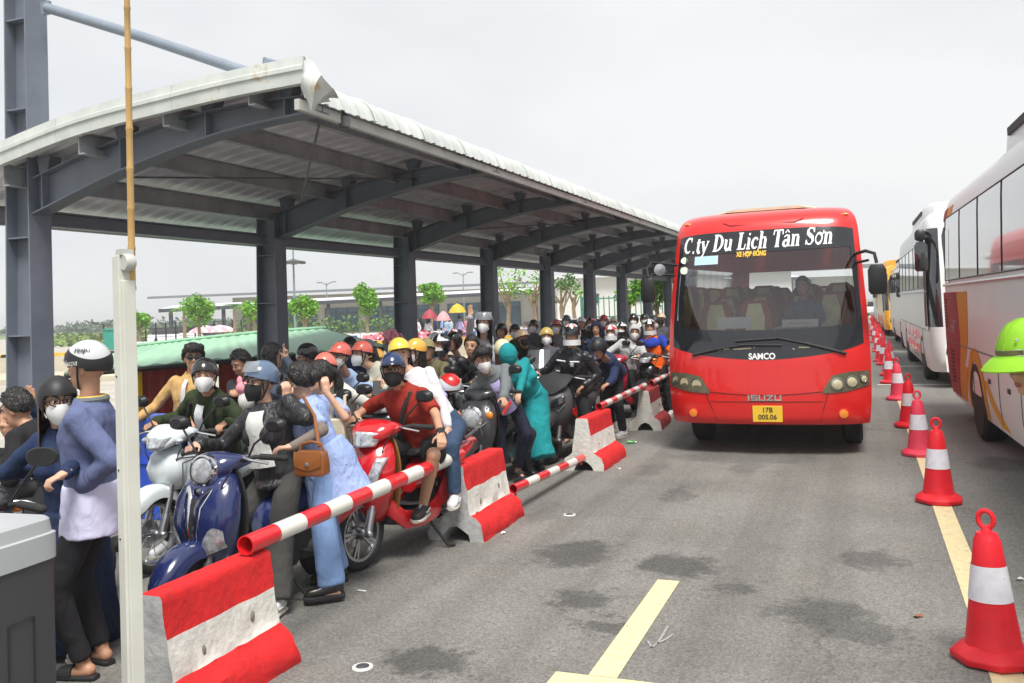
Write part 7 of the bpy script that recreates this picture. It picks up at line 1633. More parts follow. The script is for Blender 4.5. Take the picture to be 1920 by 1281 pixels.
# navy scooter rider
r, q = ride(NAVY_B, 'person in black bomber jacket and blue grey helmet sitting on the navy scooter', 489, 716, 5.95, woman=True, top=c_bomber, bottom=c_char, bot_kind='wide', top_kind='jacket', inner=(C('ribbed_white_top', (.62, .62, .6), .4, 14), .105), msk=M_MASKK, gls=dict(kind='clear'), hyaw=-110, hpitch=-2,
     hands={'R': dict(NAVY_B.grip('R')), 'L': dict(p=at_d(537, 748, 5.85), d=V((.1, -.1, 1)), n=V((-.8, .4, 0)), curl=55, elbow=V((.9, -.3, -.6)))}, hairs='bun', helm=dict(style='half', m=h_bgr, visor=(M_CLEARV, 34)), feet={'L': dict(p=(-3.44, 4.66, 0), yaw=-80), 'R': (-4.02, 4.75, .0)}, shoes=SNK, vox=.007)
# woman in pale blue dress standing beside the navy scooter
r, q = person('person in pale blue dress over light jeans standing beside the navy scooter, face turned away', V((-3.42, 5.22, .88)), at_d(562, 716, 6.05), -150, c_lblue, c_jean, woman=True, hyaw=-178, hpitch=-8, hairs='bun', bot_kind='wide', sleeve=.42, msk=M_MASKW,
     hands={'L': dict(p=at_d(548, 838, 5.55), d=V((-.5, -.5, 0)), curl=40, elbow=V((.8, -.5, -.4))), 'R': dict(p=at_d(545, 800, 6.0))}, feet={'L': dict(p=(-3.25, 4.98, 0), yaw=-140), 'R': dict(p=(-3.46, 5.36, 0), yaw=-140)}, shoes=('loafer', mat('black_shoe_leather', (.02, .018, .014), .3, coat=.4)), vox=.007, hem=.30)
at = q['at']; O_ = T(-at(0).x, -at(0).y, 0)
g = Geo(O_); g.tube([at(.12, 0, .0), at(.02, -.01, 0), at(-.2, 0, 0), at(-.42, .0, .02)], [.15, .175, .2, .235], 22); o = g.build('dress_skirt', c_lblue, r); soft(o, .012, 4, .022)
a_, e_, w_ = q['arm']['L'][:3]; g = Geo(O_); g.capsule(lerp(a_, e_, .8), e_, .043, .042); g.capsule(e_, w_, .042, .032); o = g.build('arm_sleeve', C('taupe_arm_sleeve', (.2, .16, .14)), r); soft(o, .009, 4)
# handbag with strap, plush toy
bc = at_d(585, 868, 5.42)
hb = thing('handbag', 'tan brown leather handbag hanging at the side of the pale blue dress', 'handbag', bc)
hM = RZ(R(8)) @ Matrix.Scale(.88, 4); M_TAN = mat('tan_leather', (.25, .085, .016), .4, var=.15, vscale=9, coat=.3)
g = Geo(hM); g.rings([[V((x * w, y * d_, z)) for x, y in ((-1, -.8), (-.85, -1), (.85, -1), (1, -.8), (1, .8), (.85, 1), (-.85, 1), (-1, .8))] for z, w, d_ in ((-.085, .10, .055), (-.07, .112, .062), (.0, .11, .06), (.07, .10, .052), (.085, .085, .04))]); g.build('bag_body', M_TAN, hb, bevel=.006)
g = Geo(hM); g.slab(lambda u, v: (lerp(-.1, .1, u), -.066 - .004 * math.sin(math.pi * v), lerp(.085, -.01 - .03 * math.sin(math.pi * u), v)), lambda u, v: (0, -.006, 0), 12, 6); g.build('bag_flap', M_TAN, hb)
g = Geo(hM); g.tube([(-.09, 0, .08), (-.07, 0, .13), (0, 0, .145), (.07, 0, .13), (.09, 0, .08)], .010, 8); g.build('bag_handle', M_TAN, hb)
g = Geo(hM); g.lathe([(.016, 0), (.016, .006), (.004, .008)], 12, T(0, -.078, .0) @ RX(R(90))); g.build('bag_charm', M_TXTY if 0 else M_ALU, hb)
g = Geo(); g.tube([bc + V((.02, .05, .09)) - bc, at_d(590, 780, 5.65) - bc, at(.46, .02, .13) + V((0, 0, .075)) - bc], .011, 8); g.build('shoulder_strap', M_TAN, hb)
pt = at_d(462, 750, 8.3)
t = thing('plush_toy', 'pink and white plush toy held by the youth looking down', 'plush toy', pt); mp = C('pink_plush', (.75, .3, .36)); mw_ = C('white_plush', (.68, .66, .64))
Geo().ell((0, 0, 0), (.08, .07, .1)).build('toy_body', mw_, t); g = Geo(); g.ell((-.02, -.02, .11), (.07, .06, .06)); g.ell((-.07, 0, .17), (.03, .02, .05)); g.ell((.03, 0, .17), (.03, .02, .05)); g.build('toy_head', mp, t)
stand('person with black ponytail behind the pale blue dress, fingers at her ear', -3.98, 6.0, 598, 708, 6.95, -60, top=c_lblue, bottom=c_jeanD, woman=True, hyaw=-120, hairs='ponytail', sleeve=.4, hands={'L': dict(p=at_d(612, 735, 6.75), d=V((-.1, 0, 1)), n=V((-.6, .5, 0)), curl=45, elbow=V((.8, -.3, -.8))), 'R': (-4.2, 5.6, .9)}, vox=.0085, hipz=.8)
stand('person with dark hair turned away, flashing a two finger sign by the second column', -5.5, 7.5, 512, 668, 9.0, -90, top=C('slate_shirt', (.1, .12, .17)), bottom=c_jeanK, hyaw=60, hairs='long', woman=True, face=False, hands={'L': dict(p=at_d(536, 672, 8.8), d=V((0, 0, 1)), n=V((0, -1, .1)), curl=8, only=(0, 1), elbow=V((.7, 0, -.8))), 'R': (-5.7, 7.2, .9)}, vox=.0095)
# rows behind
B_ = BikeAt(-5.7, 8.6, -92)
ride(B_, 'person with black helmet and white rimmed glasses beside the second column', 574, 668, 9.5, top=c_rblue, bottom=c_jeanK, helm=dict(style='half', m=h_blk), hairs='short', gls=dict(kind='dark', frame=M_WHITEP), hyaw=-140, pz=.86, vox=.0095)
B_ = BikeAt(-4.25, 6.75, -92)
r, q = ride(B_, 'person in coral helmet, white shirt and black backpack straps behind the pale blue dress', 610, 692, 7.5, woman=True, top=C('white_shirt_soft', (.62, .62, .58)), bottom=c_jeanD, helm=dict(style='cap', m=h_coral), msk=M_MASKW, gls=dict(kind='clear'), hairs='short', hyaw=-68, vox=.0085)
g = Geo(T(-q['at'](0).x, -q['at'](0).y, 0)); at = q['at']
for s in (-1, 1): g.tube([at(.47, .06, s * .10), at(.40, .13, s * .11), at(.2, .14, s * .115)], .024, 8, flat=.5)
g.build('backpack_strap', M_BLACKM, r)
tb = at_d(640, 830, 6.9); t = thing('tote_bag', 'cream canvas tote bag with brown base beside the red scooter', 'bag', tb)
g = Geo(RZ(R(-70))); g.rings([[V((x * w, y * d_, z)) for x, y in ((-1, -1), (1, -1), (1, 1), (-1, 1))] for z, w, d_ in ((-.2, .12, .05), (.0, .15, .07), (.2, .16, .05))]); g.build('bag_body', c_cream, t, bevel=.012)
g = Geo(RZ(R(-70))); g.rings([[V((x * w, y * d_, z)) for x, y in ((-1, -1), (1, -1), (1, 1), (-1, 1))] for z, w, d_ in ((-.235, .12, .052), (-.15, .135, .062))]); g.build('bag_base', M_TAN, t, bevel=.01)
g = Geo(RZ(R(-70))); [g.tube([(-.1, s * .05, .19), (-.06, s * .05, .36), (.06, s * .05, .36), (.1, s * .05, .19)], .012, 8) for s in (-1, 1)]; g.build('bag_handle', c_cream, t)
B_ = BikeAt(-4.95, 8.0, -92)
ride(B_, 'person in coral helmet and sky blue shirt left of the ponytailed rider', 637, 668, 8.7, woman=True, top=C('sky_blue_shirt', (.40, .54, .80)), bottom=c_jeanD, helm=dict(style='cap', m=h_coral), msk=M_MASKW, gls=dict(kind='clear'), hairs='short', hyaw=-100, vox=.0085, pz=.84)
r, q = ride(B_, 'person in coral helmet with black ponytail and cream shirt, holding a phone', 678, 664, 9.3, pillion=True, woman=True, top=C('cream_shirt', (.62, .60, .5)), bottom=c_jeanD, helm=dict(style='cap', m=h_coral), msk=M_MASKW, hairs='ponytail', hyaw=-118, vox=.0085, px_off=(-.5, .38, .86), hands={'L': dict(p=at_d(716, 742, 8.7), d=V((-.2, -.3, .6)), n=V((-.5, .6, 0)), curl=50), 'R': dict(p=at_d(690, 745, 8.7), curl=50)})
ph = thing('mobile_phone', 'dark mobile phone held by the ponytailed rider in cream', 'phone', at_d(706, 728, 8.6)); g = Geo(RZ(R(20)) @ RX(R(-25))); g.box((0, 0, 0), (.075, .009, .155)); g.build('phone_body', M_BLACK, ph, bevel=.006); g = Geo(RZ(R(20)) @ RX(R(-25))); g.box((0, .006, 0), (.066, .002, .14)); g.build('phone_screen', M_DGLASS, ph)
B_ = BikeAt(-4.45, 8.3, -92)
ride(B_, 'child in small amber helmet and white mask between the coral and blue helmets', 706, 678, 9.6, woman=True, top=c_white, bottom=c_jeanD, helm=dict(style='cap', m=h_org), msk=M_MASKW, hairs='long', hairm=HAIRB, pillion=True, px_off=(-.6, -.34, .74), vox=.0095, k=.8)
ride(B_, 'person in amber cap helmet, white mask and lavender shirt behind the yellow helmet', 778, 660, 9.1, woman=True, top=c_lav, bottom=c_jeanD, helm=dict(style='cap', m=h_org), msk=M_MASKW, hairs='long', hyaw=-122, vox=.0085, pz=.86)
# red scooter: rider and passenger
r, q = ride(RED_B, 'person in rust red polo shirt and black shorts sitting on the red scooter', 737, 694, 6.95, top=c_rust, bottom=c_black, bot_kind='shorts', sleeve=.44, msk=M_MASKK, gls=dict(kind='clear'), helm=dict(style='cap', m=h_navy, m2=h_blk), hyaw=-72, hpitch=-3, belly=1.05, yaw=-92,
     hands={'L': dict(p=at_d(838, 838, 6.4), d=V((.35, -.6, -.55)), n=V((-.3, .2, -1)), curl=58, elbow=V((.9, .3, .1))), 'R': dict(p=RED_B.grip('R')['p'], d=V((0, -1, -.2)), n=V((0, 0, -1)), curl=62, elbow=V((-.9, .2, -.4)))},
     feet={'L': dict(p=RED_B(.12, .20, .285), yaw=-80, knee=V((.55, -.8, .5))), 'R': RED_B(.16, -.12, .285)}, shoes=('sneaker', mat('black_canvas_shoe', (.018, .018, .02), .7)), vox=.0065, pz=.80, px_off=(-.19, .0, .8))
collar(r, q, c_rust)
O_ = T(-q['at'](0).x, -q['at'](0).y, 0); at = q['at']
g = Geo(O_); g.tube([at(.47, -.05, .10), at(.49, .045, .09), at(.40, .14, .04), at(.2, .155, -.06), at(.08, .14, -.14)], .02, 8, flat=.45); g.build('crossbody_strap', M_STRAP, r)
a_, e_, w_ = q['arm']['L'][:3]; g = Geo(O_); ax = (w_ - e_).normalized(); c0 = lerp(e_, w_, .9); g.tube([c0 - ax * .012, c0 + ax * .012], .034, 16); u_, v_ = frame_of(ax); nrm = V((.5, -.8, .3)).normalized(); g.tube([c0 + nrm * .028, c0 + nrm * .042], .019, 16); g.build('wristwatch', M_BLACKM, r)
lk = q['leg']['L']; g = Geo(); kk = lerp(lk[0], lk[1], .8); 
r2, q2 = ride(RED_B, 'person in yellow helmet and white top riding pillion on the red scooter', 750, 664, 7.55, pillion=True, woman=True, top=c_white, bottom=c_jeanD, helm=dict(style='cap', m=h_yel), msk=None, hairs='long', hairm=HAIRB, face=True, hyaw=-60, yaw=-92, feet={'L': dict(p=RED_B(-.22, .27, .30), yaw=-75), 'R': RED_B(-.28, -.24, .3)}, shoes=SNK, vox=.0085, pz=.86, hands={'L': RED_B(-.34, .15, .9), 'R': RED_B(-.34, -.15, .9)})
ride(BikeAt(-4.6, 8.9, -90), 'person in olive bucket hat glimpsed behind the lavender shirt', 800, 657, 10.2, top=C('khaki_green', (.14, .13, .07)), bottom=c_jeanK, helm=dict(style='cap', m=mat('khaki_hat', (.3, .27, .12), .8)), hairs='short', vox=.012, px_off=(-.5, .0, .86))
B_ = BikeAt(-4.55, 9.7, -86)
r, q = ride(B_, 'person in black full face helmet and open black jacket over a printed grey tee', 826, 650, 10.6, top=c_leather, bottom=c_jeanK, helm=dict(style='full', m=h_blk, m2=h_white, strap=False), hairs=None, top_kind='jacket', inner=(C('grey_tee', (.34, .34, .35), .4), .07), msk=M_MASKW, vox=.0095, hyaw=-105)
g = Geo(T(-q['at'](0).x, -q['at'](0).y, 0)); at = q['at']
for t_, s_ in (('THE', .33), ('STAY', .27)): g.text(t_, .075, None, fn=lambda v: at(s_ + v.y, .175, -v.x * -1), bold=.002)
g.build('printed_lettering', M_TXTK, r, smooth=False)
rwh = thing('spare_helmet', 'red and white helmet hanging from the black motorbike left of the grey cardigan', 'helmet', at_d(843, 722, 9.3)); g = Geo(); cap_shell(g, (.125, .105, .12), lambda a: -25, .015); o = g.build('helmet_shell', h_white, rwh, ang=60); g = Geo(); cap_shell(g, (.128, .108, .123), lambda a: 18 + 20 * math.sin(R(a * 2)), .004); g.build('red_flash', h_red, o, ang=60)
B_ = BikeAt(-5.3, 11.6, -90)
ride(B_, 'person in black helmet over a red hood and black jacket with pink shoulders', 850, 642, 12.0, top=C('black_pink_jacket', (.25, .03, .05)), bottom=c_jeanK, helm=dict(style='three', m=h_blk), hood=C('red_hood', (.4, .03, .04)), vox=.012, woman=True, hyaw=-110)
ride(B_, 'person with dark hair and navy top just behind the grey cardigan', 884, 650, 10.4, top=c_navy, bottom=c_jeanK, hairs='short', vox=.012, px_off=(1.0, .55, .82), hyaw=-80)
r, q = stand('person in black helmet with pink top, one long grey sleeve raised high in greeting', -4.55, 10.45, 908, 606, 11.0, -85, top=C('grey_sleeve_top', (.46, .46, .5)), bottom=c_jeanK, woman=True, helm=dict(style='three', m=h_blk, visor=(M_CLEARV, 20)), msk=M_MASKW, hairs='long', vox=.0095, hands={'R': dict(p=at_d(882, 592, 10.8), d=V((0, 0, 1)), n=V((0, -1, 0)), curl=6, elbow=V((-.8, 0, -.6))), 'L': (-4.3, 10.1, .95)}, inner=(c_pink, .08))
ride(BikeAt(-4.8, 11.2, -90), 'person in white hood and dark sunglasses behind the raised sleeve', 912, 642, 12.1, top=c_lgrey, bottom=c_jeanK, hood=c_white, gls=dict(kind='dark'), vox=.012, woman=True, pz=.82)
# retro scooter: driver sitting sideways and passenger
r, q = person('person in grey cardigan over lavender shirt and white mask on the retro scooter', V((-3.63, 9.02, .79)), at_d(905, 675, 9.2), -62, c_grey, C('navy_black_trousers', (.012, .014, .03)), hyaw=-48, hpitch=-10, msk=M_MASKW, hairs='fluffy', inner=(c_lav, .088), inoff=.035, bot_kind='tight', vox=.007, top_kind='jacket',
     hands={'L': dict(p=at_d(942, 768, 8.75), d=V((.4, -.6, -.3)), n=V((-.3, -.2, -1)), curl=55), 'R': dict(p=RETRO_B.grip('R')['p'], curl=60)}, feet={'L': dict(p=at_z(972, 893, .07), yaw=-52, knee=V((.8, -.6, .4)), pitch=0), 'R': dict(p=(-3.55, 8.6, .0), yaw=-60, knee=V((.3, -.9, .3)))}, shoes={'L': ('slipper', M_BLACKM), 'R': SNK})
g = Geo(T(-q['at'](0).x, -q['at'](0).y, 0)); at = q['at']
for s in (-1, 1): g.ell(at(.30 + s * .035, .185, .03), (.024, .012, .03), 12, 8)
g.tube([at(.34, .185, .03), at(.40, .17, .03)], .005, 6); g.build('hanging_sunglasses', M_DARKV, r)
mp_ = thing('mobile_phone', 'phone in a red case in the hand of the grey cardigan wearer', 'phone', at_d(950, 765, 8.7)); g = Geo(RZ(R(-50)) @ RX(R(-35))); g.box((0, 0, 0), (.075, .009, .15)); g.build('phone_body', h_red, mp_, bevel=.006); g = Geo(RZ(R(-50)) @ RX(R(-35))); g.box((0, .0065, 0), (.066, .002, .14)); g.build('phone_screen', M_DGLASS, mp_)
r, q = person('person in long teal coat and black boots sitting behind the grey cardigan wearer', V((-3.5, 9.55, .85)), at_d(953, 668, 9.75), -40, c_teal, c_jeanK, hyaw=110, woman=True, hood=c_teal, helm=dict(style='cap', m=h_blk, strap=False), face=False, hem=None, vox=.0085,
     hands={'L': at_d(965, 775, 9.3), 'R': (-3.75, 9.3, .95)}, feet={'L': dict(p=at_z(1003, 885, 0), yaw=-40, knee=V((.8, -.6, .3))), 'R': dict(p=(-3.5, 9.3, 0), yaw=-50)}, shoes=('boot', M_BLACK))
at = q['at']; kl, kr = q['leg']['L'][1], q['leg']['R'][1]; g = Geo(T(-at(0).x, -at(0).y, 0)); mk = (kl + kr) / 2; g.tube([at(.12), at(.0), lerp(at(-.02), mk, .5), mk + V((.02, -.02, .02)), mk + V((.06, -.05, -.14)), mk + V((.1, -.08, -.27))], [.14, .165, .165, .15, .14, .145], 20); o = g.build('coat_skirt', c_teal, r); soft(o, .012, 4, .022)
B_ = BikeAt(-4.15, 10.35, -92)
r, q = ride(B_, 'person in powder blue hoodie and cream helmet, seen from behind with a pale backpack', 943, 658, 10.5, top=c_pblue, bottom=C('bright_blue_jeans', (.02, .10, .35)), woman=True, helm=dict(style='half', m=h_cream), hairs='long', hairm=HAIRB, hyaw=100, yaw=80, face=False, vox=.0095, px_off=(-.25, .22, .84), hands={'L': (-4.3, 10.8, .95), 'R': (-3.9, 10.9, .95)}, feet={'L': (-4.3, 10.3, .3), 'R': (-3.7, 10.4, .3)}, top_kind='jacket')
at = q['at']; bp = at(.24, -.24, -.02); t = thing('backpack', 'pale blue printed backpack on the powder blue hoodie', 'backpack', bp); t.rotation_euler = (R(8), 0, R(-10))
g = Geo(); g.rings([sup(z * .0, z, w, d_, 90, 3, 18) for z, w, d_ in ((-.21, .11, .05), (-.18, .15, .08), (0, .155, .085), (.15, .13, .07), (.21, .08, .04))]); g.M = Matrix.Identity(4); o = g.build('bag_body', C('printed_pale_canvas', (.5, .62, .72), .3), t); o.rotation_euler = (0, 0, R(90))
g = Geo(); g.rings([sup(-.0, z, w, .03, 90, 3, 18) for z, w in ((-.17, .1), (-.02, .11), (.0, .09))]); g.M = Matrix.Identity(4); o = g.build('front_pocket', C('pocket_canvas', (.55, .55, .6), .3), t); o.rotation_euler = (0, 0, R(90)); o.location = (0, -.07, 0)
stand('person in black open face helmet looking out between the raised sleeve and beige hat', -5.6, 13.9, 940, 622, 15, -85, top=c_black, bottom=c_jeanK, helm=dict(style='three', m=h_blk), hairs='short', vox=.013)
B_ = BikeAt(-4.9, 13.2, -90)
ride(B_, 'person in beige hat and black jacket behind the powder blue hoodie', 980, 634, 13.8, top=c_black, bottom=c_jeanK, helm=dict(style='cap', m=h_beige, strap=False), hairs='short', hyaw=-40, vox=.012, top_kind='jacket', msk=M_MASKK)
B_ = BikeAt(-4.15, 11.9, -88)
ride(B_, 'person in gold helmet, white mask and loose dark grey rain cape', 1025, 632, 12.9, top=c_dkgr, bottom=c_jeanK, helm=dict(style='half', m=h_gold), msk=M_MASKW, hairs='long', woman=True, vox=.0095, top_kind='jacket', belly=1.1, hem=.1)
stand('person in faded red cap between the gold helmet and the white painted helmet', -5.2, 15.4, 1043, 613, 16.5, -90, top=c_dkgr, bottom=c_jeanK, helm=dict(style='cap', m=paint('helmet_dull_red', (.42, .08, .07)), strap=False), hairs='short', msk=M_MASKW, vox=.013)
# sport scooter: leather clad rider and the man bending over his handlebar
r, q = ride(MAXI_B, 'person in black armoured leather jacket and white, black and red full face helmet', 1072, 630, 11.25, top=c_leather, bottom=c_black, helm=dict(style='full', m=h_white, m2=h_red, strap=False, visor=(M_DARKV, 8)), face=False, top_kind='jacket', vox=.0085, belly=1.1, feet={'L': MAXI_B(.0, .33, 0), 'R': MAXI_B(.0, -.33, 0)}, shoes=('boot', M_BLACK), hands={'L': dict(p=MAXI_B(.0, .2, .86))})
g = Geo(T(-q['at'](0).x, -q['at'](0).y, 0)); at = q['at']
for s in (-1, 1):
    g.tube([at(.40, .165, s * .03), at(.405, .155, s * .15)], .011, 6)
star = [at(.37 + (.034 if k % 2 == 0 else .015) * math.cos(math.pi * k / 5), .175, .06 + (.034 if k % 2 == 0 else .015) * math.sin(math.pi * k / 5)) for k in range(10)]
g.prism(star, q['ff'] * .01); g.build('reflective_trim', M_WHITEP, r, smooth=False)
r, q = person('person in navy jacket and dark helmet bending over beside the matt grey scooter', V((-3.32, 12.35, .93)), at_d(1122, 655, 11.55), -105, c_navy, c_jeanK, hyaw=-115, hpitch=-35, helm=dict(style='three', m=h_mk), hairs='short', top_kind='jacket', vox=.0085, belly=1.15, face=False,
     hands={'L': dict(p=at_d(1128, 745, 11.1), d=V((-.5, -.6, -.3)), curl=40), 'R': dict(p=at_d(1108, 722, 10.75), d=V((-.3, -.9, -.2)), n=V((0, 0, -1)), curl=60, elbow=V((-.3, .2, -.8)))}, feet={'L': (-3.2, 12.3, 0), 'R': (-3.42, 12.5, 0)}, shoes=SNK)
g = Geo(T(-q['at'](0).x, -q['at'](0).y, 0))
for sd in 'R': a_, e_, w_ = q['arm'][sd][:3]; g.capsule(a_, e_, .078, .068); g.capsule(e_, lerp(e_, w_, .9), .068, .054)
o = g.build('grey_sleeve', C('steel_grey_sleeve', (.17, .18, .24)), r); soft(o, .012, 4, .012)
stand('person with smiling face in a dark blue hood behind the armoured jacket', -4.4, 15.3, 1118, 617, 16, -85, top=c_navy, bottom=c_jeanK, hood=C('dark_blue_hood', (.015, .015, .05)), vox=.012, shoes=SNK)
for px, py, d, lab, m, m2, tp in ((1108, 607, 19, 'person in pink and black helmet far behind the armoured jacket', h_blk, paint('helmet_pink', (.7, .12, .25)), c_black), (1146, 625, 15.5, 'person in white helmet right behind the bent navy jacket', h_white, h_red, c_black), (1165, 618, 17.5, 'person in black and white helmet left of the pale grey hoodie', h_blk, h_white, c_dkgr), (1188, 601, 18.5, 'person in black helmet and white mask above the pale grey hoodie', h_blk, None, c_black), (1240, 599, 20, 'person in beige cap beside the red bus mirror', h_beige, None, c_dkgr)):
    hd = at_d(px, py, d)
    stand(lab, hd.x, hd.y, px, py, d, -88, top=tp, bottom=c_jeanK, helm=dict(style='three' if m is not h_beige else 'cap', m=m) if m2 is None else dict(style='full', m=m, m2=m2, strap=False), msk=M_MASKW if m is not h_beige else M_MASKK, hairs='short', vox=.013)
for px, py, d, lab, m, m2, tp in ((1062, 602, 21, 'person in blue helmet behind the fifth column', h_bgr, None, c_dkgr), (1090, 606, 20, 'person in white helmet left of the pink and black helmet', h_white, None, c_black), (1132, 602, 21, 'person in red helmet between the pink helmet and the pale grey hood', h_red, None, c_navy), (1208, 600, 21, 'person in black helmet behind the royal blue jersey', h_blk, None, c_black), (1150, 605, 23, 'person in cream helmet and grey top behind the bent navy jacket', h_cream, None, c_grey), (1000, 612, 19, 'person in black helmet behind the beige hat', h_blk, None, c_dkgr), (965, 622, 17, 'person in dark helmet and olive top right of the raised sleeve', h_mk, None, c_olive), (655, 650, 13, 'person in dark helmet behind the two coral helmets', h_mk, None, c_navy), (815, 640, 14.5, 'person in white helmet behind the olive hat', h_white, None, c_lav), (1228, 606, 17.5, 'person in dark grey helmet right behind the orange jersey', h_mk, None, c_dkgr)):
    hd = at_d(px, py, d)
    stand(lab, hd.x, hd.y, px, py, d, -85, top=tp, bottom=c_jeanK, helm=dict(style='three' if d % 2 else 'half', m=m), msk=M_MASKW if d % 2 else None, hairs='short', vox=.013)
B_ = BikeAt(-3.75, 14.6, -92)
ride(B_, 'person in pale grey hoodie with hood up and white mask on the crimson scooter', 1190, 624, 15, top=c_lgrey, bottom=c_jeanK, hood=c_lgrey, msk=M_MASKW, vox=.012, top_kind='jacket', shoes=SNK)
B_ = BikeAt(-3.3, 14.9, -93)
r, q = ride(B_, 'person in royal blue and orange jersey with white and black helmet beside the red bus', 1218, 615, 15.3, top=c_orange, bottom=c_jeanK, helm=dict(style='full', m=h_white, m2=h_blk, strap=False), vox=.012, top_kind='jacket', shoes=SNK)
at = q['at']; g = Geo(T(-at(0).x, -at(0).y, 0)); g.tube([at(.33), at(.40), at(.46), at(.5)], [.205, .21, .17, .1], 20, flat=.74); [g.capsule(q['arm'][s][0], lerp(q['arm'][s][0], q['arm'][s][1], .6), .085, .082) for s in 'LR']; o = g.build('blue_yoke', c_rblue, r); soft(o, .013, 4, .01)
# grey capped person raising pink plush behind the amber helmet
r, q = stand('person in grey cap raising pink flowers behind the child in amber helmet', -5.5, 10.6, 690, 655, 12.2, -90, top=c_grey, bottom=c_jeanK, helm=dict(style='cap', m=mat('grey_cap', (.35, .34, .36), .8), strap=False), hairs='short', vox=.012, hands={'L': dict(p=at_d(722, 648, 11.8), d=V((.2, 0, 1)), curl=40, elbow=V((.6, 0, -.8))), 'R': (-5.8, 10.3, .9)})
fl = thing('flower_bunch', 'bunch of pink flowers held up beside the third column', 'flowers', at_d(735, 633, 11.8))
for k in range(9):
    a = k * 2.4; g = Geo(); c = V((.10 * math.cos(a) * (k / 9) ** .5, .1 * math.sin(a) * (k / 9) ** .5, .05 * math.cos(k)))
    for j in range(6): w = j * math.pi / 3; g.ell(c + V((.035 * math.cos(w), .01, .035 * math.sin(w))), (.03, .012, .03), 8, 6)
    g.build('flower', mp, fl)
g = Geo(); g.tube([(0, 0, -.02), (-.05, 0, -.14)], .02, 8); g.build('stem', mat('flower_stem', (.08, .2, .05)), fl)
# bus driver and the man in the green sun helmet at the right edge
r, q = person('person driving the red bus, dark blue shirt, seen through the windscreen', V((BX + .42, BY + 1.5, 1.28)), V((BX + .40, BY + 1.28, 2.0)), -95, C('driver_shirt', (.05, .07, .15)), c_jeanK, hyaw=-105, hairs='short', hands={'L': dict(p=V((BX + .58, BY + .88, 1.56)), curl=60), 'R': dict(p=V((BX + .26, BY + .88, 1.56)), curl=60)}, feet={'L': (BX + .55, BY + .85, .82), 'R': (BX + .3, BY + .85, .82)}, group='people near the buses', vox=.0095)
gh = at_d(1936, 688, 3.72)
r, q = person('person in bright green sun helmet at the right edge, face cut by the frame', V((gh.x + .46, gh.y + .16, .95)), gh, 204, C('green_uniform', (.05, .10, .04)), C('green_trousers', (.05, .09, .04)), hyaw=216, hpitch=-6, hands={'L': (gh.x + .5, gh.y - .1, .9), 'R': (gh.x + .6, gh.y + .4, .95)}, group='people near the buses', hairs='short', vox=.007, shoes=SNK)
HM = T(-(gh.x + .46), -(gh.y + .16), 0) @ q['HM']; gm = mat('lime_green_felt', (.24, .52, .015), .75, var=.06, bump=.15, bscale=160)
g = Geo(HM); g.lathe([(.001, .168), (.03, .166), (.07, .15), (.10, .112), (.118, .07), (.126, .045), (.128, .028), (.15, .016), (.178, -.008), (.192, -.026), (.190, -.031), (.172, -.014), (.14, .004), (.12, .01)], 40, T(-.008, 0, .035) @ Matrix.Diagonal((1.08, .96, 1, 1)), cap=False); hh = g.build('sun_helmet', gm, r, ang=60)
for k in range(4):
    a = k * math.pi / 4
    g = Geo(HM @ T(-.008, 0, .035) @ Matrix.Diagonal((1.08, .96, 1, 1))); g.tube([(r_ * math.cos(a) * s_, r_ * math.sin(a) * s_, z) for s_, pr in ((1, ((.1275, .05), (.119, .072), (.101, .114), (.071, .152), (.03, .168))), (-1, ((.03, .168), (.071, .152), (.101, .114), (.119, .072), (.1275, .05)))) for r_, z in pr], .0022, 5); g.build('felt_seam', gm, hh)
g = Geo(HM); g.lathe([(.1285, .03), (.129, .05), (.127, .052)], 40, T(-.008, 0, .035) @ Matrix.Diagonal((1.085, .965, 1, 1)), cap=False); g.build('leather_band', mat('olive_strap', (.16, .14, .06), .6), hh)
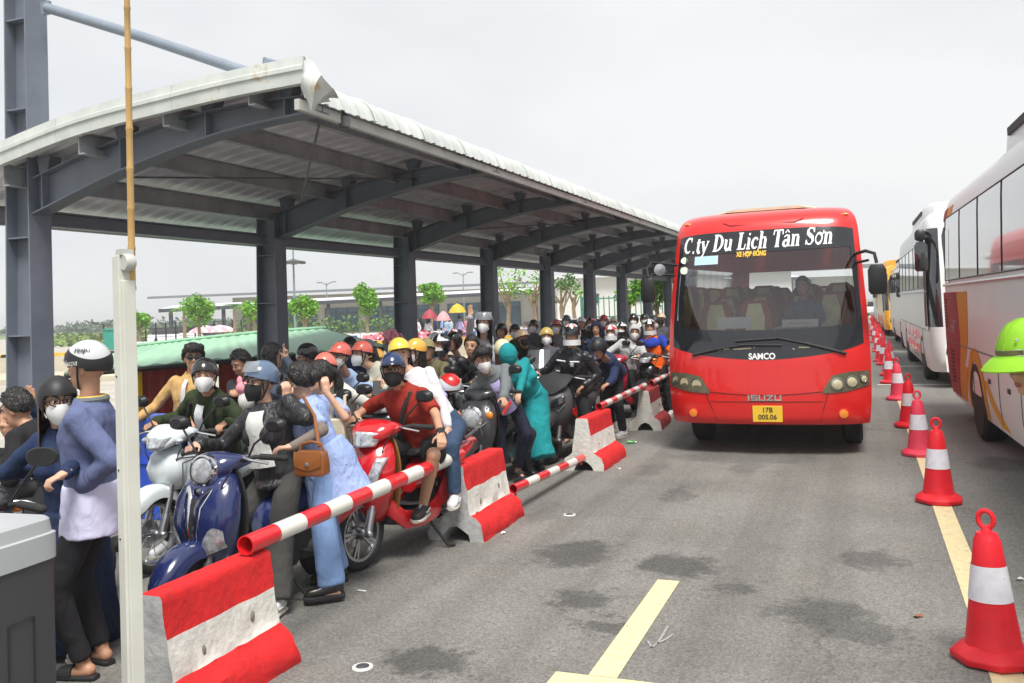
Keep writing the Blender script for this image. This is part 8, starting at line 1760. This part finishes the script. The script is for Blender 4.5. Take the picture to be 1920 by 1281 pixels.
g = Geo(HM); c = V((.118, .062, .075)); g.tube([c + V((0, -.018, -.012)), c + V((-.012, .018, -.012)), c + V((-.012, .018, .012)), c + V((0, -.018, .012))], .003, 6, loop=True); g.lathe([(.007, 0), (.007, .005), (.003, .006)], 10, T(.105, .055, .125) @ RY(R(60))); g.build('buckle', M_CHROME, hh)
# far crowd on the plaza
fc_cols = [c_white, c_pblue, c_white, c_lav, c_pink, c_white, c_black, c_white, c_lblue, c_dkgr, c_white, c_navy]
fc_lab = ['white shirt under the dark red umbrella', 'pale blue top beside the pink umbrella', 'white shirt and dark trousers left of the yellow umbrella', 'lavender top under the yellow umbrella', 'pink top right of the yellow umbrella', 'white shirt close to the raised sleeve', 'black top left of the far tree', 'white shirt beside the third column', 'blue shirt right behind the pink umbrella', 'dark grey top at the left of the walkers', 'white top at the far right of the walkers', 'navy top behind the flower bed']
for k, (px, d) in enumerate(((803, 48), (838, 47), (845, 49), (862, 48), (876, 50), (893, 52), (790, 56), (782, 50), (829, 55), (770, 60), (905, 56), (815, 58))):
    py = lerp(606, 601, (px - 770) / 140); b0 = at_d(px, py, d); hd = Vector((b0.x, b0.y, 1.52))
    person('far walker on the plaza in ' + fc_lab[k], Vector((b0.x, b0.y, .86)), hd, [70, -110, 40][k % 3], fc_cols[k], [c_jeanK, c_jeanD, c_navy][k % 3], hairs='short' if k % 2 else 'long', face=False, vox=.022, group='walkers on the far plaza', k=.97, shoes=None)
# thin warm haze in the air of the whole place
hz_m = bpy.data.materials.new('thin_haze'); hz_m.use_nodes = True
hn = hz_m.node_tree.nodes; hn.remove(hn['Principled BSDF'])
pv = hn.new('ShaderNodeVolumePrincipled'); pv.inputs['Color'].default_value = (.97, .98, 1, 1); pv.inputs['Density'].default_value = 0.0012; pv.inputs['Anisotropy'].default_value = 0.0
hz_m.node_tree.links.new(pv.outputs[0], hn['Material Output'].inputs['Volume'])
g = Geo(); g.box((0, 900, 6.0), (3200, 2700, 14.2)); tag(g.build('haze', hz_m, None, smooth=False), kind='stuff')
